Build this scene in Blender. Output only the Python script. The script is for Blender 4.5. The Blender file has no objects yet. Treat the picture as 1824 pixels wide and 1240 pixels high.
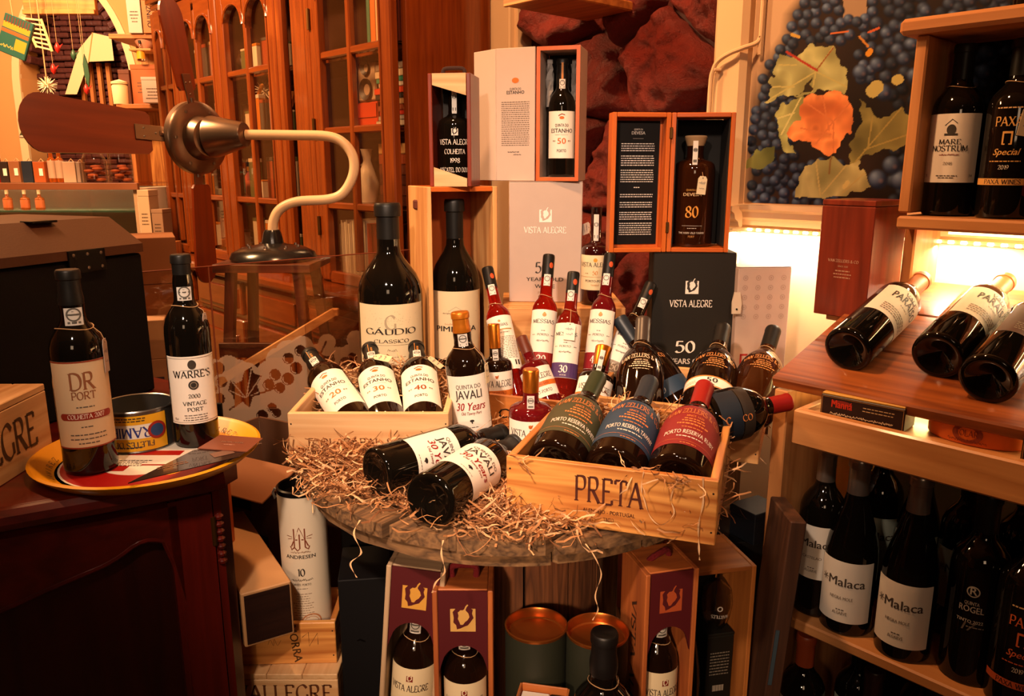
import bpy, math, random
import numpy as np
from mathutils import Vector, Matrix, Quaternion
S = bpy.context.scene
COL = S.collection
rnd = random.Random(7)
# ------------------------------------------------------------------ camera
CAM = Vector((0.0, 0.0, 1.28)); TILT = math.radians(12.9); FPX = 1400.0
cd = bpy.data.cameras.new('camera'); cam = bpy.data.objects.new('camera', cd); COL.objects.link(cam)
cam.location = CAM; cam.rotation_euler = (math.pi/2 - TILT, 0, 0)
cd.sensor_width = 36.0; cd.lens = 36.0*FPX/1824.0; cd.clip_start = 0.02; cd.clip_end = 60
S.camera = cam
S.view_settings.view_transform = 'Standard'; S.view_settings.look = 'None'
S.view_settings.exposure = 0.0; S.view_settings.gamma = 1.0; S.view_settings.use_curve_mapping = False
# ------------------------------------------------------------------ light
W = bpy.data.worlds.new('world'); S.world = W; W.use_nodes = True
W.node_tree.nodes['Background'].inputs[0].default_value = (1.0, 0.52, 0.28, 1)
W.node_tree.nodes['Background'].inputs[1].default_value = 0.014
def area(name, loc, target, size, power, colr, sy=None):
    l = bpy.data.lights.new(name, 'AREA'); l.energy = power; l.color = colr; l.size = size
    if sy: l.shape = 'RECTANGLE'; l.size_y = sy
    o = bpy.data.objects.new(name, l); COL.objects.link(o); o.location = loc
    o.rotation_euler = (Vector(target) - Vector(loc)).to_track_quat('-Z', 'Y').to_euler()
    return o
WARM = (1.0, 0.64, 0.38)
def spot(name, loc, target, power, colr, deg, blend=.8, r=.05):
    l = bpy.data.lights.new(name, 'SPOT'); l.energy = power; l.color = colr; l.spot_size = math.radians(deg); l.spot_blend = blend; l.shadow_soft_size = r
    o = bpy.data.objects.new(name, l); COL.objects.link(o); o.location = loc
    o.rotation_euler = (Vector(target) - Vector(loc)).to_track_quat('-Z', 'Y').to_euler(); return o
spot('track_spot_light', (-0.42, 0.0, 2.0), (-0.08, 1.40, 0.98), 150, (1.0, 0.71, 0.51), 50, .9, .05)
spot('under_table_fill_light', (-0.35, -0.45, 1.32), (0.0, 1.1, 0.56), 78, (1.0, 0.64, 0.40), 32, .9, .05)  # added fill spot, lifts the drum core and gift boxes under the table
spot('track_spot_light', (0.30, -0.4, 2.2), (0.05, 1.65, 1.12), 70, (1.0, 0.69, 0.48), 38, .9, .06)
area('ceiling_and_fill_light', (-0.2, -1.5, 1.75), (-.4, 2, 0.8), 0.5, 5.5, WARM)  # weak frontal fill added behind the camera
area('ceiling_and_fill_light', (-1.7, 2.0, 2.5), (-1.2, 3.4, 1.3), 0.4, 110, (1.0, 0.56, 0.25))  # added to put a gradient and highlights on the cabinet
area('ceiling_and_fill_light', (-2.3, 3.5, 2.6), (-2.6, 4.6, 1.4), 0.6, 58, (1.0, 0.62, 0.36))
area('ceiling_and_fill_light', (-0.25, 1.15, 2.55), (0.35, 2.1, 1.45), 0.12, 30, (1.0, 0.5, 0.22))  # added to graze the stone panel from upper left
# ------------------------------------------------------------------ pixel rays (photo frame 1824 x 1240)
_f = Vector((0, math.cos(TILT), -math.sin(TILT))); _u = Vector((0, math.sin(TILT), math.cos(TILT)))
def ray(px, py): return _f + Vector((1, 0, 0))*((px - 912)/FPX) + _u*((620 - py)/FPX)
def pY(px, py, Y): r = ray(px, py); return CAM + r*(Y/r.y)
def pZ(px, py, z): r = ray(px, py); return CAM + r*((z - CAM.z)/r.z)
def xat(px, Y, z): return (px - 912)/FPX*(Y*math.cos(TILT) + (CAM.z - z)*math.sin(TILT))
def zat(py, Y):
    a = TILT + math.atan((py - 620)/FPX); return CAM.z - Y*math.tan(a)
# ------------------------------------------------------------------ materials
def lin(c): return c/12.92 if c <= .04045 else ((c + .055)/1.055)**2.4
def hexc(h): h = h.lstrip('#'); return tuple(lin(int(h[i:i+2], 16)/255) for i in (0, 2, 4))
MATS = {}
def pm(name, colr, rough=.5, metal=0, spec=.5, trans=0, emit=0, coat=0, ior=1.45, noise=0, nscale=30, bump=0, alpha=1, ecol=None):
    if name in MATS: return MATS[name]
    m = bpy.data.materials.new(name); m.use_nodes = True; MATS[name] = m
    nt = m.node_tree; b = nt.nodes['Principled BSDF']
    c = hexc(colr) if isinstance(colr, str) else colr
    I = b.inputs
    I['Base Color'].default_value = (*c, 1); I['Roughness'].default_value = rough; I['Metallic'].default_value = metal
    I['Specular IOR Level'].default_value = spec; I['Transmission Weight'].default_value = trans
    I['Coat Weight'].default_value = coat; I['IOR'].default_value = ior; I['Alpha'].default_value = alpha
    if emit: I['Emission Color'].default_value = (*(ecol or c), 1); I['Emission Strength'].default_value = emit
    if noise or bump:
        tc = nt.nodes.new('ShaderNodeTexCoord'); nz = nt.nodes.new('ShaderNodeTexNoise')
        nz.inputs['Scale'].default_value = nscale; nz.inputs['Detail'].default_value = 5
        nt.links.new(tc.outputs['Object'], nz.inputs['Vector'])
        if noise:
            mx = nt.nodes.new('ShaderNodeMix'); mx.data_type = 'RGBA'
            mx.inputs[6].default_value = (*[x*(1-noise) for x in c], 1); mx.inputs[7].default_value = (*[min(1, x*(1+noise)) for x in c], 1)
            nt.links.new(nz.outputs['Fac'], mx.inputs[0]); nt.links.new(mx.outputs[2], I['Base Color'])
        if bump:
            bp = nt.nodes.new('ShaderNodeBump'); bp.inputs['Strength'].default_value = bump; bp.inputs['Distance'].default_value = .004
            nt.links.new(nz.outputs['Fac'], bp.inputs['Height']); nt.links.new(bp.outputs['Normal'], I['Normal'])
    return m
def wood(name, dark, light, axis='x', scale=1.0, rough=.5, coat=0, contrast=1.0, bump=.15, ring=6.0, spec=.5, dist=.3):
    if name in MATS: return MATS[name]
    m = bpy.data.materials.new(name); m.use_nodes = True; MATS[name] = m
    nt = m.node_tree; N = nt.nodes.new; L = nt.links.new; b = nt.nodes['Principled BSDF']
    b.inputs['Roughness'].default_value = rough; b.inputs['Coat Weight'].default_value = coat; b.inputs['Coat Roughness'].default_value = .12
    b.inputs['Specular IOR Level'].default_value = spec
    tc = N('ShaderNodeTexCoord'); mp = N('ShaderNodeMapping'); oi = N('ShaderNodeObjectInfo'); ad = N('ShaderNodeVectorMath')
    L(tc.outputs['Object'], ad.inputs[0]); cmb = N('ShaderNodeCombineXYZ')
    mu = N('ShaderNodeMath'); mu.operation = 'MULTIPLY'; mu.inputs[1].default_value = 3.7
    L(oi.outputs['Random'], mu.inputs[0])
    for k in range(3): L(mu.outputs[0], cmb.inputs[k])
    L(cmb.outputs[0], ad.inputs[1]); L(ad.outputs[0], mp.inputs['Vector'])
    sc = [11.0*scale]*3; sc['xyz'.index(axis)] = .7*scale
    mp.inputs['Scale'].default_value = sc
    n1 = N('ShaderNodeTexNoise'); n1.inputs['Scale'].default_value = 1.3; n1.inputs['Detail'].default_value = 3; n1.inputs['Distortion'].default_value = dist
    L(mp.outputs[0], n1.inputs['Vector'])
    m1 = N('ShaderNodeMath'); m1.operation = 'MULTIPLY'; m1.inputs[1].default_value = ring; L(n1.outputs['Fac'], m1.inputs[0])
    fr = N('ShaderNodeMath'); fr.operation = 'PINGPONG'; fr.inputs[1].default_value = .5; L(m1.outputs[0], fr.inputs[0])
    n2 = N('ShaderNodeTexNoise'); n2.inputs['Scale'].default_value = 12; n2.inputs['Detail'].default_value = 4; L(mp.outputs[0], n2.inputs['Vector'])
    mx = N('ShaderNodeMath'); mx.operation = 'MULTIPLY_ADD'; mx.inputs[1].default_value = 1.15*contrast; L(fr.outputs[0], mx.inputs[0])
    ms = N('ShaderNodeMath'); ms.operation = 'MULTIPLY'; ms.inputs[1].default_value = .55; L(n2.outputs['Fac'], ms.inputs[0]); L(ms.outputs[0], mx.inputs[2])
    cr = N('ShaderNodeValToRGB'); cr.color_ramp.elements[0].position = .12; cr.color_ramp.elements[1].position = .82
    cr.color_ramp.elements[0].color = (*hexc(dark), 1); cr.color_ramp.elements[1].color = (*hexc(light), 1)
    L(mx.outputs[0], cr.inputs[0]); L(cr.outputs[0], b.inputs['Base Color'])
    if bump:
        bp = N('ShaderNodeBump'); bp.inputs['Strength'].default_value = bump; bp.inputs['Distance'].default_value = .002
        L(mx.outputs[0], bp.inputs['Height']); L(bp.outputs['Normal'], b.inputs['Normal'])
    return m
PAPER = pm('label_paper', '#e9e0d2', .65); CREAM = pm('cream_paper', '#dccaa4', .65)
def inkm(h): return pm('ink_' + h.strip('#'), h, .55)
def foil(h): return pm('foil_' + h.strip('#'), h, .28, metal=.85)
GLASSB = pm('dark_bottle_glass', (.004, .003, .002), .05, spec=.5)
GLASSBR = pm('brown_bottle_glass', (.008, .003, .0015), .05, spec=.5)
REDWINE = pm('red_port_glass', (.40, .012, .005), .05, trans=.75, ior=1.35, spec=.6)
AMBER = pm('amber_glass', (.55, .12, .012), .05, trans=.7, ior=1.35)
RUBYG = pm('ruby_glass', (.16, .006, .008), .05, trans=.45, ior=1.35, spec=.6)
CLEAR = pm('clear_glass', (.95, .95, .95), .02, trans=1, ior=1.45)
BLACKCAP = pm('black_capsule', (.008, .007, .006), .42, spec=.3)
COPPER = pm('copper_foil', '#d07a24', .3, metal=.9)
STRING = pm('string_twine', '#b08a60', .9)
SEALM = pm('seal_paper', '#cfc9c0', .6)
GREYINK = inkm('#5a564f'); BLACKINK = inkm('#1c1714')
# ------------------------------------------------------------------ mesh building
class MB:
    def __init__(s): s.v = []; s.f = []; s.m = []
    def add(s, vs, fs, mi=0):
        o = len(s.v); s.v += [tuple(p) for p in vs]; s.f += [tuple(i + o for i in f) for f in fs]; s.m += [mi]*len(fs); return s
    def box(s, c, d, bev=0, mi=0, M=None):
        x, y, z = [k/2 for k in d]; b = min(bev, x*.49, y*.49, z*.49)
        vs = []; fs = []
        if b <= 0:
            for i in (-1, 1):
                for j in (-1, 1):
                    for k in (-1, 1): vs.append((i*x, j*y, k*z))
            fs = [(0, 1, 3, 2), (4, 6, 7, 5), (0, 4, 5, 1), (2, 3, 7, 6), (0, 2, 6, 4), (1, 5, 7, 3)]
        else:
            idx = {}
            for i in (-1, 1):
                for j in (-1, 1):
                    for k in (-1, 1):
                        for a in range(3):
                            q = [x - b, y - b, z - b]; q[a] = (x, y, z)[a]
                            idx[i, j, k, a] = len(vs); vs.append((i*q[0], j*q[1], k*q[2]))
            def quad(l, n):
                p = [Vector(vs[t]) for t in l]
                if (p[1]-p[0]).cross(p[2]-p[0]).dot(Vector(n)) < 0: l = l[::-1]
                fs.append(tuple(l))
            for a in range(3):
                o = [t for t in range(3) if t != a]
                for sg in (-1, 1):
                    l = []
                    for p, q in ((-1, -1), (1, -1), (1, 1), (-1, 1)):
                        t = [0]*3; t[a] = sg; t[o[0]] = p; t[o[1]] = q; l.append(idx[(*t, a)])
                    n = [0]*3; n[a] = sg; quad(l, n)
                for p in (-1, 1):
                    for q in (-1, 1):
                        t0 = [0]*3; t0[o[0]] = p; t0[o[1]] = q; t1 = t0[:]; t0[a] = -1; t1[a] = 1
                        n = [0]*3; n[o[0]] = p; n[o[1]] = q
                        quad([idx[(*t0, o[0])], idx[(*t1, o[0])], idx[(*t1, o[1])], idx[(*t0, o[1])]], n)
            for i in (-1, 1):
                for j in (-1, 1):
                    for k in (-1, 1): quad([idx[i, j, k, 0], idx[i, j, k, 1], idx[i, j, k, 2]], (i, j, k))
        M_ = M or Matrix.Identity(4); c = Vector(c)
        return s.add([M_ @ (Vector(p) + c) for p in vs], fs, mi)
    def lathe(s, prof, n=32, mi=0, M=None):
        vs = []; fs = []; k = len(prof)
        for j in range(n):
            a = 2*math.pi*j/n
            for r, z in prof: vs.append(Vector((r*math.sin(a), -r*math.cos(a), z)))
        for j in range(n):
            for i in range(k - 1):
                a, b_, c, d = j*k + i, ((j+1) % n)*k + i, ((j+1) % n)*k + i + 1, j*k + i + 1
                if prof[i][0] == 0 and prof[i+1][0] == 0: continue
                if prof[i][0] == 0: fs.append((a, c, d))
                elif prof[i+1][0] == 0: fs.append((a, b_, d))
                else: fs.append((a, b_, c, d))
        if M: vs = [M @ p for p in vs]
        return s.add(vs, fs, mi)
    def tube(s, pts, r, n=8, mi=0, cap=True, closed=False):
        pts = [Vector(p) for p in pts]; vs = []; fs = []; m = len(pts); up = None
        rr = r if isinstance(r, (list, tuple)) else [r]*m
        for i, p in enumerate(pts):
            a = pts[(i-1) % m] if closed else pts[max(i-1, 0)]; b = pts[(i+1) % m] if closed else pts[min(i+1, m-1)]
            t = (b - a).normalized()
            if up is None: up = t.orthogonal().normalized()
            up = (up - t*up.dot(t)).normalized(); w = t.cross(up)
            for j in range(n):
                q = 2*math.pi*j/n; vs.append(p + (up*math.cos(q) + w*math.sin(q))*rr[i])
        for i in range(m if closed else m - 1):
            for j in range(n):
                i2 = (i+1) % m; fs.append((i*n + j, i*n + (j+1) % n, i2*n + (j+1) % n, i2*n + j))
        if cap and not closed: fs += [tuple(range(n))[::-1], tuple(range((m-1)*n, m*n))]
        return s.add(vs, fs, mi)
    def prism(s, poly, z0, z1, mi=0, M=None):
        n = len(poly); vs = [Vector((x, y, z0)) for x, y in poly] + [Vector((x, y, z1)) for x, y in poly]
        a2 = sum(poly[i][0]*poly[(i+1) % n][1] - poly[(i+1) % n][0]*poly[i][1] for i in range(n))
        if a2 < 0: vs = [Vector((x, y, z0)) for x, y in poly[::-1]] + [Vector((x, y, z1)) for x, y in poly[::-1]]
        fs = [tuple(range(n))[::-1], tuple(range(n, 2*n))] + [(i, (i+1) % n, n + (i+1) % n, n + i) for i in range(n)]
        if M: vs = [M @ p for p in vs]
        return s.add(vs, fs, mi)
    def build(s, name, mats, parent=None, smooth=35, M=None, label=None, cat=None, group=None, kind=None):
        me = bpy.data.meshes.new(name); me.from_pydata(s.v, [], s.f)
        for m in (mats if isinstance(mats, (list, tuple)) else [mats]): me.materials.append(m)
        me.polygons.foreach_set('material_index', s.m)
        if smooth:
            me.polygons.foreach_set('use_smooth', [True]*len(s.f)); me.set_sharp_from_angle(angle=math.radians(smooth))
        me.update(); o = bpy.data.objects.new(name, me); COL.objects.link(o)
        if parent: o.parent = parent
        if M: o.matrix_local = M
        return tag(o, label, cat, group, kind)
def tag(o, label=None, cat=None, group=None, kind=None):
    if label: o['label'] = label
    if cat: o['category'] = cat
    if group: o['group'] = group
    if kind: o['kind'] = kind
    return o
def thing(name, label, cat, loc=(0, 0, 0), rz=0, group=None, quat=None):
    o = bpy.data.objects.new(name, None); COL.objects.link(o); o.empty_display_size = .05; o.location = loc
    if quat is not None: o.rotation_mode = 'QUATERNION'; o.rotation_quaternion = quat
    else: o.rotation_euler = (0, 0, math.radians(rz))
    return tag(o, label, cat, group)
def obox(name, mat, c, d, parent=None, bev=.0012, **k):
    return MB().box((0, 0, 0), d, bev).build(name, mat, parent, smooth=None, M=Matrix.Translation(c), **k)
def share(o, name, M, parent, **k):
    c = bpy.data.objects.new(name, o.data); COL.objects.link(c); c.parent = parent; c.matrix_local = M; return tag(c, **k)
# ------------------------------------------------------------------ lettering
def crom(P, n=5):
    P = [np.array(p, float) for p in P]; cl = np.allclose(P[0], P[-1]); out = []
    for i in range(len(P) - 1):
        p0 = P[i-1] if i else (P[-2] if cl else 2*P[0] - P[1]); p1, p2 = P[i], P[i+1]
        p3 = P[i+2] if i + 2 < len(P) else (P[1] if cl else 2*P[-1] - P[-2])
        for k in range(n):
            t = k/n; out.append(.5*(2*p1 + (p2-p0)*t + (2*p0-5*p1+4*p2-p3)*t*t + (3*p1-p0-3*p2+p3)*t**3))
    out.append(P[-1]); return out
GL = {'A': '0,0 38,100 76,0;16,35 60,35', 'B': '8,0 8,100;~8,100 45,100 55,88 55,68 45,53 8,53;~8,53 50,53 64,40 64,15 50,0 8,0',
'C': '~70,82 55,98 38,101 12,85 2,50 12,15 38,-1 58,4 72,18', 'D': '10,0 10,100;~10,100 40,100 68,85 78,50 68,15 40,0 10,0',
'E': '10,0 10,100;10,100 58,100 58,84;10,52 48,52;10,0 62,0 62,18', 'F': '10,0 10,100;10,100 58,100 58,84;10,52 46,52',
'G': '~70,82 55,98 38,101 12,85 2,50 12,15 38,-1 58,4 70,12;72,8 72,42', 'H': '10,0 10,100;66,0 66,100;10,52 66,52', 'I': '12,0 12,100',
'J': '30,100 30,15;~30,15 24,-8 8,-10', 'K': '10,0 10,100;64,100 10,45;28,60 70,0', 'L': '10,0 10,100;10,0 58,0 58,18',
'M': '8,0 12,100;12,100 46,10;46,10 80,100;80,100 84,0', 'N': '10,0 10,100;10,100 68,0;68,0 68,100',
'O': '~38,101 12,86 2,50 12,14 38,-1 66,14 76,50 66,86 38,101', 'P': '10,0 10,100;~10,100 46,100 60,88 60,62 46,48 10,48',
'Q': '~38,101 12,86 2,50 12,14 38,-1 66,14 76,50 66,86 38,101;44,12 80,-14', 'R': '10,0 10,100;~10,100 44,100 58,88 58,64 44,50 10,50;32,50 72,0',
'S': '~54,86 40,99 22,101 6,88 6,70 18,58 42,46 56,32 54,12 38,-1 20,0 4,14', 'T': '36,0 36,100;2,84 2,100 70,100 70,84',
'U': '10,100 10,30;~10,30 16,6 38,-1 60,6 66,30;66,30 66,100', 'V': '0,100 36,0 72,100', 'W': '0,100 28,0 52,100 78,0 104,100',
'X': '4,0 68,100;4,100 70,0', 'Y': '0,100 36,48 72,100;36,48 36,0', 'Z': '6,84 6,100 62,100 4,0 64,0 64,16',
'&': '~74,44 58,8 34,-1 10,8 6,28 22,50 42,66 48,86 36,100 22,92 20,74 40,36 76,0', '0': '~28,101 8,80 4,50 8,20 28,-1 48,20 52,50 48,80 28,101',
'1': '24,0 24,100;24,100 8,86', '2': '~6,78 14,97 30,101 48,90 48,68 30,40 4,2;4,2 54,2 54,14',
'3': '~6,86 20,100 40,99 48,80 40,60 22,53;~22,53 46,48 54,26 42,2 20,-1 4,12', '4': '40,0 40,100 2,30 58,30',
'5': '50,100 14,100 10,55;~10,55 30,64 50,52 52,24 38,2 18,-1 4,10', '6': '~46,96 24,84 6,50 6,16 28,-1 50,14 50,42 30,58 8,44',
'7': '4,84 4,100 54,100 22,0', '8': '~28,101 10,90 10,66 28,52 50,34 50,10 28,-1 6,10 6,34 28,52 46,66 46,90 28,101',
'9': '~10,4 32,16 50,50 50,84 28,101 6,86 6,58 26,42 48,56', "'": '8,102 6,76', '.': '6,-2 10,6', '-': '4,42 30,42', 'Á': '0,0 38,100 76,0;16,35 60,35;36,112 56,130'}
_gc = {}
def serif_glyph(ch):
    if ch in _gc: return _gc[ch]
    V = []; F = []; mx = 0
    for st in GL[ch].split(';'):
        sm = st[0] == '~'; P = [tuple(float(k)/100 for k in q.split(',')) for q in st.lstrip('~').split()]
        pts = crom(P, 4) if sm else [np.array(p) for p in P]
        segs = [pts] if sm else [pts[i:i+2] for i in range(len(pts)-1)]
        mx = max(mx, max(p[0] for p in pts))
        for sg in segs:
            o = len(V)
            for i, p in enumerate(sg):
                a, b = sg[max(i-1, 0)], sg[min(i+1, len(sg)-1)]; d = b - a; L_ = math.hypot(*d) or 1; d = d/L_
                wd = .06 + .12*abs(math.sin(math.atan2(d[1], d[0]) - .5))**2
                nn = np.array((-d[1], d[0]))*wd/2; V += [tuple(p + nn), tuple(p - nn)]
            F += [(o+2*i, o+2*i+1, o+2*i+3, o+2*i+2) for i in range(len(sg)-1)]
        if not sm:
            for a, b in ((pts[0], pts[1]), (pts[-1], pts[-2])):
                d = b - a
                if abs(d[1]) > 1.2*abs(d[0]) and (abs(a[1]) < .02 or abs(a[1]-1) < .02) and abs(d[1]) > .3:
                    o = len(V); t = .04 if a[1] < .5 else -.04; w = .13
                    V += [(a[0]-w, a[1]), (a[0]+w, a[1]), (a[0]+w, a[1]+t), (a[0]-w, a[1]+t)]; F.append((o, o+1, o+2, o+3))
    _gc[ch] = (V, F, mx + .16); return _gc[ch]
_tc = None
def sans_glyph(ch):
    global _tc
    k = 's' + ch
    if k in _gc: return _gc[k]
    if _tc is None:
        c = bpy.data.curves.new('lettering_font', 'FONT'); c.fill_mode = 'FRONT'; c.resolution_u = 2; _tc = bpy.data.objects.new('lettering_font', c); COL.objects.link(_tc)
    def mesh(t):
        _tc.data.body = t; dg = bpy.context.evaluated_depsgraph_get(); dg.update(); e = _tc.evaluated_get(dg); me = e.to_mesh()
        V = [tuple(v.co[:2]) for v in me.vertices]; F = [tuple(p.vertices) for p in me.polygons]; e.to_mesh_clear(); return V, F
    def wid(t): V, _ = mesh(t); return max(p[0] for p in V)
    capV, _ = mesh('H'); ch_ = max(p[1] for p in capV)
    V, F = mesh(ch); adv = wid('H' + ch + 'H') - wid('HH')
    _gc[k] = ([(x/ch_, y/ch_) for x, y in V], F, adv/ch_); return _gc[k]
def text_geo(t, font='serif', track=0.):
    V = []; F = []; x = 0
    for ch in t:
        if ch == ' ': x += .42; continue
        if font == 'serif' and ch in GL: g = serif_glyph(ch)
        else: g = sans_glyph(ch)
        o = len(V); V += [(p[0] + x, p[1]) for p in g[0]]; F += [tuple(i + o for i in f) for f in g[1]]; x += g[2] + track
    return V, F, x - track
class INK:
    """collects flat print (u right, v up, metres); build() maps it onto a surface"""
    def __init__(s): s.v = []; s.f = []; s.m = []; s.mats = []; s.lay = []
    def mi(s, c):
        m = c if not isinstance(c, str) else inkm(c)
        if m not in s.mats: s.mats.append(m)
        return s.mats.index(m)
    def poly(s, V, F, c, lay=0):
        o = len(s.v); s.v += list(V); s.lay += [lay]*len(V); s.f += [tuple(i+o for i in f) for f in F]; s.m += [s.mi(c)]*len(F); return s
    def t(s, txt, x, y, size, c='#2a211c', font='serif', fit=None, rot=0, lay=1, sx=1., track=0., arc=0, slant=0, al=.5):
        V, F, w = text_geo(txt, font, track); k = size*sx
        if font == 'sans':      # heavier weight: the same letters struck twice
            n_ = len(V); V = [(p[0] - .025, p[1]) for p in V] + [(p[0] + .025, p[1] + .01) for p in V]; F = F + [tuple(i + n_ for i in f) for f in F]
        if fit: k = fit/w
        ca, sa = math.cos(rot), math.sin(rot); out = []
        for p in V:
            a = (p[0] - w*al)*k + slant*p[1]*size; b = p[1]*size
            if arc: b -= arc*(a*a)
            out.append((x + a*ca - b*sa, y + a*sa + b*ca))
        return s.poly(out, F, c, lay)
    def bar(s, x, y, w, h, c='#2a211c', lay=0, n=None):
        n = n or max(1, int(abs(w)/.006)); V = []; F = []
        for i in range(n+1): V += [(x - w/2 + w*i/n, y - h/2), (x - w/2 + w*i/n, y + h/2)]
        F = [(2*i, 2*i+2, 2*i+3, 2*i+1) for i in range(n)]
        return s.poly(V, F, c, lay)
    def frame(s, x, y, w, h, t, c, lay=0):
        s.bar(x, y + h/2 - t/2, w, t, c, lay); s.bar(x, y - h/2 + t/2, w, t, c, lay)
        for sg in (-1, 1): s.bar(x + sg*(w/2 - t/2), y, t, h, c, lay, 1)
        return s
    def micro(s, x, y, w, rows, pitch, h, c='#5a5048', just=False, seed=1):
        r = random.Random(seed*31 + rows)
        for k in range(rows):
            ww = w*(1 if just else r.uniform(.55, 1)); a = -ww/2
            while a < ww/2 - .001:
                l = min(r.uniform(.0018, .0065), ww/2 - a); s.bar(x + a + l/2, y - k*pitch, l, h, c, 0, 1); a += l + .0012
        return s
    def disc(s, x, y, r, c, r0=0, n=20, lay=0, sy=1.):
        V = []; F = []
        for i in range(n):
            a = 2*math.pi*i/n; V += [(x + r*math.cos(a), y + r*sy*math.sin(a)), (x + r0*math.cos(a), y + r0*sy*math.sin(a))]
        F = [(2*i+1, 2*i, (2*i+2) % (2*n), (2*i+3) % (2*n)) for i in range(n)]
        return s.poly(V, F, c, lay)
    def line(s, pts, w, c, lay=1):
        pts = [np.array(p, float) for p in pts]; V = []
        for i, p in enumerate(pts):
            d = pts[min(i+1, len(pts)-1)] - pts[max(i-1, 0)]; d = d/(math.hypot(*d) or 1); n = np.array((-d[1], d[0]))*w/2; V += [tuple(p+n), tuple(p-n)]
        return s.poly(V, [(2*i, 2*i+1, 2*i+3, 2*i+2) for i in range(len(pts)-1)], c, lay)
    def script(s, x, y, w, h, c, seed=1, lw=.0006, rot=0.):
        """an unreadable hand-written squiggle"""
        r = random.Random(seed); n = max(6, int(w/h*3)); P = []
        for i in range(n): P.append((x - w/2 + w*i/(n-1) + r.uniform(-.3, .3)*h*.5, y + (w*i/(n-1) - w/2)*rot + h*(r.uniform(.3, 1) if i % 2 else r.uniform(-.3, .2))))
        return s.line(crom(P, 4), lw, c)
    def emblem(s, x, y, k, sq, leaf):
        """square with a leaf ring that breaks out of its top"""
        s.bar(x, y, k, k, sq, 0)
        L1 = [(-.40, .36), (-.36, .1), (-.38, -.1), (-.27, -.22), (-.24, -.4), (-.1, -.36), (.05, -.28), (.2, -.22), (.3, -.08), (.42, .1), (.36, .3), (.4, .46), (.22, .56), (-.02, .6), (-.24, .56)]
        L2 = [(-.2, .34), (-.17, .2), (-.2, .06), (-.14, -.08), (-.1, -.2), (0, -.2), (.08, -.08), (.18, 0), (.26, .14), (.22, .3), (.12, .42), (.1, .52), (0, .44), (-.1, .44)]
        for P, c, l in ((L1, leaf, 1), (L2, sq, 2)):
            cx = sum(p[0] for p in P)/len(P); cy = sum(p[1] for p in P)/len(P)
            V = [(x + cx*k, y + cy*k)] + [(x + p[0]*k, y + p[1]*k) for p in P]; n = len(P)
            s.poly(V, [(0, i+1, (i+1) % n + 1) for i in range(n)], c, l)
        s.line([(x + .06*k, y + .4*k), (x + .12*k, y + .58*k), (x + .2*k, y + .68*k)], .06*k, sq, 3)
        return s
    def build(s, parent, fn, name='lettering', off=.00035, step=.00012):
        if not s.v: return None
        V = [fn(u, v, off + step*l) for (u, v), l in zip(s.v, s.lay)]
        b = MB(); b.v = V; b.f = s.f; b.m = s.m
        return b.build(name, s.mats, parent, smooth=None)
def flat_front(y0, cx=0, cz=0): return lambda u, v, o: (cx + u, y0 - o, cz + v)
def flat_right(x0, cy=0, cz=0): return lambda u, v, o: (x0 + o, cy + u, cz + v)
def flat_left(x0, cy=0, cz=0): return lambda u, v, o: (x0 - o, cy - u, cz + v)
# ------------------------------------------------------------------ wood families (grain along x, y or z)
class FAM:
    def __init__(s, name, dark, light, **k): s.a = (name, dark, light); s.k = k
    def __getitem__(s, ax): return wood(s.a[0] + '_' + ax, s.a[1], s.a[2], axis=ax, **s.k)
PINE = FAM('pine_wood', '#b5743c', '#dda567', scale=1.0, rough=.55)
PALEPINE = FAM('pale_pine_wood', '#c08c58', '#dcb482', scale=1.0, rough=.6, contrast=.8)
ORANGEPINE = FAM('varnished_pine', '#a0561f', '#dd9a50', scale=1.1, rough=.42, coat=.15, ring=8)
BROWNBOX = FAM('brown_box_wood', '#8f4e20', '#bd7434', scale=.9, rough=.5)
MAHOG = FAM('mahogany', '#5a2208', '#964812', scale=.8, rough=.25, coat=.7, contrast=.18, bump=.01)
DARKMAHOG = FAM('dark_mahogany', '#3a0a05', '#5e130a', scale=.8, rough=.3, coat=.35, contrast=.7, bump=.03)
SHELFW = FAM('shelf_pine', '#a86a38', '#c98c54', scale=.8, rough=.45, coat=.1, contrast=.7)
REDWOOD = FAM('stained_red_wood', '#5a1c0c', '#86301a', scale=.9, rough=.35, coat=.25, contrast=.7)
ORANGEBOX = FAM('orange_varnished_wood', '#b14f18', '#cf6c26', scale=.8, rough=.38, coat=.3, contrast=.5)
OLD = FAM('weathered_plank', '#3c2818', '#86623e', scale=2.0, rough=.85, bump=.35, contrast=.9, dist=.05, ring=6)
STAVE = FAM('weathered_stave', '#4c2c1a', '#8a5430', scale=2.0, rough=.75, bump=.5)
BLACKCARD = pm('black_card', (.006, .0055, .006), .55, spec=.2)
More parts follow.
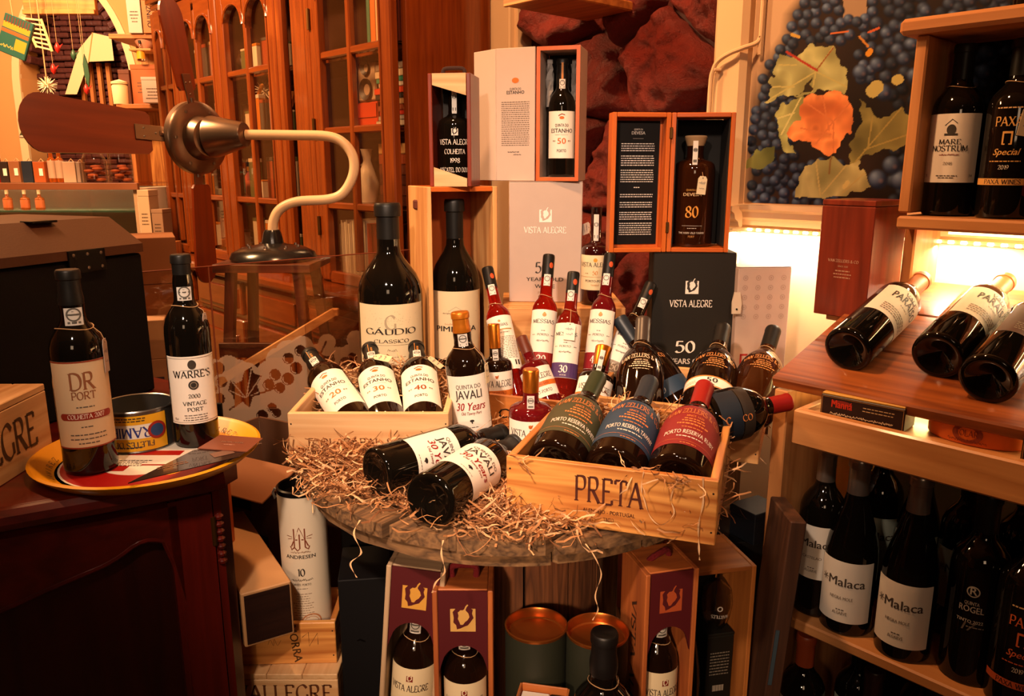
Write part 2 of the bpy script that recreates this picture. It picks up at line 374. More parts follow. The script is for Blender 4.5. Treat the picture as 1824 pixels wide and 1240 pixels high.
# ------------------------------------------------------------------ bottles
PROF = {
 'port': [(0, .05), (.5, .032), (.78, .004), (.9, 0), (.98, .008), (1, .025), (1, .60), (.975, .635), (.88, .675), (.70, .712), (.54, .738), (.45, .765), (.43, .80), (.445, .83), (.44, .86), (.395, .90), (.385, .953), (.43, .957), (.43, .992), (.40, 1), (0, 1)],
 'bord': [(0, .07), (.4, .045), (.74, .004), (.88, 0), (.98, .008), (1, .025), (1, .62), (.97, .655), (.86, .695), (.66, .732), (.48, .76), (.405, .79), (.39, .83), (.385, .95), (.43, .954), (.43, .985), (.40, 1), (0, 1)],
 'burg': [(0, .07), (.4, .045), (.74, .004), (.88, 0), (.98, .008), (1, .025), (1, .42), (.975, .48), (.90, .545), (.76, .62), (.60, .69), (.47, .75), (.40, .80), (.375, .85), (.37, .945), (.42, .95), (.42, .985), (.39, 1), (0, 1)],
 'squat': [(0, .06), (.5, .035), (.8, .004), (.9, 0), (.98, .01), (1, .03), (1, .36), (.975, .43), (.90, .51), (.77, .585), (.58, .645), (.43, .68), (.36, .705), (.335, .74), (.325, .95), (.34, .97), (.33, .995), (0, 1)],
 'slim': [(0, .03), (.6, .02), (.88, 0), (.98, .006), (1, .02), (1, .60), (.965, .63), (.84, .66), (.66, .683), (.54, .70), (.49, .73), (.47, .80), (.46, .985), (.43, 1), (0, 1)],
 'flat': [(0, .03), (.7, .015), (.9, 0), (.98, .008), (1, .03), (1, .50), (.985, .555), (.93, .59), (.76, .615), (.50, .635), (.38, .655), (.36, .70), (.36, .985), (.33, 1), (0, 1)],
 'tall': [(0, .05), (.55, .035), (.8, .01), (.93, 0), (.985, .008), (1, .03), (1, .66), (.985, .71), (.93, .745), (.80, .77), (.55, .785), (.42, .80), (.40, .84), (.40, .985), (.36, 1), (0, 1)],
 'mag': [(0, .07), (.4, .05), (.74, .004), (.88, 0), (.98, .01), (1, .03), (1, .54), (.985, .58), (.93, .62), (.82, .66), (.64, .70), (.47, .735), (.37, .765), (.345, .80), (.335, .935), (.40, .94), (.40, .985), (.37, 1), (0, 1)],
 'bulb': [(0, .03), (.7, .015), (.9, 0), (.98, .01), (1, .03), (.98, .40), (.93, .52), (.84, .60), (.68, .655), (.46, .69), (.36, .715), (.33, .75), (.33, .86), (.42, .90), (.44, .985), (.40, 1), (0, 1)]}
def prof_r(P, z):
    for (r0, z0), (r1, z1) in zip(P[3:], P[4:]):
        if z0 <= z <= z1 and z1 > z0: return r0 + (r1 - r0)*(z - z0)/(z1 - z0)
    return P[-2][0]
def look_quat(loc, axis, spin=0, target=None):
    z = Vector(axis).normalized(); f = (Vector(target) if target else CAM) - Vector(loc); f = (f - z*f.dot(z)).normalized()
    y = -f; x = y.cross(z); q = Matrix((x, y, z)).transposed().to_quaternion()
    return q @ Quaternion((0, 0, 1), math.radians(spin))
def bottle(label, loc, H, R, kind='port', glass=None, cap=None, capz=.8, labs=(), seal=None, tagp=None, axis=(0, 0, 1), spin=0, group=None,
           name='wine_bottle', cat='bottle', string=None, captop=1.0, quat=None, capink=None, capg=.0006):
    loc = Vector(loc); P = PROF[kind]
    t = thing(name, label, cat, loc, group=group, quat=quat if quat is not None else look_quat(loc, axis, spin))
    MB().lathe([(r*R, z*H) for r, z in P], 40).build('glass_body', glass or GLASSB, t, smooth=50)
    if cap:
        pr = [(prof_r(P, capz)*R + .0002, capz*H)] + [(r*R + capg, z*H) for r, z in P[4:] if z > capz and r > 0] + [(P[-2][0]*R, H*captop + .0006), (0, H*captop + .001)]
        c = MB().lathe(pr, 28).build('capsule', cap, t, smooth=40)
        if capink:
            ik = INK(); capink(ik); ik.build(c, lambda u, v, o: ((P[-4][0]*R + .0009 + o)*math.sin(u/(P[-4][0]*R)), -(P[-4][0]*R + .0009 + o)*math.cos(u/(P[-4][0]*R)), v + (capz + 1)/2*H))
    def surf(u, v, o): r = prof_r(P, v/H)*R + o; a = u/R; return (r*math.sin(a), -r*math.cos(a), v)
    for lb in labs:
        z0, z1, ang, mat, fn = lb[:5]; sp = math.radians(lb[5]) if len(lb) > 5 else 0
        par = t
        if mat:
            n, m = 20, 14; vs = []; fs = []; A = math.radians(ang)
            for i in range(n+1):
                for j in range(m+1):
                    z = (z0 + (z1 - z0)*j/m)*H; vs.append(surf((-A + 2*A*i/n + sp)*R, z, .0004))
            fs = [(i*(m+1)+j, (i+1)*(m+1)+j, (i+1)*(m+1)+j+1, i*(m+1)+j+1) for i in range(n) for j in range(m)]
            par = MB().add(vs, fs).build('label', mat, t, smooth=60)
        if fn:
            ik = INK(); fn(ik, 2*math.radians(ang)*R, (z1 - z0)*H)
            zc = (z0 + z1)/2*H; ik.build(par, lambda u, v, o: surf(u + sp*R, v + zc, o + .0005))
    if seal:
        z0, z1, w = seal; vs = []
        rr = max(prof_r(P, z0), prof_r(P, z1))*R + .0012
        for i in range(7):
            a = (-w/2 + w*i/6)/rr
            for z in (z0*H, z1*H): vs.append((rr*math.sin(a), -rr*math.cos(a), z))
        sl = MB().add(vs, [(2*i, 2*i+2, 2*i+3, 2*i+1) for i in range(6)]).build('seal', SEALM, t, smooth=60)
        ik = INK(); h = (z1 - z0)*H; ik.disc(0, h*.12, w*.40, GREYINK, w*.31); ik.bar(0, h*.12, w*.8, h*.1, GREYINK, 1); ik.micro(0, h*.12 + w*.18, w*.35, 1, .001, .0006); ik.bar(0, -h*.34, w*.7, h*.12, GREYINK)
        ik.build(sl, lambda u, v, o: ((rr + o)*math.sin(u/rr), -(rr + o)*math.cos(u/rr), (z0 + z1)/2*H + v))
    if string:
        z = string*H; r = prof_r(P, string)*R + .0012
        MB().tube([(r*math.cos(a), r*math.sin(a), z + .002*math.sin(2*a)) for a in [k*math.pi/9 for k in range(18)]], .0007, 5, closed=True).build('neck_string', STRING, t)
    if tagp:
        hang_tag(t, P, R, H, *tagp)
    return t
def hang_tag(t, P, R, H, ang, zt, w=.016, h=.03, mat=None, zs=.74, tilt=0, seed=1):
    a = math.radians(ang); d = Vector((math.sin(a), -math.cos(a), 0)); tx = Vector((math.cos(a), math.sin(a), 0))
    rs = prof_r(P, zs)*R + .001; rt = prof_r(P, zt)*R + .004
    top = d*rt + Vector((0, 0, zt*H)); s0 = d*rs + Vector((0, 0, zs*H)); mid = (top + s0)/2 + d*.003
    MB().tube([s0, mid, top], .0006, 5).build('tag_string', STRING, t)
    poly = [(-w/2, -h), (w/2, -h), (w/2, -h*.15), (w*.3, 0), (-w*.3, 0), (-w/2, -h*.15)]
    Mx = Matrix.Translation(top) @ Matrix((tx, Vector((0, 0, 1)), d)).transposed().to_4x4() @ Matrix.Rotation(math.radians(tilt), 4, 'Z')
    tg = MB().prism(poly, 0, .0006, M=Mx).build('price_tag', mat or PAPER, t, smooth=None)
    ik = INK(); ik.script(0, -h*.4, w*.7, h*.12, '#33405e', seed); ik.script(0, -h*.7, w*.6, h*.12, '#33405e', seed + 1); ik.disc(0, -h*.1, .0012, '#4a3a2a')
    ik.build(tg, lambda u, v, o: tuple(Mx @ Vector((u, v, .0007 + o))))
def stand(label, px, Y, z, H, R, **k): return bottle(label, (xat(px, Y, z + H*.35), Y, z), H, R, **k)
def lean(label, base, tip, R, H=None, **k):
    base, tip = Vector(base), Vector(tip); ax = (tip - base); H = H or ax.length
    return bottle(label, base, H, R, axis=ax.normalized(), **k)
# ------------------------------------------------------------------ boxes
def crate(label, FL, yaw, w, d, h, z0, fam=PINE, t=.010, ink=None, inkside=None, nb=True, inner=None, name='wooden_crate', cat='crate', group=None):
    """open box; FL = front-left bottom corner (x, y), yaw in degrees; local x right, y away"""
    ca, sa = math.cos(math.radians(yaw)), math.sin(math.radians(yaw))
    c = (FL[0] + ca*w/2 - sa*d/2, FL[1] + sa*w/2 + ca*d/2, z0)
    T = thing(name, label, cat, c, yaw, group)
    f = obox('front_panel', fam['x'], (0, -d/2 + t/2, h/2), (w, t, h), T)
    obox('back_panel', fam['x'], (0, d/2 - t/2, h/2), (w, t, h), T)
    s = [obox('side_panel', fam['y'], (sg*(w/2 - t/2), 0, h/2), (t, d - 2*t - .0006, h), T) for sg in (-1, 1)]
    obox('bottom_panel', fam['x'], (0, 0, t*.35), (w - 2*t - .001, d - 2*t - .001, t*.6), T)
    nk = MB()
    for sg in (-1, 1):
        for q in (.2, .8): nk.lathe([(0, 0), (.0014, .0002), (.0014, .0006), (0, .0008)], 8, M=Matrix.Translation((sg*(w/2 - t/2), -d/2 + .0003, h*q)) @ Matrix.Rotation(math.pi/2, 4, 'X'))
    nk.build('nail', pm('nail_head', '#3a2a20', .5, metal=.6), T, smooth=None, kind='stuff')
    if ink: ik = INK(); ink(ik, w, h); ik.build(f, flat_front(-t/2))
    if inkside: ik = INK(); inkside(ik, d, h); ik.build(s[1], flat_right(t/2))
    return T
def upbox(label, c, yaw, w, d, h, t, fam, name='wooden_gift_box', cat='box', group=None, back=True, sidefam=None, backmat=None):
    """upright open-fronted box, base centre c"""
    T = thing(name, label, cat, c, yaw, group); sf = sidefam or fam
    for sg in (-1, 1): obox('side_panel', sf['z'], (sg*(w/2 - t/2), 0, h/2), (t, d, h), T)
    obox('top_panel', fam['x'], (0, 0, h - t/2), (w - 2*t - .0006, d, t), T)
    obox('bottom_panel', fam['x'], (0, 0, t/2), (w - 2*t - .0006, d, t), T)
    if back: obox('back_panel', backmat or fam['z'], (0, d/2 - .002, h/2), (w - 2*t - .0006, .004, h - 2*t - .0006), T)
    return T
def carton(label, c, yaw, w, d, h, mat, ink=None, inkright=None, inkleft=None, name='gift_carton', cat='box', group=None, lid=None, bev=.0015, lidmat=None):
    T = thing(name, label, cat, c, yaw, group)
    hl = lid or h*.5
    b = obox('body', mat, (0, 0, hl/2), (w, d, hl - .0006), T, bev)
    u = obox('lid', lidmat or mat, (0, 0, (h + hl)/2), (w, d, h - hl - .0006), T, bev)
    for fn, mk, ww in ((ink, flat_front(-d/2, 0, h/2 - hl/2), w), (inkright, flat_right(w/2, 0, h/2 - hl/2), d), (inkleft, flat_left(-w/2, 0, h/2 - hl/2), d)):
        if fn: ik = INK(); fn(ik, ww, h); ik.build(b, mk)
    return T
# ------------------------------------------------------------------ shredded paper
STRAW = pm('shredded_paper', '#b07a4c', .8, noise=.3, nscale=14); STRAWD = pm('shredded_paper_dark', '#7c4e2c', .8)
STRAWL = pm('shredded_paper_pale', '#dcae80', .8)
def straw(label, n, place, seed=3, name='shredded_paper', w=(.0012, .0026), ln=(.025, .065), M=None):
    """place(rng) -> (x, y, z) of a strip's middle"""
    r = random.Random(seed); b = MB()
    for k in range(n):
        x, y, z = place(r); a = r.uniform(0, 6.28); L_ = r.uniform(*ln); wd = r.uniform(*w); m = 6; el = r.uniform(-.5, .5)
        cu = r.uniform(-55, 55); p = Vector((x, y, z)); vs = []; tw = r.uniform(0, 3.1); dt = r.uniform(-.6, .6)
        for i in range(m+1):
            d = Vector((math.cos(a)*math.cos(el), math.sin(a)*math.cos(el), math.sin(el))); up = Vector((0, 0, 1))
            sd = d.cross(up); sd = (sd.normalized() if sd.length > .01 else Vector((1, 0, 0))); nn = sd.cross(d)
            q = sd*math.cos(tw) + nn*math.sin(tw); vs += [p + q*wd/2, p - q*wd/2]
            p = p + d*L_/m; a += cu*L_/m + r.uniform(-.5, .5); el = max(-.7, min(.7, el + r.uniform(-.7, .7))); tw += dt
        if M: vs = [M @ v for v in vs]
        b.add(vs, [(2*i, 2*i+1, 2*i+3, 2*i+2) for i in range(m)], r.choice((0, 0, 1, 2)))
    return b.build(name, [STRAW, STRAWL, STRAWD], None, smooth=None, label=label, cat='shredded paper', kind='stuff')
# ------------------------------------------------------------------ the room: one long wall, seen at an angle
PHI = math.radians(42.5); VX = Vector((math.sin(PHI), -math.cos(PHI), 0)); NX = Vector((math.cos(PHI), math.sin(PHI), 0)); S0 = Vector((.457, 1.25, 0))
def wl(s, n, z): return S0 + VX*s + NX*n + Vector((0, 0, z))      # wall frame: s along the wall towards us, n into the wall
MW = Matrix((VX, NX, Vector((0, 0, 1)))).transposed().to_4x4(); MW.translation = S0     # local (s, n, z) -> world
WN = .43
CREAMWALL = pm('cream_plaster', '#d8b68c', .8, noise=.06, nscale=6, bump=.1)
FLOORM = wood('floor_boards', '#3a2416', '#5c3a22', axis='y', scale=.6, rough=.5)
fl = thing('floor', 'dark boarded shop floor', 'floor'); fl['kind'] = 'structure'
q0 = MB().box((0, 0, -.02), (.158, 8.4, .04), .002).build('plank', FLOORM, fl, smooth=None, M=Matrix.Translation((-4.4, 2.6, 0)))
for i in range(1, 42): share(q0, 'plank', Matrix.Translation((-4.4 + .16*i, 2.6, -.0005*(i % 2))), fl)
MB().box((-1.1, 2.6, 3.05), (6.8, 8.6, .1)).build('ceiling', pm('ceiling_paint', '#cdb090', .9), smooth=None, label='plain shop ceiling', cat='ceiling', kind='structure')
wb = MB()
for s0, s1, z0, z1 in ((-.37, 4.2, 0, 3.0), (-1.12, -.455, 0, 3.0)): wb.box(((s0+s1)/2, WN + .06 + (.10 if s1 < -.4 else 0), (z0+z1)/2), (s1-s0, .12, z1-z0))
wb.build('wall_right', CREAMWALL, smooth=None, M=MW, label='cream wall behind the wine display', cat='wall', kind='structure')
MB().box((-2.6, WN + .06, 1.5), (2.96, .12, 3.0)).build('wall_rear', CREAMWALL, smooth=None, M=MW, label='cream wall behind the glazed cabinet', cat='wall', kind='structure')
MB().box((-4.95, 1.2, 1.5), (.1, 7.8, 3.0)).build('wall_left', pm('ochre_plaster', '#c08a50', .85, noise=.08, nscale=4), smooth=None, label='ochre wall at the left of the shop', cat='wall', kind='structure')
MB().box((-.4, -2.65, 1.5), (9.2, .1, 3.0)).build('wall_front', pm('dark_panelled_wall', '#3a2014', .7, noise=.3, nscale=2), smooth=None, label='ochre wall behind the viewer', cat='wall', kind='structure')
# pilaster strip, cable, dark gap
MB().box((-.4125, WN + .045, 1.5), (.085, .15, 3.0), .012).build('trim_1', CREAMWALL, smooth=None, M=MW, label='cream painted pilaster between stone and poster', cat='pilaster', kind='structure')
EDGE = pm('grey_edge', '#5a3c2c', .7)
MB().box((-1.17, WN + .03, 1.5), (.07, .1, 3.0), .004).build('trim_2', CREAMWALL, smooth=None, M=MW, label='cream plaster strip beside the stone panel', cat='plaster strip', kind='structure')
MB().box((-1.215, WN + .05, 1.5), (.018, .08, 3.0), .002).build('trim_3', EDGE, smooth=None, M=MW, label='dark upright joint next to the cream plaster strip', cat='joint', kind='structure')
cb = thing('wall_cable', 'straight pale yellow cable running down beside the cabinet', 'cable', wl(-1.259, .405, 0))
MB().tube([(0, 0, .9), (0, 0, 1.6), (.001, 0, 2.3), (0, 0, 3.0)], .006, 8).build('sheath', pm('yellow_cable', '#d8b060', .5), cb)
MB().box((0, 0, 1.9), (.02, .02, .008), .002).build('clip', pm('cable_clip', '#c8b080', .5), cb)
cb = thing('bent_cable', 'cream cable bent around the pilaster beside the poster', 'cable', wl(0, 0, 0))
pts = [(-.345, -.012, 2.4), (-.345, -.012, 1.58), (-.346, -.013, 1.555), (-.352, -.02, 1.54), (-.39, -.05, 1.525), (-.425, -.05, 1.51), (-.438, -.05, 1.49), (-.443, -.05, 1.45), (-.443, -.05, 1.25)]
MB().tube([VX*s + NX*(WN + n + (-.0 if s > -.37 else 0.005)) + Vector((0, 0, z)) for s, n, z in crom(pts, 4)], .005, 8).build('sheath', CREAMWALL, cb)
MB().box(tuple(VX*-.432 + NX*(WN - .038) + Vector((0, 0, 1.492))), (.016, .016, .006), .001).build('clip', CREAMWALL, cb)
# stone panel
STONE = pm('red_painted_stone', '#7a2010', .55, noise=.55, nscale=14, bump=1.0, spec=.5)
for nd in STONE.node_tree.nodes:
    if nd.type == 'TEX_NOISE': nd.inputs['Detail'].default_value = 12; nd.inputs['Roughness'].default_value = .72
    if nd.type == 'BUMP': nd.inputs['Distance'].default_value = .03
MORTAR = pm('red_mortar', '#4a140c', .7, noise=.3, nscale=30, bump=.6)
sw = thing('wall_stone', 'dark red painted rough stone panel in the wall', 'stone wall', wl(-.79, WN + .055, 0)); sw.rotation_euler = (0, 0, PHI - math.pi/2); sw['kind'] = 'structure'
MB().box((0, .013, 1.5), (.668, .03, 3.0)).build('mortar', MORTAR, sw, smooth=None)
from mathutils import noise as mnoise
rs = random.Random(11); seeds = []
for iz in range(10):
    for ix in range(3): seeds.append(((-.22 + .22*ix + rs.uniform(-.08, .08) + (.05 if iz % 2 else -.04)), .75 + .19*iz + rs.uniform(-.07, .07)))
x0, x1 = -.328, .328
for k, (cx, cz) in enumerate(seeds):
    if not -.33 < cx < .33: continue
    na, nr = 64, 18; vs = [None]; fs = []; H = rs.uniform(.05, .085); tl = rs.uniform(-.25, .25), rs.uniform(-.25, .25); bd = []
    for a in range(na):
        an = 2*math.pi*a/na; dx, dz = math.cos(an), math.sin(an); t = .25
        for (qx, qz) in seeds:
            if (qx, qz) == (cx, cz): continue
            mx, mz = (qx - cx), (qz - cz); den = dx*mx + dz*mz
            if den > 1e-6: t = min(t, (mx*mx + mz*mz)/2/den)
        if dx > 0: t = min(t, (x1 - cx)/dx)
        if dx < 0: t = min(t, (x0 - cx)/dx)
        bd.append(t)
    bd = [min(bd[a], .5*(bd[a-1] + bd[(a+1) % na])*1.06) - .001 for a in range(na)]
    def hh(x, z, q): return (.028 + H*.55)*(1 - q**9) + tl[0]*x*.8 + tl[1]*z*.8 + .036*mnoise.noise((x*8 + k*3, z*8, k)) + .020*mnoise.noise((x*20, z*20, k)) - .030*abs(mnoise.noise((x*13, z*13, k+5))) + .012*mnoise.noise((x*48, z*48, k))
    vs = [(cx, -hh(0, 0, 0), cz)]
    for i in range(1, nr+1):
        q = i/nr
        for a in range(na):
            an = 2*math.pi*a/na; x, z = bd[a]*q*math.cos(an), bd[a]*q*math.sin(an)
            vs.append((cx + x, -max(-.01, hh(x, z, q)*(1 if i < nr else .1)), cz + z))
    for a in range(na): fs.append((0, 1 + a, 1 + (a+1) % na))
    for i in range(nr-1):
        for a in range(na): o = 1 + i*na; fs.append((o+a, o+na+a, o+na+(a+1) % na, o+(a+1) % na))
    MB().add(vs, fs).build('stone', STONE, sw, smooth=60)
# shelf corner over the stone panel
osb = thing('overhead_shelf', 'brown wooden shelf end above the stone panel', 'shelf', wl(-.74, WN - .13, 1.652)); osb.rotation_euler = (0, 0, PHI - math.pi/2)
obox('board', BROWNBOX['x'], (-.045, 0, .012), (.17, .28, .022), osb, .003); obox('edge_strip', ORANGEPINE['x'], (-.045, -.146, .014), (.17, .01, .03), osb)
# dado moulding with its rope light
md = thing('dado_moulding', 'cream moulded dado rail under the grape poster', 'moulding', wl(0, 0, 0)); md['kind'] = 'structure'; md.name = 'trim_4'; md.rotation_euler = (0, 0, PHI - math.pi/2)
pr = [(0, 0), (-.012, .0), (-.018, .012), (-.030, .018), (-.034, .030), (-.045, .036), (-.045, .046), (0, .046)]
def mould(s0, s1, n, z): vs = [(s, n + a, z + b) for s in (s0, s1) for a, b in pr]; k = len(pr); return vs, [(i, (i+1) % k, k + (i+1) % k, k + i)[::-1] for i in range(k)] + [tuple(range(k)), tuple(range(k, 2*k))[::-1]]
m = MB(); m.add(*mould(-.37, 1.4, WN, 1.155)); m.add(*mould(-.475, -.35, WN - .03, 1.152)); m.build('rail', CREAMWALL, md, smooth=None)
LEDM = pm('rope_light', (1, .75, .4), .4, emit=14, ecol=(1, .72, .38))
rp = thing('rope_light', 'rope light of small bulbs fixed under the dado rail', 'rope light', wl(0, 0, 0)); rp.rotation_euler = (0, 0, PHI - math.pi/2)
MB().tube([(-.45, WN - .05, 1.147), (-.36, WN - .05, 1.147), (-.34, WN - .016, 1.146), (.5, WN - .016, 1.146), (1.2, WN - .016, 1.146)], .004, 6).build('tube', pm('rope_tube', '#e8d0a0', .3), rp)
b = MB()
for i in range(60): b.box((-.335 + .022*i, WN - .022, 1.146), (.010, .005, .006), .001)
b.build('bulb_row', LEDM, rp, smooth=None, kind='stuff')
def strip_light(name, s, n, z, length, width, power, colr=(1, .74, .40), tn=.1, tz=-.3):
    o = area(name, wl(s, n, z), wl(s, n + tn, z + tz), width, power, colr); o.data.shape = 'RECTANGLE'; o.data.size = length; o.data.size_y = width
    z_ = (wl(s, n, z) - wl(s, n + tn, z + tz)).normalized(); x_ = VX.normalized(); y_ = z_.cross(x_); o.rotation_euler = Matrix((x_, y_, z_)).transposed().to_euler(); return o
strip_light('rope_light_glow', -.1, WN - .03, 1.138, .55, .012, 5.5, (1, .80, .56), .03, -.3)
strip_light('rope_light_glow', .55, WN - .03, 1.138, .6, .012, 6.5, (1, .80, .56), .03, -.3)
# ------------------------------------------------------------------ clear panes
def pane_mat(name, tint=(.9, .75, .6), refl=.10, rough=.02, graz=.5):
    if name in MATS: return MATS[name]
    m = bpy.data.materials.new(name); m.use_nodes = True; MATS[name] = m; nt = m.node_tree; nt.nodes.clear(); N = nt.nodes.new
    o = N('ShaderNodeOutputMaterial'); t = N('ShaderNodeBsdfTransparent'); g = N('ShaderNodeBsdfGlossy'); x = N('ShaderNodeMixShader'); l = N('ShaderNodeLayerWeight'); a = N('ShaderNodeMath')
    t.inputs[0].default_value = (*tint, 1); g.inputs['Roughness'].default_value = rough; l.inputs[0].default_value = .35; a.operation = 'MULTIPLY_ADD'; a.inputs[1].default_value = graz; a.inputs[2].default_value = refl
    nt.links.new(l.outputs['Facing'], a.inputs[0]); nt.links.new(a.outputs[0], x.inputs[0]); nt.links.new(t.outputs[0], x.inputs[1]); nt.links.new(g.outputs[0], x.inputs[2]); nt.links.new(x.outputs[0], o.inputs[0]); return m
PANE = pane_mat('cabinet_pane', (.97, .93, .88), .03, .02, .28); SCREEN = pane_mat('counter_glass', (.94, .86, .78), .06)
# ------------------------------------------------------------------ grape poster (flat print: colours per grid point)
def w2(px, py):
    r = ray(px, py); t = (S0 + NX*WN - CAM).dot(NX)/r.dot(NX); p = CAM + r*t - S0; return p.dot(VX), p.z
def poster():
    s0, s1, z0, z1 = -.366, .78, 1.204, 1.72; ns, nz = 640, 330
    Sg, Zg = np.meshgrid(np.linspace(s0, s1, ns), np.linspace(z0, z1, nz), indexing='ij')
    P = S0[0] + VX[0]*Sg + NX[0]*WN, S0[1] + VX[1]*Sg + NX[1]*WN, Zg - CAM.z
    dep = P[1]*_f[1] + P[2]*_f[2]; X = 912 + FPX*P[0]/dep; Y = 620 - FPX*(P[1]*_u[1] + P[2]*_u[2])/dep     # picture laid out on the wall
    g = np.random.default_rng(5); C = np.zeros((ns, nz, 3)); C[:] = (.50, .33, .20)
    def nz2(sc, seed):
        rg = np.random.default_rng(seed); G = rg.random((64, 64)); a = (Sg - s0)*sc; b = (Zg - z0)*sc; ia, ib = a.astype(int) % 63, b.astype(int) % 63; fa, fb = a % 1, b % 1
        fa = fa*fa*(3-2*fa); fb = fb*fb*(3-2*fb)
        return (G[ia, ib]*(1-fa) + G[ia+1, ib]*fa)*(1-fb) + (G[ia, ib+1]*(1-fa) + G[ia+1, ib+1]*fa)*fb
    n1, n2 = nz2(12, 1), nz2(45, 2)
    bx = np.interp(Y, [0, 25, 60, 95, 130, 180, 235, 360], [1420, 1400, 1395, 1372, 1352, 1336, 1328, 1322])
    cream_top = (X > 1503) & (X < 1545) & (Y < 40)
    dm = np.clip((X - bx)/26 + .25, 0, 1); dm = np.where(cream_top, .35, dm)
    dk = np.stack([.006 + .02*n1, .004 + .008*n1, .004 + .004*n1], -1); C = C*(1-dm[..., None]) + dk*dm[..., None]
    ds_, dz_ = (s1 - s0)/(ns - 1), (z1 - z0)/(nz - 1); XX, YY, CC = X, Y, C
    def grape(cx, cy, r, blur=0, lt=1.):
        (sa, za), (sb, zb) = w2(cx - r*1.2, cy + r*1.2), w2(cx + r*1.2, cy - r*1.2); i0, i1, j0, j1 = int((min(sa, sb) - s0)/ds_) - 3, int((max(sa, sb) - s0)/ds_) + 4, int((min(za, zb) - z0)/dz_) - 3, int((max(za, zb) - z0)/dz_) + 4
        i0, j0 = max(i0, 0), max(j0, 0)
        if i1 <= i0 or j1 <= j0: return
        X, Y, C, n2_ = XX[i0:i1, j0:j1], YY[i0:i1, j0:j1], CC[i0:i1, j0:j1], n2[i0:i1, j0:j1]
        if X.size == 0: return
        d = np.hypot(X - cx, (Y - cy)); q = d/r; m = np.clip((1 - q)*r/(2.2 + blur*4), 0, 1)
        l = np.clip(1 - np.hypot(X - cx + .35*r, Y - cy + .4*r)/(1.15*r), 0, 1); base = np.stack([.004 + .11*l**1.8, .007 + .16*l**1.8, .022 + .25*l**1.6], -1)*lt
        pk = np.clip(1 - np.hypot(X - cx - .25*r, Y - cy - .1*r)/(.3*r), 0, 1)[..., None]; base = base + pk*np.array((.10, .05, .03))*lt*.6
        base *= (.7 + .6*n2_)[..., None]; C[:] = C*(1-m[..., None]) + base*m[..., None]
    spots = []
    for k in range(4000):
        x, y = g.uniform(1325, 1830), g.uniform(-40, 365); lb = np.interp(y, [0, 25, 60, 95, 130, 180, 235, 360], [1420, 1405, 1398, 1374, 1354, 1338, 1330, 1326])
        if x < lb + 9 or (1500 < x < 1548 and y < 32) or all((y > 150, x > 1500, x < 1590)) or all((x > 1420, x < 1530, y > 75, y < 290)): continue
        r = 11 if x < 1560 else 14
        if all((x-a)**2 + (y-b)**2 > (1.22*r)**2 for a, b, _ in spots): spots.append((x, y, r))
    for x, y, r in spots: grape(x, y, r, 0 if x < 1560 else .6, (g.uniform(.5, 1.3) if y < 150 else g.uniform(.3, .9))*(1 if x < 1560 else .6))
    for x, y, r in ((1535, 130, 17), (1563, 115, 15), (1575, 165, 18), (1630, 135, 16), (1600, 90, 15), (1625, 80, 14), (1612, 105, 15), (1580, 60, 13), (1565, 320, 20), (1606, 322, 20), (1640, 340, 18), (1590, 295, 19), (1635, 270, 21), (1640, 310, 20), (1745, 60, 18), (1760, 95, 20), (1755, 130, 18), (1690, 70, 15), (1770, 50, 14), (1810, 110, 16), (1815, 150, 18), (1720, 110, 16), (1735, 150, 17), (1700, 30, 14), (1650, 20, 13)): grape(x, y, r, 1, 1.25)
    def leaf(pts, c0, c1, veins=(), vc=None, ns_=1.0):
        pts = [(1300 + a/2.584, b/2.584) for a, b in pts]; ins = np.zeros(X.shape, bool); m = len(pts)
        xx = X + (nz2(90, 7) - .5)*9; yy = Y + (nz2(90, 8) - .5)*9
        for i in range(m):
            (ax, ay), (bx_, by) = pts[i], pts[(i+1) % m]; c = ((ay > yy) != (by > yy))
            with np.errstate(divide='ignore', invalid='ignore'): t = (bx_-ax)*(yy-ay)/(by-ay if by != ay else 1e-9) + ax
            ins ^= c & (xx < t)
        rdg = 1 - np.abs(2*nz2(16*ns_, 11) - 1)[..., None]; rd2 = (1 - np.abs(2*nz2(40*ns_, 12) - 1))[..., None]; col = np.array(c0)*(1 - rdg) + np.array(c1)*rdg; col = col*(.62 + .45*rd2*rdg + .18*n2[..., None])
        C[ins] = col[ins]
        for (a, b, c_, d) in veins:
            a, b, c_, d = 1300 + a/2.584, b/2.584, 1300 + c_/2.584, d/2.584; L2 = (c_-a)**2 + (d-b)**2; t = np.clip(((X-a)*(c_-a) + (Y-b)*(d-b))/L2, 0, 1)
            dd = np.hypot(X - a - t*(c_-a), Y - b - t*(d-b)); mm = ins & (dd < 1.3); C[mm] = np.array(vc)
    GA, GB = (.24, .23, .08), (.42, .42, .18); D1, D2 = (.07, .08, .02), (.16, .17, .05)
    leaf([(600, 460), (620, 560), (560, 650), (545, 790), (610, 720), (700, 690), (760, 690), (885, 620), (885, 480), (830, 530), (790, 500), (750, 540), (680, 540)], (.10, .09, .03), (.22, .19, .06), [(560, 770, 790, 500), (620, 690, 880, 600), (640, 670, 660, 540)], (.27, .21, .06))
    leaf([(80, 740), (130, 690), (200, 670), (215, 730), (150, 770), (85, 775)], D1, D2)
    leaf([(300, 905), (320, 830), (345, 770), (400, 740), (480, 720), (530, 760), (590, 740), (650, 860), (540, 895), (430, 915)], (.15, .15, .05), (.36, .32, .14), [(420, 900, 400, 745), (430, 890, 540, 760), (520, 890, 620, 800)], (.36, .29, .11))
    leaf([(330, 440), (350, 470), (325, 560), (280, 600), (270, 640), (310, 705), (245, 700), (232, 620), (228, 570), (212, 520), (250, 480)], (.20, .20, .06), (.36, .36, .13), [(330, 450, 240, 620), (300, 520, 225, 545)], (.5, .45, .18))
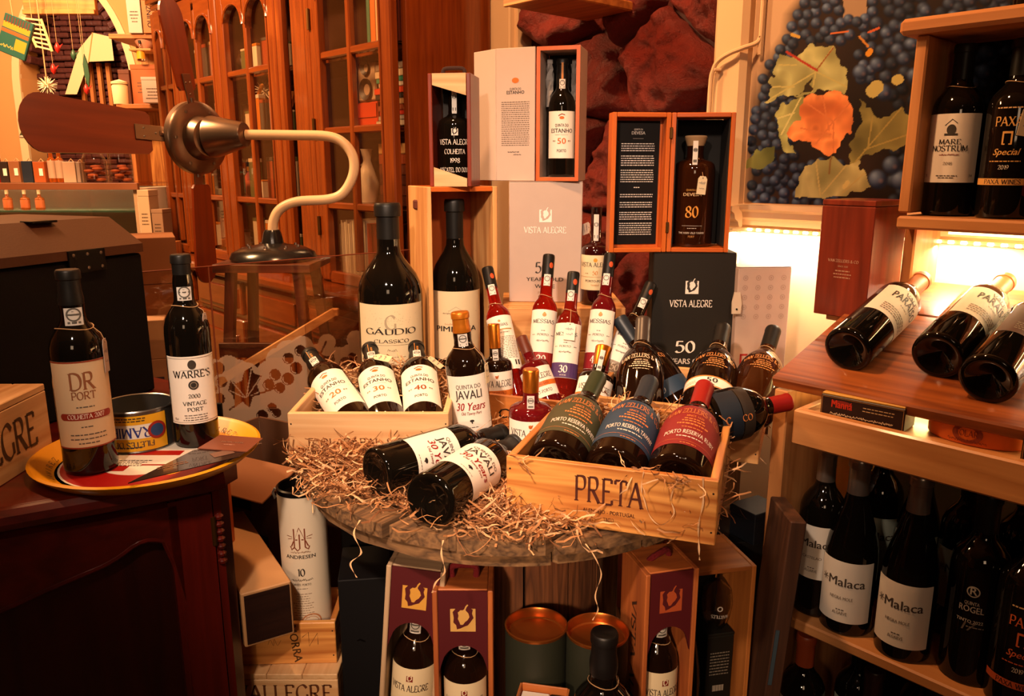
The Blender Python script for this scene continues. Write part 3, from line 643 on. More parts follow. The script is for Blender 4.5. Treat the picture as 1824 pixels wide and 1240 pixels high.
    leaf([(155, 482), (205, 400), (183, 385), (225, 290), (238, 248), (300, 268), (375, 205), (440, 222), (480, 208), (500, 260), (542, 330), (548, 400), (540, 432), (430, 412), (370, 432), (330, 445), (250, 440)], GA, GB, [(400, 330, 480, 215), (400, 330, 290, 260), (400, 330, 165, 470), (400, 330, 540, 400), (400, 330, 380, 425), (310, 300, 230, 300), (300, 400, 200, 400)], (.42, .37, .13))
    leaf([(375, 365), (385, 400), (370, 415), (255, 450), (330, 425)], (.03, .02, .01), (.05, .03, .01))
    leaf([(335, 460), (372, 428), (430, 436), (490, 414), (550, 445), (568, 490), (560, 605), (515, 650), (500, 705), (455, 716), (400, 690), (372, 650), (300, 642), (263, 615), (290, 570), (322, 555)], (.45, .10, .028), (.78, .26, .08), [(350, 470, 480, 560), (480, 560, 560, 470), (480, 560, 400, 660), (480, 560, 480, 700), (430, 440, 460, 600), (330, 590, 470, 620)], (.50, .15, .05), 1.6)
    for a, b, c_, d, w, cc in ((265, 240, 405, 325, 2.2, (.34, .03, .015)), (480, 220, 405, 320, 1.2, (.25, .10, .03)), (600, 170, 640, 215, 2, (.5, .2, .03)), (470, 155, 545, 145, 2, (.55, .14, .04)), (640, 150, 690, 130, 2, (.5, .1, .03)), (460, 800, 470, 720, 1.5, (.16, .09, .03)), (530, 860, 545, 840, 4, (.5, .4, .15)), (640, 250, 650, 235, 5, (.6, .25, .02)), (290, 160, 320, 170, 3, (.5, .3, .05)), (960, 320, 1010, 140, 7, (.55, .22, .02)), (660, 420, 680, 400, 12, (.42, .36, .12)), (770, 370, 780, 365, 9, (.45, .38, .12))):
        a, b, c_, d = 1300 + a/2.584, b/2.584, 1300 + c_/2.584, d/2.584; L2 = (c_-a)**2 + (d-b)**2; t = np.clip(((X-a)*(c_-a) + (Y-b)*(d-b))/L2, 0, 1)
        C[np.hypot(X - a - t*(c_-a), Y - b - t*(d-b)) < w] = cc
    V = np.stack([Sg, np.full_like(Sg, WN - .003), Zg], -1).reshape(-1, 3); idx = np.arange(ns*nz).reshape(ns, nz)
    F = np.stack([idx[:-1, :-1], idx[1:, :-1], idx[1:, 1:], idx[:-1, 1:]], -1).reshape(-1, 4)
    me = bpy.data.meshes.new('print'); me.from_pydata(V.tolist(), [], F.tolist()); at = me.color_attributes.new('colour', 'FLOAT_COLOR', 'POINT')
    at.data.foreach_set('color', np.concatenate([np.clip(C, 0, 1).reshape(-1, 3), np.ones((ns*nz, 1))], 1).ravel()); m = bpy.data.materials.new('grape_print'); m.use_nodes = True
    a = m.node_tree.nodes.new('ShaderNodeAttribute'); a.attribute_name = 'colour'; b = m.node_tree.nodes['Principled BSDF']; b.inputs['Roughness'].default_value = .5; b.inputs['Specular IOR Level'].default_value = .15; m.node_tree.links.new(a.outputs[0], b.inputs[0]); me.materials.append(m)
    T = thing('wall_poster', 'large wall poster of blue grapes, vine leaves and a dried orange leaf', 'poster', S0, math.degrees(PHI) - 90)
    o = bpy.data.objects.new('print', me); COL.objects.link(o); o.parent = T
    MB().box(((s0+s1)/2, WN - .0015, (z0+z1)/2), (s1-s0, .002, z1-z0)).build('backing', PAPER, T, smooth=None)
poster()
# ------------------------------------------------------------------ glazed mahogany cabinet (frame: x = s, y = n, z)
cab = thing('glazed_cabinet', 'tall mahogany cabinet with arched glazed doors along the wall', 'cabinet', S0, math.degrees(PHI) - 90)
CF = .10; A0, A1 = -3.06, -1.232; MH = MAHOG
obox('side_panel', MH['z'], (A1 - .012, (CF + WN)/2 + .01, 1.45), (.024, WN - CF - .03, 1.06), cab, .002)
obox('side_panel', MH['z'], (A0 + .012, (CF + WN)/2 + .01, 1.45), (.024, WN - CF - .03, 1.06), cab, .002)
obox('back_panel', pm('cabinet_back', '#5a3220', .6), ((A0+A1)/2, WN - .008, 1.45), (A1 - A0 - .05, .012, 1.04), cab)
obox('top_panel', MH['x'], ((A0+A1)/2, (CF+WN)/2, 1.98), (A1 - A0, WN - CF, .02), cab)
b = MB()
for i, (d, h) in enumerate(((.0, .02), (.015, .02), (.03, .02), (.05, .025))): b.box(((A0+A1)/2, (CF+WN)/2 - d/2, 1.93 + .022*i + .01), (A1 - A0 + 2*d, WN - CF + d, h), .003)
b.build('cornice', MH['x'], cab, smooth=None)
obox('base_top', MH['x'], ((A0+A1)/2, .205, .905), (A1 - A0 + .04, .45, .03), cab, .008)
obox('base_body', MH['z'], ((A0+A1)/2, .225, .46), (A1 - A0, .40, .86), cab, .004)
ROWS = [.945, 1.165, 1.39, 1.61, 1.855]
for z in ROWS[1:4]: obox('shelf', MH['x'], ((A0+A1)/2, .28, z), (A1 - A0 - .06, .24, .014), cab)
for i in range(4):
    x0 = A0 + .03 + i*.452
    f = obox('base_panel', MH['z'], (x0 + .22, .018, .42), (.41, .018, .62), cab, .006); obox('raised_field', MH['z'], (0, -.012, 0), (.31, .012, .5), f, .006)
    g = obox('drawer', MH['x'], (x0 + .22, .018, .81), (.41, .018, .12), cab, .006); obox('raised_field', MH['x'], (0, -.012, 0), (.35, .01, .075), g, .005)
def door(x0, x1):
    D = thing('door', None, None); D.parent = cab; D.location = ((x0+x1)/2, CF, 0); w = x1 - x0 - .004; sw_ = min(.05, w*.14); t = .026
    lst = None
    for sg in (-1, 1):
        obox('stile', MH['z'], (sg*(w/2 - sw_/2), 0, 1.42), (sw_, t, .985), D, .004); obox('bead', MH['z'], (sg*(w/2 - sw_ - .004), -.004, 1.40), (.008, .024, .90), D, .003)
    iw = w - 2*sw_
    obox('bottom_rail', MH['x'], (0, 0, ROWS[0] - .005), (iw - .001, t - .002, .038), D, .004)
    for z in ROWS[1:4]: obox('glazing_bar', MH['x'], (0, -.001, z), (iw - .001, .02, .022), D, .004)
    obox('glazing_bar', MH['z'], (0, -.002, 1.42), (.022, .022, .90), D, .004)
    b = MB(); pw = iw/2 - .011
    for sg in (-1, 1):
        cx = sg*(pw/2 + .011); n = 14; vs = []; rr = pw/2
        for i in range(n+1):
            a = math.pi*i/n; u = -math.cos(a); zz = 1.765 + .075*(max(0, 1 - abs(u)**2.2)**.5)
            if i in (0, n): zz = 1.75
            for y in (-.013, .010): vs += [(cx + u*rr, y, zz), (cx + u*rr, y, 1.915)]
        fs = []
        for i in range(n): o = 4*i; fs += [(o, o+4, o+5, o+1), (o+2, o+3, o+7, o+6), (o, o+2, o+6, o+4)]
        b.add(vs, fs)
        mo = [(cx - math.cos(math.pi*i/n)*rr, -.014, 1.765 + .075*(max(0, 1 - abs(math.cos(math.pi*i/n))**2.2)**.5)) for i in range(n+1)]
        b.tube(mo, .005, 6)
    b.build('arched_rail', MH['x'], D, smooth=40)
    for r in range(4):
        for sg in (-1, 1):
            zb, zt = ROWS[r] + .011, (ROWS[r+1] - .011 if r < 3 else 1.85)
            obox('pane', PANE, (sg*(pw/2 + .011), .004, (zb+zt)/2), (pw + .006, .003, zt - zb + .006), D, 0)
    return D
for x0, x1 in ((-1.69, -1.25), (-2.365, -1.915), (-2.79, -2.37), (-3.04, -2.795)): door(x0, x1)
for x, w in ((-1.795, .10), (-1.70, .04), (-1.89, .04)): obox('pilaster', MH['z'], (x, CF + (.02 if w > .05 else 0), 1.43), (w, .03, .99), cab, .008)
for z in (1.10, 1.40, 1.72): MB().tube([(-1.682, CF - .018, z - .03), (-1.682, CF - .018, z + .03)], .005, 8).build('hinge', pm('old_brass', '#5a3a14', .4, metal=.8), cab)
# things inside the cabinet
def cw(x, n, z): return S0 + VX*x + NX*n + Vector((0, 0, z))
RZC = math.degrees(PHI) - 90
def book(label, x, n, z, w, d, h, colr, group, upright, rz=0, pages=True):
    T = thing('book', label, 'book', cw(x, n, z), RZC + rz, group); m = pm('book_' + colr.strip('#'), colr, .55)
    pg = pm('book_pages', '#b89a70', .8)
    if upright:   # spine faces the door
        b = MB(); b.box((-w/2 + .001, 0, h/2), (.002, d, h)); b.box((w/2 - .001, 0, h/2), (.002, d, h)); b.box((0, -d/2 + .001, h/2), (w, .002, h)); b.build('cover', m, T, smooth=None)
        MB().box((0, .002, h/2), (w - .004, d - .006, h - .006)).build('pages', pg, T, smooth=None)
    else:
        b = MB(); b.box((0, 0, .001), (w, d, .002)); b.box((0, 0, h - .001), (w, d, .002)); b.box((0, -d/2 + .001, h/2), (w, .002, h)); b.build('cover', m, T, smooth=None)
        MB().box((0, .002, h/2), (w - .006, d - .006, h - .004)).build('pages', pg, T, smooth=None)
    return T
cols = [('cream', '#b8a488'), ('pale grey', '#9a8c80'), ('crimson', '#a82814'), ('rust brown', '#7a3414'), ('tan', '#a07a50'), ('charcoal', '#241c18'), ('orange red', '#c03c14'), ('white', '#c8b8a0'), ('teal green', '#2f7a5c'), ('ivory', '#c8b08c'), ('dusty grey', '#8a7868')]
z = ROWS[2] + .008
for i, (cn, ch) in enumerate(cols):
    h = rnd.uniform(.012, .021); book('%s book lying flat in the stack of eleven, number %d from the bottom' % (cn, i+1), -1.335 + rnd.uniform(-.008, .008), .20, z, .15 + rnd.uniform(-.03, .02), .12, h, ch, 'flat book stack behind glass', False); z += h + .0004
z = ROWS[1] + .008
for i in range(6):
    h = .029; T = book('old brown leather volume, %s of the pile of six gilt spines' % ['lowest', 'second', 'third', 'fourth', 'fifth', 'topmost'][i], -1.335, .20, z, .15, .12, h, ['#4a1a0c', '#5a2410', '#42160a', '#5c2812', '#8a3a16', '#b88a50'][i], 'old leather volumes', False); z += h + .0004
    for u in (-.045, -.012): obox('gilt_band', foil('#b06a2a'), (u, -.0612, h/2), (.006, .0012, h*.9), T, 0)
xs = -1.425
for i, (cn, ch, w, h) in enumerate((('green', '#3c6a50', .018, .20), ('orange', '#c86a24', .026, .21), ('cream', '#c8a878', .014, .21), ('black', '#1c1614', .034, .22), ('orange spined', '#d07020', .012, .215), ('grey', '#6a584a', .03, .20), ('maroon', '#4a1812', .026, .19))):
    book('tall %s book standing on the top shelf behind glass' % cn, xs + w/2, .20, ROWS[3] + .008, w, .15, h, ch, 'tall books on the top shelf', True); xs += w + .001
xs = -1.63
for i in range(14):
    w = rnd.uniform(.008, .013); h = rnd.uniform(.17, .19)
    book('thin pale magazine in the row of magazines at the bottom of the cabinet', xs + w/2, .20, .935, w, .15, h, ['#a89880', '#b8a890', '#988878', '#c0b098'][i % 4], 'magazines in the bottom row', True); xs += w + .0006
for i, ch in enumerate(['#a83a1c', '#7a3018', '#8a6048', '#c04a20', '#5a2c1c']):
    book('%s paperback standing in the bottom row beside the magazines' % ['brick red', 'dark red', 'greyish', 'bright orange', 'deep brown'][i], xs + .014, .20, .935, .024, .14, .18, ch, 'paperbacks in the bottom row', True); xs += .027
# loudspeaker and red folder
T = thing('loudspeaker', 'pale loudspeaker with two dark round cones behind cabinet glass', 'loudspeaker', cw(-1.555, .25, ROWS[2] + .09), RZC)
obox('cabinet_body', pm('speaker_body', '#a88a70', .6), (0, 0, .057), (.10, .10, .112), T, .004)
for z, r in ((.035, .032), (.098, .022)): MB().lathe([(0, -.006), (r*.4, -.004), (r*.85, .004), (r, .006), (r, 0)], 24, M=Matrix.Translation((0, -.052, z)) @ Matrix.Rotation(math.pi/2, 4, 'X')).build('cone', pm('speaker_cone', '#241a16', .5), T)
T = thing('red_folder', 'bright orange red folder box under the loudspeaker', 'folder', cw(-1.555, .25, ROWS[2] + .008), RZC); obox('cover', pm('red_card', '#b8380e', .5), (0, 0, .04), (.11, .10, .08), T, .002); obox('flap', pm('red_card', '#b8380e', .5), (0, -.052, .055), (.104, .002, .04), T, 0)
T = thing('white_vase', 'white china figure vase on the middle shelf', 'vase', cw(-1.57, .2, ROWS[1] + .008), RZC); MB().lathe([(0, 0), (.025, 0), (.03, .02), (.035, .06), (.022, .10), (.012, .13), (.018, .16), (.02, .165), (.014, .165), (.008, .13), (0, .12)], 24).build('body', pm('white_china', '#cbb8a0', .3), T, smooth=50)
MB().tube([(-.03, 0, .05), (-.055, 0, .07), (-.055, 0, .11), (-.02, 0, .12)], .004, 6).build('handle', pm('white_china', '#cbb8a0', .3), T)
def knick(name, label, cat, x, n, z, prof, mat, mat2=None, top=None):
    T = thing(name, label, cat, cw(x, n, z), RZC); MB().lathe(prof, 20).build('body', mat, T, smooth=50)
    if top: MB().lathe(top, 20).build('lid', mat2 or mat, T, smooth=50)
    return T
jar = [(0, 0), (.024, 0), (.026, .004), (.026, .06), (.02, .07), (.018, .075), (0, .076)]; lid = [(0, .076), (.019, .076), (.019, .09), (0, .091)]
YEL = pm('yellow_tin', '#d8901c', .4); TEAL = pm('teal_tin', '#2f5a50', .4); ROSE = pm('rose_tin', '#a8503a', .45); WHT = pm('white_china', '#cbb8a0', .3); BRN = pm('brown_pot', '#3a2014', .35)
zz = [.962, ROWS[1] + .008, ROWS[2] + .008, ROWS[3] + .008]
k = 0
for x, r, m_, nm, m2 in ((-2.30, 1, YEL, 'mustard yellow tin with rose base', ROSE), (-2.205, 1, ROSE, 'rose tin next to the mustard tin', YEL), (-2.115, 1, TEAL, 'teal tin on the lower cabinet shelf', BRN), (-2.035, 1, BRN, 'dark brown pot near the teal tin', TEAL), (-1.955, 1, TEAL, 'second teal tin by the door stile', WHT), (-2.28, 0, WHT, 'white china pot in the bottom row', WHT), (-2.05, 0, BRN, 'brown glazed pot in the bottom row', BRN), (-2.28, 3, WHT, 'small white cup on the upper shelf', WHT), (-2.03, 3, WHT, 'pale mug hanging near the upper shelf', WHT), (-2.72, 1, BRN, 'brown jar behind the second door', WHT), (-2.62, 1, TEAL, 'dark green jar behind the second door', BRN), (-2.5, 1, ROSE, 'reddish jar behind the second door', YEL), (-2.7, 3, WHT, 'white label jar on the upper left shelf', WHT), (-2.5, 3, BRN, 'dark jar on the upper left shelf', BRN), (-2.93, 1, WHT, 'white jar behind the far door', WHT), (-2.90, 2, YEL, 'yellow jar behind the far door', BRN)):
    knick('storage_jar', nm, 'jar', x, .25, zz[r], [(a*1.3, b*1.25) for a, b in jar], m_, m2, [(a*1.3, b*1.25) for a, b in lid])
def urchin(label, loc, r, mat, name='urchin_ornament', string=None):
    T = thing(name, label, 'ornament', loc); b = MB(); b.lathe([(0, -r*.3), (r*.22, -r*.22), (r*.3, 0), (r*.22, r*.22), (0, r*.3)], 10); q = random.Random(4)
    for i in range(46):
        zc = 1 - 2*(i + .5)/46; a = i*2.39996; rr = math.sqrt(1 - zc*zc); d = Vector((rr*math.cos(a), rr*math.sin(a), zc)); b.tube([d*r*.2, d*r*q.uniform(.85, 1.05)], [r*.09, r*.015], 5)
    b.build('spines', mat, T, smooth=50)
    if string: MB().tube([(0, 0, r*.3), (.002, 0, string)], .0025, 5).build('hanging_string', STRING, T)
    return T
urchin('white spiky star ornament behind the cabinet glass', cw(-2.29, .22, ROWS[2] + .17), .045, WHT)
for i, (x0, z0, x1, z1) in enumerate(((-2.32, 1.41, -2.18, 1.52), (-2.33, 1.46, -2.2, 1.575), (-2.1, 1.41, -1.96, 1.53))):
    T = thing('propped_batten', ['lower orange wooden slat leaning behind cabinet glass', 'upper orange wooden slat leaning behind cabinet glass', 'broad pinkish slat leaning behind the door stile'][i], 'slat', cw(x0, .17, z0), RZC)
    MB().tube([(0, 0, 0), (x1 - x0, 0, z1 - z0)], .006 if i < 2 else .012, 4).build('bar', [ORANGEPINE, ORANGEPINE, BROWNBOX][i]['x'], T, smooth=None)
    MB().lathe([(0, 0), (.006, .001), (.006, .004), (0, .005)], 8, M=Matrix.Translation((0, -.012, .004)) @ Matrix.Rotation(math.pi/2, 4, 'X')).build('peg', BRN, T)
bottle('dark wine bottle lying in the cabinet bottom row', cw(-2.72, .20, .99), .28, .036, 'bord', cap=BLACKCAP, capz=.8, labs=[(.15, .5, 80, CREAM, None)], axis=(VX*.97 + NX*.2))
# more packets and jars close behind the panes
pk = [('cream', '#c0a888'), ('amber', '#b86a1c'), ('slate', '#4a443c'), ('dusty pink', '#a8705c'), ('olive', '#5a5a34'), ('white', '#cbb8a0'), ('russet', '#8a3a18'), ('sand', '#b8946a')]
q = random.Random(17); n_ = 0
for r, zr in enumerate((.962, ROWS[1] + .0075, ROWS[2] + .0075, ROWS[3] + .0075)):
    for dx0, dx1, dn in ((-2.31, -1.97, 'second'), (-2.74, -2.42, 'third'), (-3.0, -2.84, 'far')):
        x = dx0
        while x < dx1:
            w_ = q.uniform(.035, .06); h_ = q.uniform(.06, .15); cn, ch = pk[n_ % 8]; n_ += 1
            T = thing('small_packet', '%s packet on the %s shelf behind the %s glazed door, %s' % (cn, ['lowest', 'lower', 'middle', 'upper'][r], dn, ['far end', 'left part', 'middle', 'right part', 'near end', 'very end'][min(5, int(6*(x - dx0)/(dx1 - dx0 + .001)))]), 'packet', cw(x + w_/2, .160, zr), RZC, 'packets behind the glazed doors')
            obox('carton', pm('packet_' + ch[1:], ch, .5), (0, 0, h_*.45), (w_, .028, h_*.9), T); obox('lid', pm('packet_' + pk[(n_ + 3) % 8][1][1:], pk[(n_ + 3) % 8][1], .5), (0, 0, h_*.95), (w_ + .001, .029, h_*.1 - .0005), T); x += w_ + q.uniform(.004, .06)
# small black loudspeaker-like camera and framed picture fill the second door
for x, z, w, h, c, nm in ((-2.62, ROWS[2] + .008, .12, .15, '#4a2a1c', 'brown framed picture leaning behind the second door'), (-2.96, ROWS[2] + .008, .10, .14, '#6a4a34', 'tan framed picture leaning behind the far door'), (-2.08, ROWS[2] + .008, .16, .11, '#5c2c20', 'dark red framed picture behind the glass')):
    T = thing('framed_picture', nm, 'picture', cw(x, .30, z), RZC); b = MB()
    for sg in (-1, 1): b.box((sg*(w/2 - .006), 0, h/2), (.012, .012, h), .002); b.box((0, 0, h/2 + sg*(h/2 - .006)), (w - .024, .012, .012), .002)
    b.build('frame', pm('frame_' + c[1:], c, .5), T, smooth=None); obox('picture', pm('picture_tan', '#8a6248', .6, noise=.4, nscale=30), (0, .003, h/2), (w - .022, .003, h - .022), T, 0)
# ------------------------------------------------------------------ label prints
BR = '#6a2c1c'; ORG = '#d0651c'; RED = '#8e1a18'; DK = '#231c1a'
def ink_estanho(num, oc):
    def f(k, w, h):
        k.disc(0, h*.36, w*.07, ORG, sy=.6); k.line([(-w*.1, h*.40), (0, h*.44), (w*.09, h*.42)], h*.02, '#8a3a1c')
        k.t('QUINTA DO', 0, h*.17, h*.062, DK, 'sans', fit=w*.40); k.t('ESTANHO', 0, h*.045, h*.085, DK, 'sans', fit=w*.68); k.bar(0, -h*.0, w*.4, .0004, DK)
        for sg in (-1, 1): k.micro(sg*w*.23, -h*.13, w*.14, 1, .002, h*.03, '#8a7a68')
        k.t(num, 0, -h*.19, h*.12, oc, 'sans', sx=1.1); k.t('PORTO', 0, -h*.37, h*.062, DK, 'sans', fit=w*.28)
    return f
def ink_javali(k, w, h):
    k.t('QUINTA DO', 0, h*.27, h*.075, '#5c5650', 'sans', fit=w*.52); k.t('JAVALI', 0, h*.09, h*.15, '#38332f', 'sans', fit=w*.56)
    k.t('30 Years', 0, -h*.12, h*.14, RED, 'sans', fit=w*.62, slant=.25); k.t('Old Tawny Port', 0, -h*.2, h*.055, '#7a3a34', 'sans', fit=w*.42, slant=.2)
    k.disc(0, -h*.31, w*.045, DK, sy=.6); k.bar(0, -h*.34, w*.02, h*.04, DK); k.micro(0, -h*.43, w*.42, 1, .002, h*.012)
def ink_valeg(band, l2='PORT-PORTO', yr=None):
    def f(k, w, h):
        k.disc(0, h*.36, w*.035, '#c06a1c'); k.line([(-w*.03, h*.40), (0, h*.33), (w*.04, h*.41)], h*.03, '#a04a1c')
        k.t('VISTA ALEGRE', 0, h*.10, h*.17, '#3a2c26', fit=w*.78)
        if band: k.bar(0, -h*.08, w*.98, h*.16, band); k.t(yr or '10 YEARS OLD', 0, -h*.115, h*.08, '#7a2c14', 'sans', fit=w*.45)
        k.t(l2, 0, -h*.38, h*.11, '#5a4c40', 'sans', fit=w*.5)
    return f
def ink_messias(num, bc):
    def f(k, w, h):
        k.disc(0, h*.41, w*.06, '#b4884a'); k.disc(0, h*.44, w*.03, '#c89a4a', lay=1)
        k.t('MESSIAS', 0, h*.27, h*.062, DK, fit=w*.70); k.micro(0, h*.14, w*.2, 1, .002, h*.012); k.t('PORTO', 0, h*.055, h*.035, DK, fit=w*.34)
        for sg in (-1, 1): k.micro(sg*w*.3, h*.07, w*.16, 1, .002, h*.012)
        k.script(0, -h*.04, w*.36, h*.03, '#4a4038', 3)
        k.bar(0, -h*.36, w*.995, h*.27, bc, 0, 10); k.t(num, 0, -h*.40, h*.12, '#e8ddd0', sx=1.0, lay=2); k.micro(0, -h*.45, w*.3, 1, .002, h*.01, '#d8c8b8')
    return f
def ink_messback(k, w, h):
    k.t('MESSIAS', 0, h*.30, h*.05, DK, fit=w*.5); k.disc(0, h*.40, w*.04, '#b4884a'); k.bar(0, h*.24, w*.7, h*.022, '#a88850'); k.t('TAWNY PORT', 0, h*.17, h*.022, DK, 'sans', fit=w*.5); k.micro(0, h*.10, w*.75, 14, h*.03, h*.011, '#7a6a58', True); k.bar(w*.3, -h*.38, w*.16, h*.09, '#2a2420')
def ink_zell(c, c2, kind, dark=False):
    def f(k, w, h):
        k.t('VAN ZELLERS & CO', 0, h*.25, h*.13, c, fit=w*.66, arc=6)
        k.t('SINCE 1620', 0, h*.14, h*.045, c, 'sans', fit=w*.2, arc=6); k.micro(0, h*.09, w*.28, 2, h*.055, h*.025, c); k.micro(0, -h*.03, w*.36, 1, .003, h*.03, c, True); k.micro(0, -h*.11, w*.4, 1, .003, h*.018, c)
        if kind: k.t(kind, 0, -h*.26, h*.085, c2, 'sans', fit=w*.60, arc=2); k.micro(0, -h*.32, w*.5, 1, .003, h*.02, c2); k.bar(0, -h*.41, w*.9, .0004, c); k.micro(0, -h*.46, w*.3, 1, .003, h*.015, c)
    return f
def ink_gaudio(k, w, h):
    k.t('G', 0, h*.10, h*.22, '#a8987c'); q = random.Random(2)
    for i in range(60): k.disc(q.gauss(0, w*.16), h*.26 + q.gauss(0, h*.06), .0006, '#a08c70', n=5)
    k.t('GÁUDIO', 0, h*.01, h*.095, '#2c241e', fit=w*.70); k.t('CLÁSSICO'.replace('Á', 'A'), 0, -h*.13, h*.055, '#3c3028', fit=w*.46); k.bar(0, -h*.17, w*.44, .0005, '#5a4a3c'); k.script(0, -h*.27, w*.12, h*.04, '#6a5a48', 5); k.micro(0, -h*.37, w*.6, 1, .003, h*.01, '#a08c70')
def ink_pimenta(k, w, h):
    k.script(0, h*.18, w*.4, h*.02, '#7a6a5a', 7, .0005); k.line([(-w*.3, h*.20), (-w*.1, h*.22), (0, h*.28), (w*.1, h*.22), (w*.35, h*.2)], .0006, '#8a7a68')
    k.script(0, h*.02, w*.34, h*.025, '#b88a6a', 9); k.t('PIMENTA', 0, -h*.08, h*.075, '#201a18', 'sans', fit=w*.66)
def ink_va50(k, w, h):
    k.disc(0, h*.36, w*.05, '#c8922c'); k.t('VISTA ALEGRE', 0, h*.17, h*.12, '#3a2c26', fit=w*.82); k.t('50', 0, -h*.06, h*.11, '#c07a2c')
    for sg in (-1, 1): k.micro(sg*w*.22, -h*.02, w*.14, 1, .003, h*.02, '#9a7a4a')
    k.bar(0, -h*.12, w*.96, .0006, '#a8742c'); k.t('PORTO-PORT', 0, -h*.27, h*.065, '#4a3a30', 'sans', fit=w*.5); k.t('TAWNY', 0, -h*.38, h*.045, '#b07a3c', 'sans')
# ------------------------------------------------------------------ the cable-drum table
TC = Vector((.0, 1.315, 0)); TR = .362; ZT = .80
tb = thing('cable_drum_table', 'weathered wooden cable drum used as the display table', 'table', TC)
def planks(n, az, r, z0, z1, name, fam, seed, parent):
    q = random.Random(seed); w = 2*r/n; M = Matrix.Rotation(-math.radians(az), 4, 'Z')       # local y = plank direction
    for i in range(n):
        t0, t1 = -r + w*i + .0035, -r + w*(i+1) - .0035; tt = [max(-r*.999, min(r*.999, t0 + (t1 - t0)*j/8)) for j in range(9)]
        rr = r*q.uniform(.968, 1.0)
        poly = [(t, math.sqrt(max(1e-6, rr*rr - min(t*t, rr*rr*.9999)))) for t in tt]; poly = poly + [(t, -math.sqrt(max(1e-6, rr*rr - min(t*t, rr*rr*.9999)))) for t in tt[::-1]]
        MB().prism(poly, z0, z1).build(name, fam['y'], parent, smooth=None, M=M @ Matrix.Translation((0, 0, q.uniform(-.003, .0))))
planks(7, 38, TR, .779, .80, 'top_plank', OLD, 1, tb); planks(6, 128, TR*.972, .758, .7765, 'under_plank', OLD, 2, tb); planks(5, 38, TR, .0, .05, 'base_plank', OLD, 3, tb)
ns = 13
for i in range(ns):
    a0, a1 = 2*math.pi*(i + .03)/ns, 2*math.pi*(i + .97)/ns; q = random.Random(i); R0 = .165 + q.uniform(-.003, .003)
    poly = [(R0*math.cos(a0 + (a1-a0)*j/4), R0*math.sin(a0 + (a1-a0)*j/4)) for j in range(5)] + [((R0-.022)*math.cos(a0 + (a1-a0)*j/4), (R0-.022)*math.sin(a0 + (a1-a0)*j/4)) for j in range(4, -1, -1)]
    MB().prism(poly, .051, .7575).build('stave', STAVE['z'], tb, smooth=None)
for a in (40, 130, 220, 310): MB().lathe([(0, 0), (.012, 0), (.012, .006), (.006, .012), (0, .012)], 6, M=Matrix.Translation((.12*math.cos(math.radians(a)), .12*math.sin(math.radians(a)), .8))).build('bolt', pm('rusty_bolt', '#4a2c1c', .6, metal=.7), tb)
# ------------------------------------------------------------------ crate with three bottles, back left of the table
def ink_olaz(k, w, h): k.t('F. OLAZABAL & FILHOS', w*.02, -h*.12, h*.15, '#6a3c1c', fit=w*.80); k.t('VALE D. MARIA', w*.02, -h*.36, h*.12, '#6a3c1c', fit=w*.5)
crate('pale pine crate holding three cream-labelled bottles, in front of the big round bottle', (-.365, 1.22), 0, .262, .285, .092, ZT, PALEPINE, ink=ink_olaz)
GR = 'cream-labelled tilted bottles'
for num, oc, b0, t0, tg in (('20', ORG, (-.262, 1.285, .842), (-.398, 1.50, .925), None), ('30', ORG, (-.214, 1.285, .842), (-.277, 1.505, .922), (8, .66)), ('40', '#8a3a10', (-.150, 1.285, .842), (-.187, 1.505, .922), (35, .66))):
    lean({'20': 'cream-labelled bottle numbered 20 leaning far left in the pale crate', '30': 'cream-labelled bottle numbered 30 in the middle of the pale crate', '40': 'cream-labelled bottle numbered 40 at the crate corner by the upright bottle'}[num], b0, t0, .0365, .268, kind='port', glass=GLASSBR, cap=BLACKCAP, capz=.79, labs=[(.12, .545, 64, PAPER, ink_estanho(num, oc))], seal=(.755, .84, .015), tagp=tg and (tg[0], tg[1], .02, .032, CREAM, .74, 60), string=.745 if tg else None, group=GR,
         capink=lambda k: (k.bar(-.003, 0, .0012, .03, '#b8742c'), k.micro(.002, .0, .004, 4, .006, .004, '#b8742c')))
straw('shredded paper packed in the pale pine crate around three bottles', 1300, lambda r: (lambda x, y: (x, y, .815 + .085*max(0, (y - 1.26)/.23) + r.uniform(-.006, .012)))(r.uniform(-.35, -.118), r.uniform(1.24, 1.49)), 21)
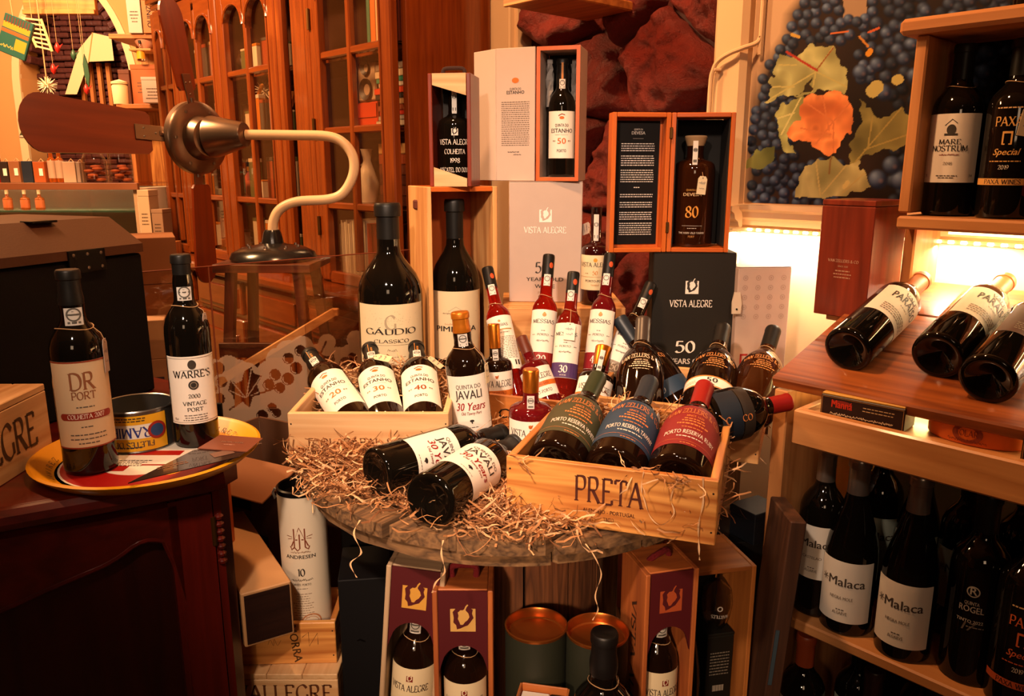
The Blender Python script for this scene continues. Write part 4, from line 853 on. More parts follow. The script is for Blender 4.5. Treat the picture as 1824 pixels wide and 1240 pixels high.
# ------------------------------------------------------------------ front crate with three coloured bottles
def ink_preta(k, w, h):
    k.t('PRETA', w*.01, -h*.08, h*.40, '#4a1c10', fit=w*.33); k.t('ALENTEJO - PORTUGAL', w*.01, -h*.24, h*.06, '#5a2c18', 'sans', fit=w*.25); k.t('TINTO', w*.01, -h*.36, h*.06, '#5a2c18', fit=w*.05)
YW = -18.7; PC = crate('orange pine crate at the table front holding green, blue and red labelled bottles', (-.008, 1.032), YW, .287, .29, .09, ZT, ORANGEPINE, ink=ink_preta, t=.011,
    inkside=lambda k, d, h: (k.t('P', -d*.12, -h*.1, h*.4, '#4a1c10'), k.t('A', d*.05, -h*.1, h*.4, '#4a1c10')))
MP = Matrix.Translation(PC.location) @ Matrix.Rotation(math.radians(YW), 4, 'Z')
for x, cm, nm, kd, cp in ((-.088, '#3d3a22', 'olive green labelled squat bottle in the front crate', 'PORTO RESERVA WHITE', '#26301c'), (-.002, '#22384e', 'navy blue labelled squat bottle in the front crate', 'PORTO RESERVA TAWNY', '#1c2630'), (.086, '#7e1a1c', 'red labelled squat bottle with red capsule in the front crate', 'PORTO RESERVA RUBY', '#8c1410')):
    lean(nm, MP @ Vector((x - .002, -.080, .058)), MP @ Vector((x + .012, .115, .135)), .044, .222, kind='squat', glass=GLASSBR, cap=pm('capsule_' + cp[1:], cp, .4), capz=.74, labs=[(.12, .56, 84, pm('label_' + cm[1:], cm, .6), ink_zell('#c8753a', '#d8c8b8', kd))], group='squat bottles with coloured labels', tagp=(62, .60, .016, .034, PAPER, .7) if 'blue' in nm else None)
straw('shredded paper packed in the front orange crate', 1300, lambda r: tuple(MP @ Vector((r.uniform(-.135, .135), *(lambda y: (y, .02 + .07*max(0, (y+.04)/.17) + r.uniform(-.005, .014)))(r.uniform(-.13, .13))))), 22)
straw('loose paper strips caught over the front board of the orange crate', 26, lambda r: tuple(MP @ Vector((r.choice([-.11, .03, .06, .1]) + r.gauss(0, .012), -.142 + r.uniform(-.012, .01), .09 + r.uniform(-.008, .006)))), 23, ln=(.02, .05))
def dangling(label, pts, w=.0022):
    b = MB(); P = [Vector(p) for p in crom([tuple(p) for p in pts], 6)]; vs = []
    for i, p in enumerate(P): a = i*.5; q = Vector((math.cos(a)*.9, .15, math.sin(a)*.4)); vs += [p + q*w/2, p - q*w/2]
    return b.add(vs, [(2*i, 2*i+1, 2*i+3, 2*i+2) for i in range(len(P)-1)]).build('paper_strip', STRAWL, None, smooth=None, label=label, cat='paper strip')
dangling('long curled paper strip hanging down the crate front beside its lettering', [MP @ Vector(p) for p in ((.048, -.147, .092), (.046, -.149, .07), (.05, -.1495, .055), (.06, -.150, .03), (.075, -.151, .022), (.09, -.150, .04), (.085, -.149, .06), (.092, -.148, .088))])
dangling('straight paper strip hanging near the crate corner', [MP @ Vector(p) for p in ((.124, -.147, .093), (.126, -.149, .06), (.122, -.150, .03), (.124, -.151, .0), (.126, -.151, -.02))], .003)
# ------------------------------------------------------------------ crate behind with dark printed bottles
C2 = (.128, 1.335); Y2 = -21
crate('pine crate behind the orange crate, holding dark printed squat bottles', C2, Y2, .30, .27, .088, ZT, PINE)
GZ = 'dark squat bottles printed in copper'
ZP = lambda c='#c8854a': (.22, .56, 80, None, ink_zell(c, c, None))
lean('dark squat bottle with clear grey capsule at the back crate corner', pY(1137, 742, 1.345), pY(1144, 608, 1.46), .044, .212, kind='squat', glass=GLASSBR, cap=pm('grey_capsule', '#3a302a', .35), capz=.74, labs=[ZP('#d8c0a0')], group=GZ, string=.70)
lean('dark squat bottle with navy band leaning behind the clear-capsuled one', pY(1208, 728, 1.44), pY(1122, 597, 1.53), .044, .215, kind='squat', glass=GLASSBR, cap=pm('capsule_1c2630', '#1c2630', .4), capz=.74, labs=[ZP(), (.10, .24, 84, pm('label_22384e', '#22384e', .6), lambda k, w, h: k.t('O', -.004, -h*.2, h*.4, '#d8d0c8'))], group=GZ)
def ink_50b(k, w, h):
    for sg in (-1, 1): k.bar(0, sg*h*.45, w, h*.1, '#c07a30')
    k.t('50', 0, -h*.1, h*.42, DK, 'sans', sx=1.4); k.micro(0, -h*.28, w*.14, 1, .002, h*.06)
    for sg in (-1, 1): k.micro(sg*w*.3, .0, w*.2, 2, h*.16, h*.05, '#9a8468')
lean('dark squat bottle with a cream band numbered 50', pY(1256, 738, 1.335), pY(1283, 606, 1.475), .0455, .218, kind='squat', glass=GLASSBR, cap=BLACKCAP, capz=.78, labs=[ZP(), (.13, .24, 84, PAPER, ink_50b)], group=GZ, string=.73)
lean('dark squat bottle glowing amber beside the bright wall', pY(1333, 738, 1.345), pY(1371, 610, 1.475), .044, .215, kind='squat', glass=pm('amber_brown_glass', (.05, .013, .003), .06, trans=.4, coat=.4), cap=BLACKCAP, capz=.76, labs=[ZP()], group=GZ, string=.72)
lean('dark squat bottle lying across the back crate, red capsule to the shelf', pY(1256, 748, 1.20), pY(1405, 716, 1.235), .043, None, kind='squat', glass=GLASSB, cap=pm('capsule_8c1410', '#8c1410', .4), capz=.76, labs=[(.06, .30, 80, pm('label_121c28', '#121c28', .6), lambda k, w, h: k.t('C', 0, -h*.2, h*.3, '#c8753a', rot=1.57)), (.31, .44, 80, pm('label_2a2018', '#2a2018', .6), lambda k, w, h: k.t('CO', 0, -h*.2, h*.5, '#c8753a', rot=1.57))], group=GZ, spin=20)
straw('shredded paper in the crate of dark squat bottles', 420, lambda r: (lambda a, b_: (C2[0] + math.cos(math.radians(Y2))*a - math.sin(math.radians(Y2))*b_, C2[1] + math.sin(math.radians(Y2))*a + math.cos(math.radians(Y2))*b_, .82 + .05*b_/.27 + r.uniform(-.006, .012)))(r.uniform(.015, .285), r.uniform(.02, .25)), 24)
# ------------------------------------------------------------------ small middle crate with little bottles
C3 = (-.062, 1.415); Y3 = -21
crate('small brown wooden tray with black script, behind the upright cream-labelled bottle', C3, Y3, .176, .215, .07, ZT, BROWNBOX, t=.008, ink=lambda k, w, h: k.t('Casa da', -w*.02, -h*.12, h*.26, '#1c120c', 'sans', fit=w*.55, slant=.25))
straw('shredded paper in the small brown tray', 420, lambda r: (lambda a, b_: (C3[0] + math.cos(math.radians(Y3))*a - math.sin(math.radians(Y3))*b_, C3[1] + math.sin(math.radians(Y3))*a + math.cos(math.radians(Y3))*b_, .825 + r.uniform(-.012, .02)))(r.uniform(.012, .165), r.uniform(.012, .2)), 25)
VB = [(.10, .50, 72, PAPER, ink_valeg('#c4661c'))]
GV = 'small flat-shouldered bottles'
bottle('small square-shouldered bottle with copper cap, nearest to the orange crate', (xat(945, 1.25, .85), 1.25, ZT), .158, .0365, kind='flat', glass=RUBYG, cap=COPPER, capz=.76, captop=1, labs=[(.10, .50, 72, PAPER, ink_valeg('#b87440', yr='THE OLD'))], group=GV, seal=(.62, .76, .012), string=None)
bottle('small square-shouldered bottle with copper cap beside the upright tall bottle', (xat(889, 1.46, .9), 1.46, .812), .178, .031, kind='flat', glass=GLASSBR, cap=COPPER, capz=.74, labs=VB, group=GV, seal=(.62, .74, .011), axis=(-.06, .1, 1))
lean('small bottle with brown cap leaning between the numbered red bottles', pY(978, 725, 1.44), pY(936, 620, 1.50), .031, .15, kind='flat', glass=RUBYG, cap=pm('brown_cap', '#5a2412', .45), capz=.76, labs=VB, group=GV)
lean('small bottle with broad copper stopper leaning below the bottle numbered 40', pY(1044, 752, 1.36), pY(1072, 635, 1.43), .033, .15, kind='flat', glass=GLASSBR, cap=COPPER, capz=.74, capg=.004, labs=[(.10, .52, 72, PAPER, ink_valeg('#c4661c', yr='20 YEARS OLD WHITE'))], group=GV, seal=(.64, .92, .009))
# ------------------------------------------------------------------ slim red bottles leaning on the plain box
GM = 'slim red bottles'
for nm, b0, t0, num, bc, g, tg, sp in (
  ('slim red bottle turned to show its back label, next to the boxed magnum', pY(920, 712, 1.47), pY(868, 478, 1.60), None, None, REDWINE, None, 0),
  ('slim red bottle with a red band numbered 20', pY(958, 712, 1.49), pY(978, 455, 1.60), '20', '#8c2018', REDWINE, None, 0),
  ('slim bottle with a purple band numbered 30', pY(1000, 725, 1.45), pY(1022, 486, 1.55), '30', '#4a3060', pm('deep_red_glass', (.25, .012, .006), .05, trans=.6, ior=1.35), (12, .60, .022, .034, PAPER, .71), -8),
  ('slim dark red bottle with a red band numbered 40', pY(1055, 715, 1.49), pY(1087, 453, 1.60), '40', '#861a22', RUBYG, None, -10),
  ('slim dark bottle with a grey band numbered 50, leaning to the black box', pY(1068, 715, 1.50), pY(1160, 505, 1.60), '50', '#8a7c6c', GLASSBR, None, 0)):
    lean(nm, b0, t0, .0255, None, kind='slim', glass=g, cap=BLACKCAP, capz=.84, labs=[(.20, .60, 74, PAPER, ink_messias(num, bc) if num else ink_messback)], seal=(.775, .855, .014), string=.705, group=GM, tagp=tg, spin=sp,
         capink=lambda k: k.disc(.006, 0, .004, '#b8481c', sy=1.5))
# ------------------------------------------------------------------ upright bottle, two lying bottles
bottle('upright bottle with amber capsule and cream label beside the pale crate', (xat(845, 1.315, .88), 1.315, ZT + .004), .238, .0355, kind='port', glass=GLASSBR, cap=pm('amber_capsule', '#c8741c', .3, metal=.5), capz=.855, labs=[(.15, .56, 68, PAPER, ink_javali)], seal=(.76, .85, .017), axis=(-.10, .02, 1), tagp=(62, .62, .014, .034, CREAM, .74), string=.742)
GJ = 'dark bottles lying on the paper shreds'
JL = [(.20, .52, 74, PAPER, ink_javali)]
lean('dark bottle lying nearest on the table edge, base towards us', (-.112, .992, .8405), (.004, 1.225, .838), .0385, .262, kind='port', cap=BLACKCAP, capz=.8, labs=JL, group=GJ, spin=-10, tagp=(20, .76, .022, .036, PAPER, .74, 70))
lean('dark bottle lying behind the nearest one, base towards us', (-.200, 1.080, .8455), (-.035, 1.235, .846), .0375, .255, kind='port', cap=BLACKCAP, capz=.8, labs=JL, group=GJ, spin=8)
# shreds on the table
def on_table(r):
    while True:
        k = r.random()
        if k < .55: x, y = r.uniform(-.37, -.05), 1.22 - abs(r.gauss(0, .07))
        elif k < .85: x, y = r.gauss(.04, .075), r.gauss(1.05, .05)
        else: x, y = r.uniform(-.1, .1), r.uniform(1.1, 1.4)
        d = math.hypot(x - TC.x, y - TC.y)
        if d > TR - .005 or d > TR - .035 and r.random() < .45: continue
        u = Matrix.Rotation(math.radians(-YW), 2) @ Vector((x + .008, y - 1.032))
        if u.x > -.005 and u.y > -.006: continue
        h = .012 + .026*math.exp(-((1.22 - y)/.05)**2)*(1 if x < -.08 else .2); return x, y, ZT + .004 + h*r.random()
straw('loose pile of shredded brown paper spread over the drum table', 5200, on_table, 26, ln=(.025, .075), w=(.0013, .0032))
dangling('paper strip hanging over the table edge below the lettered crate', [(.095, .935, .806), (.105, .925, .795), (.115, .922, .77), (.108, .922, .74), (.112, .921, .72), (.105, .92, .705)])
dangling('paper strip hanging over the table edge under the lying bottle', [(-.09, .945, .806), (-.092, .938, .79), (-.088, .937, .765), (-.10, .936, .75), (-.105, .936, .735)], .003)
dangling('pair of curled strips hanging at the table edge near the tube', [(-.21, 1.005, .806), (-.215, .985, .795), (-.205, .98, .77), (-.22, .978, .755), (-.212, .976, .735)], .003)
# board behind the drum that carries the tall boxes
bk = [(TC.x + .366*math.cos(math.radians(a)), TC.y + .366*math.sin(math.radians(a))) for a in range(146, 20, -6)] + [(.50, 1.46), (.53, 1.69), (.30, 1.90), (-.10, 1.95), (-.335, 1.72)]
T = thing('back_counter', 'plain wooden counter behind the drum carrying the tall boxes', 'counter', (0, 0, 0)); MB().prism(bk, .772, .80).build('top_board', OLD['x'], T, smooth=None)
for x, y in ((-.30, 1.68), (.47, 1.60), (.25, 1.85), (-.1, 1.88)): obox('leg', OLD['z'], (x, y, .3855), (.04, .04, .771), T)
# ------------------------------------------------------------------ behind: big bottles and boxes
bottle('very large round-shouldered dark bottle with a square cream label', (-.248, 1.585, ZT), .412, .0655, kind='mag', glass=GLASSB, cap=BLACKCAP, capz=.83, labs=[(.235, .53, 68, CREAM, ink_gaudio)])
PB = upbox('tall open pine box holding a magnum, finger holes in its sides', (-.128, 1.70, ZT), 22, .152, .145, .443, .010, ORANGEBOX, sidefam=PINE)
for sg in (-1, 1): MB().box((sg*.0745, .01, .405), (.0115, .024, .020), .004).build('finger_hole', pm('hole_dark', '#5a2410', .7), PB, smooth=None)
bottle('magnum bottle with long cream label inside the tall pine box', (-.122, 1.685, ZT + .0105), .405, .0525, kind='mag', glass=GLASSB, cap=BLACKCAP, capz=.80, labs=[(.17, .535, 78, CREAM, ink_pimenta)])
# dark framed box with a squat decanter on top of the pine box
CB = thing('display_gift_box', 'dark wooden box with slanted pale front pieces, on top of the tall pine box', 'box', (-.117, 1.665, 1.2435), -9); w, d, h = .086, .09, .218
for sg in (-1, 1): obox('side_panel', REDWOOD['z'], (sg*(w/2 - .004), 0, h/2), (.008, d, h), CB)
obox('back_panel', pm('box_inside', '#140c0a', .6), (0, d/2 - .003, h/2), (w - .017, .005, h), CB); obox('bottom_panel', REDWOOD['x'], (0, 0, .004), (w - .017, d - .012, .008), CB); obox('top_panel', PALEPINE['x'], (0, 0, h - .004), (w - .017, d - .012, .008), CB)
RX = Matrix.Rotation(math.pi/2, 4, 'X')
for P in ([(-.034, h), (.034, h), (.034, h - .042), (-.034, h - .022)], [(-.034, 0), (.034, 0), (.034, .016), (-.034, .038)]): MB().prism(P, .041, .045, M=RX).build('front_board', PALEPINE['x'], CB, smooth=None)
MB().tube(crom([(-.022, .0, h), (-.02, 0, h + .012), (0, 0, h + .014), (.02, 0, h + .012), (.022, 0, h)], 4), .004, 8).build('rope_handle', pm('dark_rope', '#2a1410', .9), CB)
def ink_colh(k, w, h):
    c = '#cfc6bc'; k.emblem(0, h*.34, h*.13, c, '#1a1210'); k.t('VISTA ALEGRE', 0, h*.10, h*.10, c, fit=w*.66); k.t('COLHEITA', 0, -h*.08, h*.09, c, fit=w*.42); k.t('1998', 0, -h*.25, h*.085, c, fit=w*.2); k.t('MOSCATEL DO DOURO', 0, -h*.43, h*.085, c, fit=w*.70)
bottle('squat dark decanter with pale printing inside the slanted-front box', (-.117, 1.662, 1.253), .203, .0338, kind='flat', glass=GLASSB, cap=pm('cork_wood', '#b08a60', .7), capz=.93, labs=[(.06, .56, 88, None, ink_colh)], seal=(.66, .92, .010), axis=(0, 0, 1))
# plain low box that carries the pale carton
LB = thing('plain_pine_box', 'plain closed pine box behind the slim red bottles', 'box', (.111, 1.755, ZT), 0)
for i in range(2): obox('front_board', PINE['x'], (0, -.1, .0475 + .095*i), (.262, .012, .094), LB)
obox('top_board', PINE['x'], (0, .006, .184), (.262, .2, .012), LB); obox('back_board', PINE['x'], (0, .1, .089), (.262, .012, .177), LB)
for sg in (-1, 1): obox('side_board', PINE['y'], (sg*.125, 0, .089), (.012, .187, .177), LB)
PALEBOX = pm('pale_lilac_card', '#b8a498', .6, noise=.04); 
def ink_white50(k, w, h):
    k.emblem(0, h*.22, w*.17, '#f0e8e0', '#b8a498'); k.t('VISTA ALEGRE', 0, h*.08, h*.05, '#f0e8e0', fit=w*.58); k.t('50', -w*.04, -h*.25, h*.085, '#2c2824'); k.t('YEARS OLD', 0, -h*.32, h*.03, '#3c3630', 'sans', fit=w*.52); k.t('WHITE', 0, -h*.38, h*.032, '#3c3630', 'sans', fit=w*.28); k.t('PORTO', 0, -h*.43, h*.022, '#a08468', 'sans', fit=w*.2)
carton('pale lilac grey carton with leaf emblem on the plain pine box', (xat(972, 1.755, 1.1), 1.755, ZT + .1905), -4, .158, .075, .262, PALEBOX, ink=ink_white50, lid=.2605)
bottle('dark bottle with cream 50 label and long neck on the plain pine box', (xat(1061, 1.705, 1.1), 1.705, ZT + .1905), .208, .031, kind='flat', glass=pm('ruby_black_glass', (.03, .003, .003), .05, trans=.3, coat=.4), cap=CLEAR, capz=.90, labs=[(.16, .52, 80, CREAM, ink_va50)], seal=(.66, .93, .011), tagp=(-60, .80, .024, .036, PALEBOX, .70, -75))
# open carton with bottle standing on the pale carton
EB = thing('open_gift_carton', 'pale carton with folded-out door and a bottle inside, on the lilac grey carton', 'box', (xat(1001, 1.755, 1.4), 1.755, ZT + .1905 + .2625), -15); w, d, h = .092, .085, .272; t = .008
for sg in (-1, 1): obox('side_panel', PALEBOX, (sg*(w/2 - t/2), 0, h/2), (t, d, h), EB)
for z in (t/2, h - t/2): obox('end_panel', PALEBOX, (0, 0, z), (w - 2*t - .0006, d, t), EB)
obox('back_panel', pm('box_inside', '#140c0a', .6), (0, d/2 - .002, h/2), (w - 2*t - .001, .003, h - 2*t), EB)
b = MB()
for sg in (-1, 1): b.box((sg*(w/2 - t/2), -d/2 - .001, h/2), (t, .002, h)); b.box((0, -d/2 - .001, h/2 + sg*(h/2 - t/2)), (w - 2*t, .002, t))
b.build('front_edge', ORANGEBOX['z'], EB, smooth=None)
def ink_estdoor(k, w, h):
    k.disc(0, h*.26, w*.09, ORG, sy=.7); k.t('QUINTA DO', 0, h*.19, h*.016, '#5a5048', 'sans', fit=w*.3); k.t('ESTANHO', 0, h*.16, h*.024, DK, 'sans', fit=w*.46); k.micro(0, h*.10, w*.72, 22, h*.0155, h*.006, '#6a5c50', True); k.script(-w*.05, -h*.28, w*.3, h*.008, DK, 3, .0005); k.script(w*.05, -h*.30, w*.2, h*.008, DK, 4, .0005)
dr = thing('door', None, None); dr.parent = EB; dr.location = (-w/2 - .001, -d/2 - .003, 0); dr.rotation_euler = (0, 0, math.radians(-6))
f = obox('inner_leaf', PALEBOX, (-.045, 0, h/2), (.088, .004, h), dr); ik = INK(); ink_estdoor(ik, .088, h); ik.build(f, flat_front(-.002))
ol = obox('outer_leaf', PALEBOX, (-.122, .018, h/2), (.074, .004, h), dr); ol.rotation_euler = (0, 0, math.radians(-28))
bottle('dark bottle with cream 50 label inside the open pale carton', (xat(1001, 1.75, 1.4), 1.75, ZT + .1905 + .2625 + .0085), .242, .0285, kind='port', glass=GLASSB, cap=BLACKCAP, capz=.79, labs=[(.16, .56, 72, PAPER, ink_estanho('50', ORG))], seal=(.75, .83, .013), capink=lambda k: k.bar(0, 0, .004, .035, '#b8742c'))
TI = pm('tissue_paper', '#8a8684', .8)
for i, sx in enumerate((-1, 1)):
    T = thing('tissue_paper', ['crumpled grey tissue beside the bottle neck in the pale carton, hinge side', 'crumpled grey tissue beside the bottle neck in the pale carton, far side'][i], 'tissue', (xat(1001, 1.76, 1.4) + sx*.0265, 1.768, ZT + .1905 + .2625 + .155)); b = MB(); q = random.Random(i); vs = []
    for zi in range(9):
        for ai in range(8): a = ai*math.pi/4; vs.append((q.uniform(.004, .0105)*math.cos(a), q.uniform(.006, .016)*math.sin(a), .011*zi))
    b.add(vs, [(zi*8 + ai, zi*8 + (ai+1) % 8, zi*8 + 8 + (ai+1) % 8, zi*8 + 8 + ai) for zi in range(8) for ai in range(8)]).build('crumpled_sheet', TI, T, smooth=None)
    MB().box((0, -.004, .092), (.012, .006, .01), .002).build('folded_corner', TI, T, smooth=None)
# black carton, hinged wooden case with bottle, pink carton
DARKBOX = pm('dark_olive_card', '#1d1812', .6, spec=.3)
def ink_black50(k, w, h):
    c = '#e8dcd0'; k.emblem(-w*.02, h*.27, w*.16, c, '#2a241e'); k.t('VISTA ALEGRE', -w*.02, h*.14, h*.045, c, fit=w*.52); k.t('50', -w*.06, -h*.17, h*.075, c, fit=w*.26); k.t('YEARS OLD', -w*.02, -h*.25, h*.036, c, 'sans', fit=w*.46); k.t('TAWNY', -w*.02, -h*.315, h*.036, c, 'sans', fit=w*.3)
KB = carton('dark olive carton with pale leaf emblem and number 50, under the hinged wooden case', (xat(1226, 1.645, .95), 1.645, ZT), -3, .168, .08, .312, DARKBOX, ink=ink_black50, lid=.3105)
obox('gilt_edge', foil('#c07a2c'), (.0847, -.022, .156), (.0012, .010, .31), KB, 0)
HB = upbox('hinged orange wooden case opened beside the red stone panel', (xat(1242, 1.65, 1.25), 1.65, ZT + .3125), -4, .124, .088, .274, .009, ORANGEBOX, backmat=pm('black_velvet', (.006, .005, .005), .8))
for sg in (-1, 1): obox('lining', pm('black_velvet', (.006, .005, .005), .8), (sg*.0515, .0, .137), (.002, .08, .25), HB, 0)
dr = thing('door', None, None); dr.parent = HB; dr.location = (-.0635, -.044, 0); dr.rotation_euler = (0, 0, math.radians(10)); W_ = .118
obox('door_back', ORANGEBOX['z'], (-W_/2, .030, .137), (W_ - .018, .004, .272), dr)
for x in (-.0045, -W_ + .0045): obox('door_edge', ORANGEBOX['z'], (x, .016, .137), (.009, .034, .274), dr)
for z in (.0045, .2695): obox('door_edge', ORANGEBOX['x'], (-W_/2, .016, z), (W_ - .019, .034, .009), dr)
cdn = obox('printed_card', pm('black_card_print', (.006, .005, .005), .6, spec=.15), (-W_/2, .026, .137), (W_ - .03, .002, .245), dr, 0)
ik = INK(); c = '#c8c0b8'; ik.t('QUINTA DA', 0, .104, .0035, c, 'sans', fit=.018); ik.t('DEVESA', 0, .096, .006, c, 'sans', fit=.028); ik.bar(0, .088, .022, .0004, c); ik.micro(0, .078, .068, 4, .0045, .0018, c, True, 1); ik.micro(0, .054, .068, 5, .0045, .0018, c, True, 2); ik.micro(0, .026, .068, 6, .0045, .0018, c, True, 3); ik.micro(0, -.008, .02, 1, .005, .002, c); ik.micro(0, -.022, .068, 2, .0045, .0018, c, True, 4); ik.micro(0, -.038, .068, 3, .0045, .0018, c, True, 5); ik.micro(0, -.058, .068, 4, .0045, .0018, c, True, 6); ik.micro(0, -.08, .068, 6, .0045, .0018, c, True, 7); ik.build(cdn, flat_front(-.001))
for z in (.05, .235): obox('hinge', pm('old_brass', '#5a3a14', .4, metal=.8), (-.063, -.0465, z), (.006, .004, .022), HB, .001)
def ink_dev(k, w, h):
    k.t('QUINTA DA', -w*.02, h*.30, h*.03, '#a8782c', 'sans', fit=w*.24); k.t('DEVESA', -w*.02, h*.22, h*.05, '#b89a70', 'sans', fit=w*.36); k.t('80', 0, -h*.12, h*.17, '#c8862c', fit=w*.26); k.bar(0, -h*.26, w*.4, .0005, '#c8bcae'); k.micro(0, -h*.3, w*.3, 1, .003, .001, '#c8bcae'); k.t('THE VERY OLD TAWNY', 0, -h*.39, h*.028, '#c8bcae', fit=w*.52); k.t('PORT', 0, -h*.45, h*.03, '#b07a3c')
DV = bottle('round-stoppered amber bottle with a tag in the hinged wooden case', (xat(1236, 1.655, 1.25), 1.655, ZT + .322), .222, .042, kind='tall', glass=pm('amber_dark_glass', (.05, .012, .003), .05, trans=.55, coat=.4), cap=pm('cork_wood', '#b08a60', .7), capz=.91, capg=.006, labs=[(.06, .62, 70, None, ink_dev)], seal=(.74, .95, .010), tagp=(22, .64, .019, .036, CREAM, .80, -5))
obox('label_band', None or PAPER, (0, 0, -.5), (.0001, .0001, .0001), DV, 0) if False else None
PINKB = pm('pink_grey_card', '#b0988a', .6, noise=.06)
def ink_paxa(k, w, h):
    c = '#9c1c14'; x = -w*.30; k.bar(x, -h*.18 + .011, .017, .004, c); [k.bar(x + s*.0065, -h*.18, .004, .025, c) for s in (-1, 1)]
    k.t('PAXÁ WINES', w*.14, -h*.20, h*.035, '#5a4c48', fit=w*.5); k.micro(w*.14, -h*.235, w*.45, 1, .003, .0014, '#8a7c74')
    for i in range(5):
        for j in range(4): k.disc(-w*.36 + w*.24*j, h*.42 - h*.07*i, w*.05, '#9c8478', w*.035, 10); k.disc(-w*.36 + w*.24*j, h*.42 - h*.07*i, w*.02, '#9c8478', 0, 6)
carton('pinkish grey carton with red arch logo against the bright wall', (xat(1345, 1.62, .95), 1.62, ZT), 6, .112, .06, .285, PINKB, ink=ink_paxa, lid=.2835)
T = thing('key_tag', 'white oval plastic tag hanging on the pinkish carton', 'tag', pY(1312, 540, 1.575)); MB().prism([(-.009, -.022), (.009, -.022), (.010, 0), (.006, .022), (-.006, .022), (-.010, 0)], -.002, .002, M=RX).build('plate', WHT, T, smooth=None); MB().tube([(0, -.003, -.012), (0, -.0045, -.012)], .002, 8).build('rivet', BLACKCAP, T)
SLOPEW = FAM('slope_dark_pine', '#5c260e', '#9c5220', scale=.9, rough=.4, coat=.2, ring=8)  # darker and redder than the shelf pine
# ------------------------------------------------------------------ pine shelf unit on the right (local x = s, y = n)
SU = thing('shelf_unit', 'pine wine shelf with sloping top and drawer tray', 'shelf', S0, RZC); SW = SHELFW
obox('side_panel', SW['z'], (-.0125, .205, .46), (.025, .41, .92), SU, .002)
obox('side_panel', SW['z'], (1.0125, .205, .46), (.025, .41, .92), SU, .002)
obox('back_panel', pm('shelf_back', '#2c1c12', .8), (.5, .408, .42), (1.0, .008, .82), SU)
obox('shelf', SW['x'], (.5, .20, .51), (.9985, .395, .02), SU, .003); obox('shelf', SW['x'], (.5, .20, .145), (.9985, .395, .02), SU, .003)
SL = math.atan2(.13, .42); MS = Matrix.Translation((.50, .0, .922)) @ Matrix.Rotation(SL, 4, 'X')
for i in range(3): MB().box((0, .072 + .146*i, .010), (1.06, .1445, .02), .003).build('slope_plank', SLOPEW['x'], SU, smooth=None, M=MS)
tr = thing('drawer_tray', None, None); tr.parent = SU; tr.location = (.034, -.045, .010)
obox('tray_front', SW['x'], (.482, .010, .868), (.964, .020, .058), tr, .003); obox('tray_bottom', SW['x'], (.482, .17, .883), (.964, .30, .008), tr); obox('tray_back', SW['x'], (.482, .325, .879), (.964, .012, .06), tr)
for x in (.006, .958): obox('tray_side', SW['y'], (x, .17, .871), (.012, .298, .05), tr)
strip_light('tray_light', .5, .27, .968, .9, .01, 4.5, (1, .68, .22), -.16, -.10)
LW = pm('led_strip', (1, .8, .4), .4, emit=9, ecol=(1, .75, .3))
T = thing('tray_led_strip', 'glowing strip fixed inside under the sloping top', 'light strip', S0, RZC); obox('channel', WHT, (.5, .285, .985), (.9, .012, .006), T, 0); obox('diffuser', LW, (.5, .283, .979), (.9, .010, .004), T, 0)
def ws(x, n, z): return S0 + VX*x + NX*n + Vector((0, 0, z))
SNX = (NX*math.cos(SL) + Vector((0, 0, math.sin(SL)))).normalized()
def ink_paraiso(k, w, h):
    k.t('PARAISO', 0, h*.10, h*.20, '#2c241e', 'sans', fit=w*.62); k.micro(0, h*.34, w*.3, 1, .003, h*.03); k.t('VALE', 0, h*.33, h*.09, '#3c342c', fit=w*.28); k.micro(-w*.0, -h*.0, w*.3, 1, .003, h*.02); k.micro(0, -h*.18, w*.6, 4, h*.06, h*.028, '#7a6c5c', True)
PBAND = pm('copper_capsule', '#9c5a34', .45, metal=.3)
for i, (x, a, lm) in enumerate(((.070, .045, PAPER), (.196, .07, PAPER), (.278, .028, pm('label_dark_red', '#4a2018', .6)))):
    zz_ = .922 + .02*math.cos(SL) + a*math.tan(SL)*1.0 + .040
    bottle(['cream-labelled bottle lying first on the sloping shelf, next to the red wooden box', 'cream-labelled bottle lying second on the sloping shelf, between two others', 'dark-labelled bottle lying third on the sloping shelf, cut by the frame'][i], ws(x, a, zz_), .298, .0385, 'bord', glass=GLASSB, cap=PBAND, capz=.80, labs=[(.28, .60, 76, lm, ink_paraiso)], axis=SNX, spin=22, group='bottles lying on the slope')
# cigar-like boxes in the tray
def ink_manna(k, w, h):
    k.t('Manná', -w*.24, 0, h*.34, '#d03414', 'sans', fit=w*.26); k.disc(-w*.24, h*.22, w*.13, '#7a1c0c', sy=.28); k.script(0, -h*.32, w*.75, h*.10, '#d8b890', 5, .0007); k.micro(w*.2, h*.22, w*.45, 2, h*.14, h*.04, '#b89468'); k.frame(0, 0, w*.97, h*.9, .0006, '#a8743c')
CH = pm('chocolate_card', '#24100a', .45); CT = pm('box_top_card', '#c8943c', .45)
for i, (x, n, yw) in enumerate(((.125, .012, 4), (.405, .006, 1))):
    T = thing('confection_box', ['slim dark brown box in the drawer tray at the corner post', 'slim dark brown box in the drawer tray at the frame edge'][i], 'box', ws(x, n, .8978), RZC + yw, 'slim brown boxes in the tray'); b = obox('body', CH, (0, 0, .018), (.125, .05, .036), T); obox('lid', CT, (0, 0, .0378), (.123, .048, .003), T)
    ik = INK(); ink_manna(ik, .125, .035); ik.build(b, flat_front(-.025))
T = thing('pastry_tin', 'orange oval tin in the tray between two slim boxes', 'tin', ws(.27, .045, .8978), RZC); ON = pm('orange_tin', '#d0621c', .4)
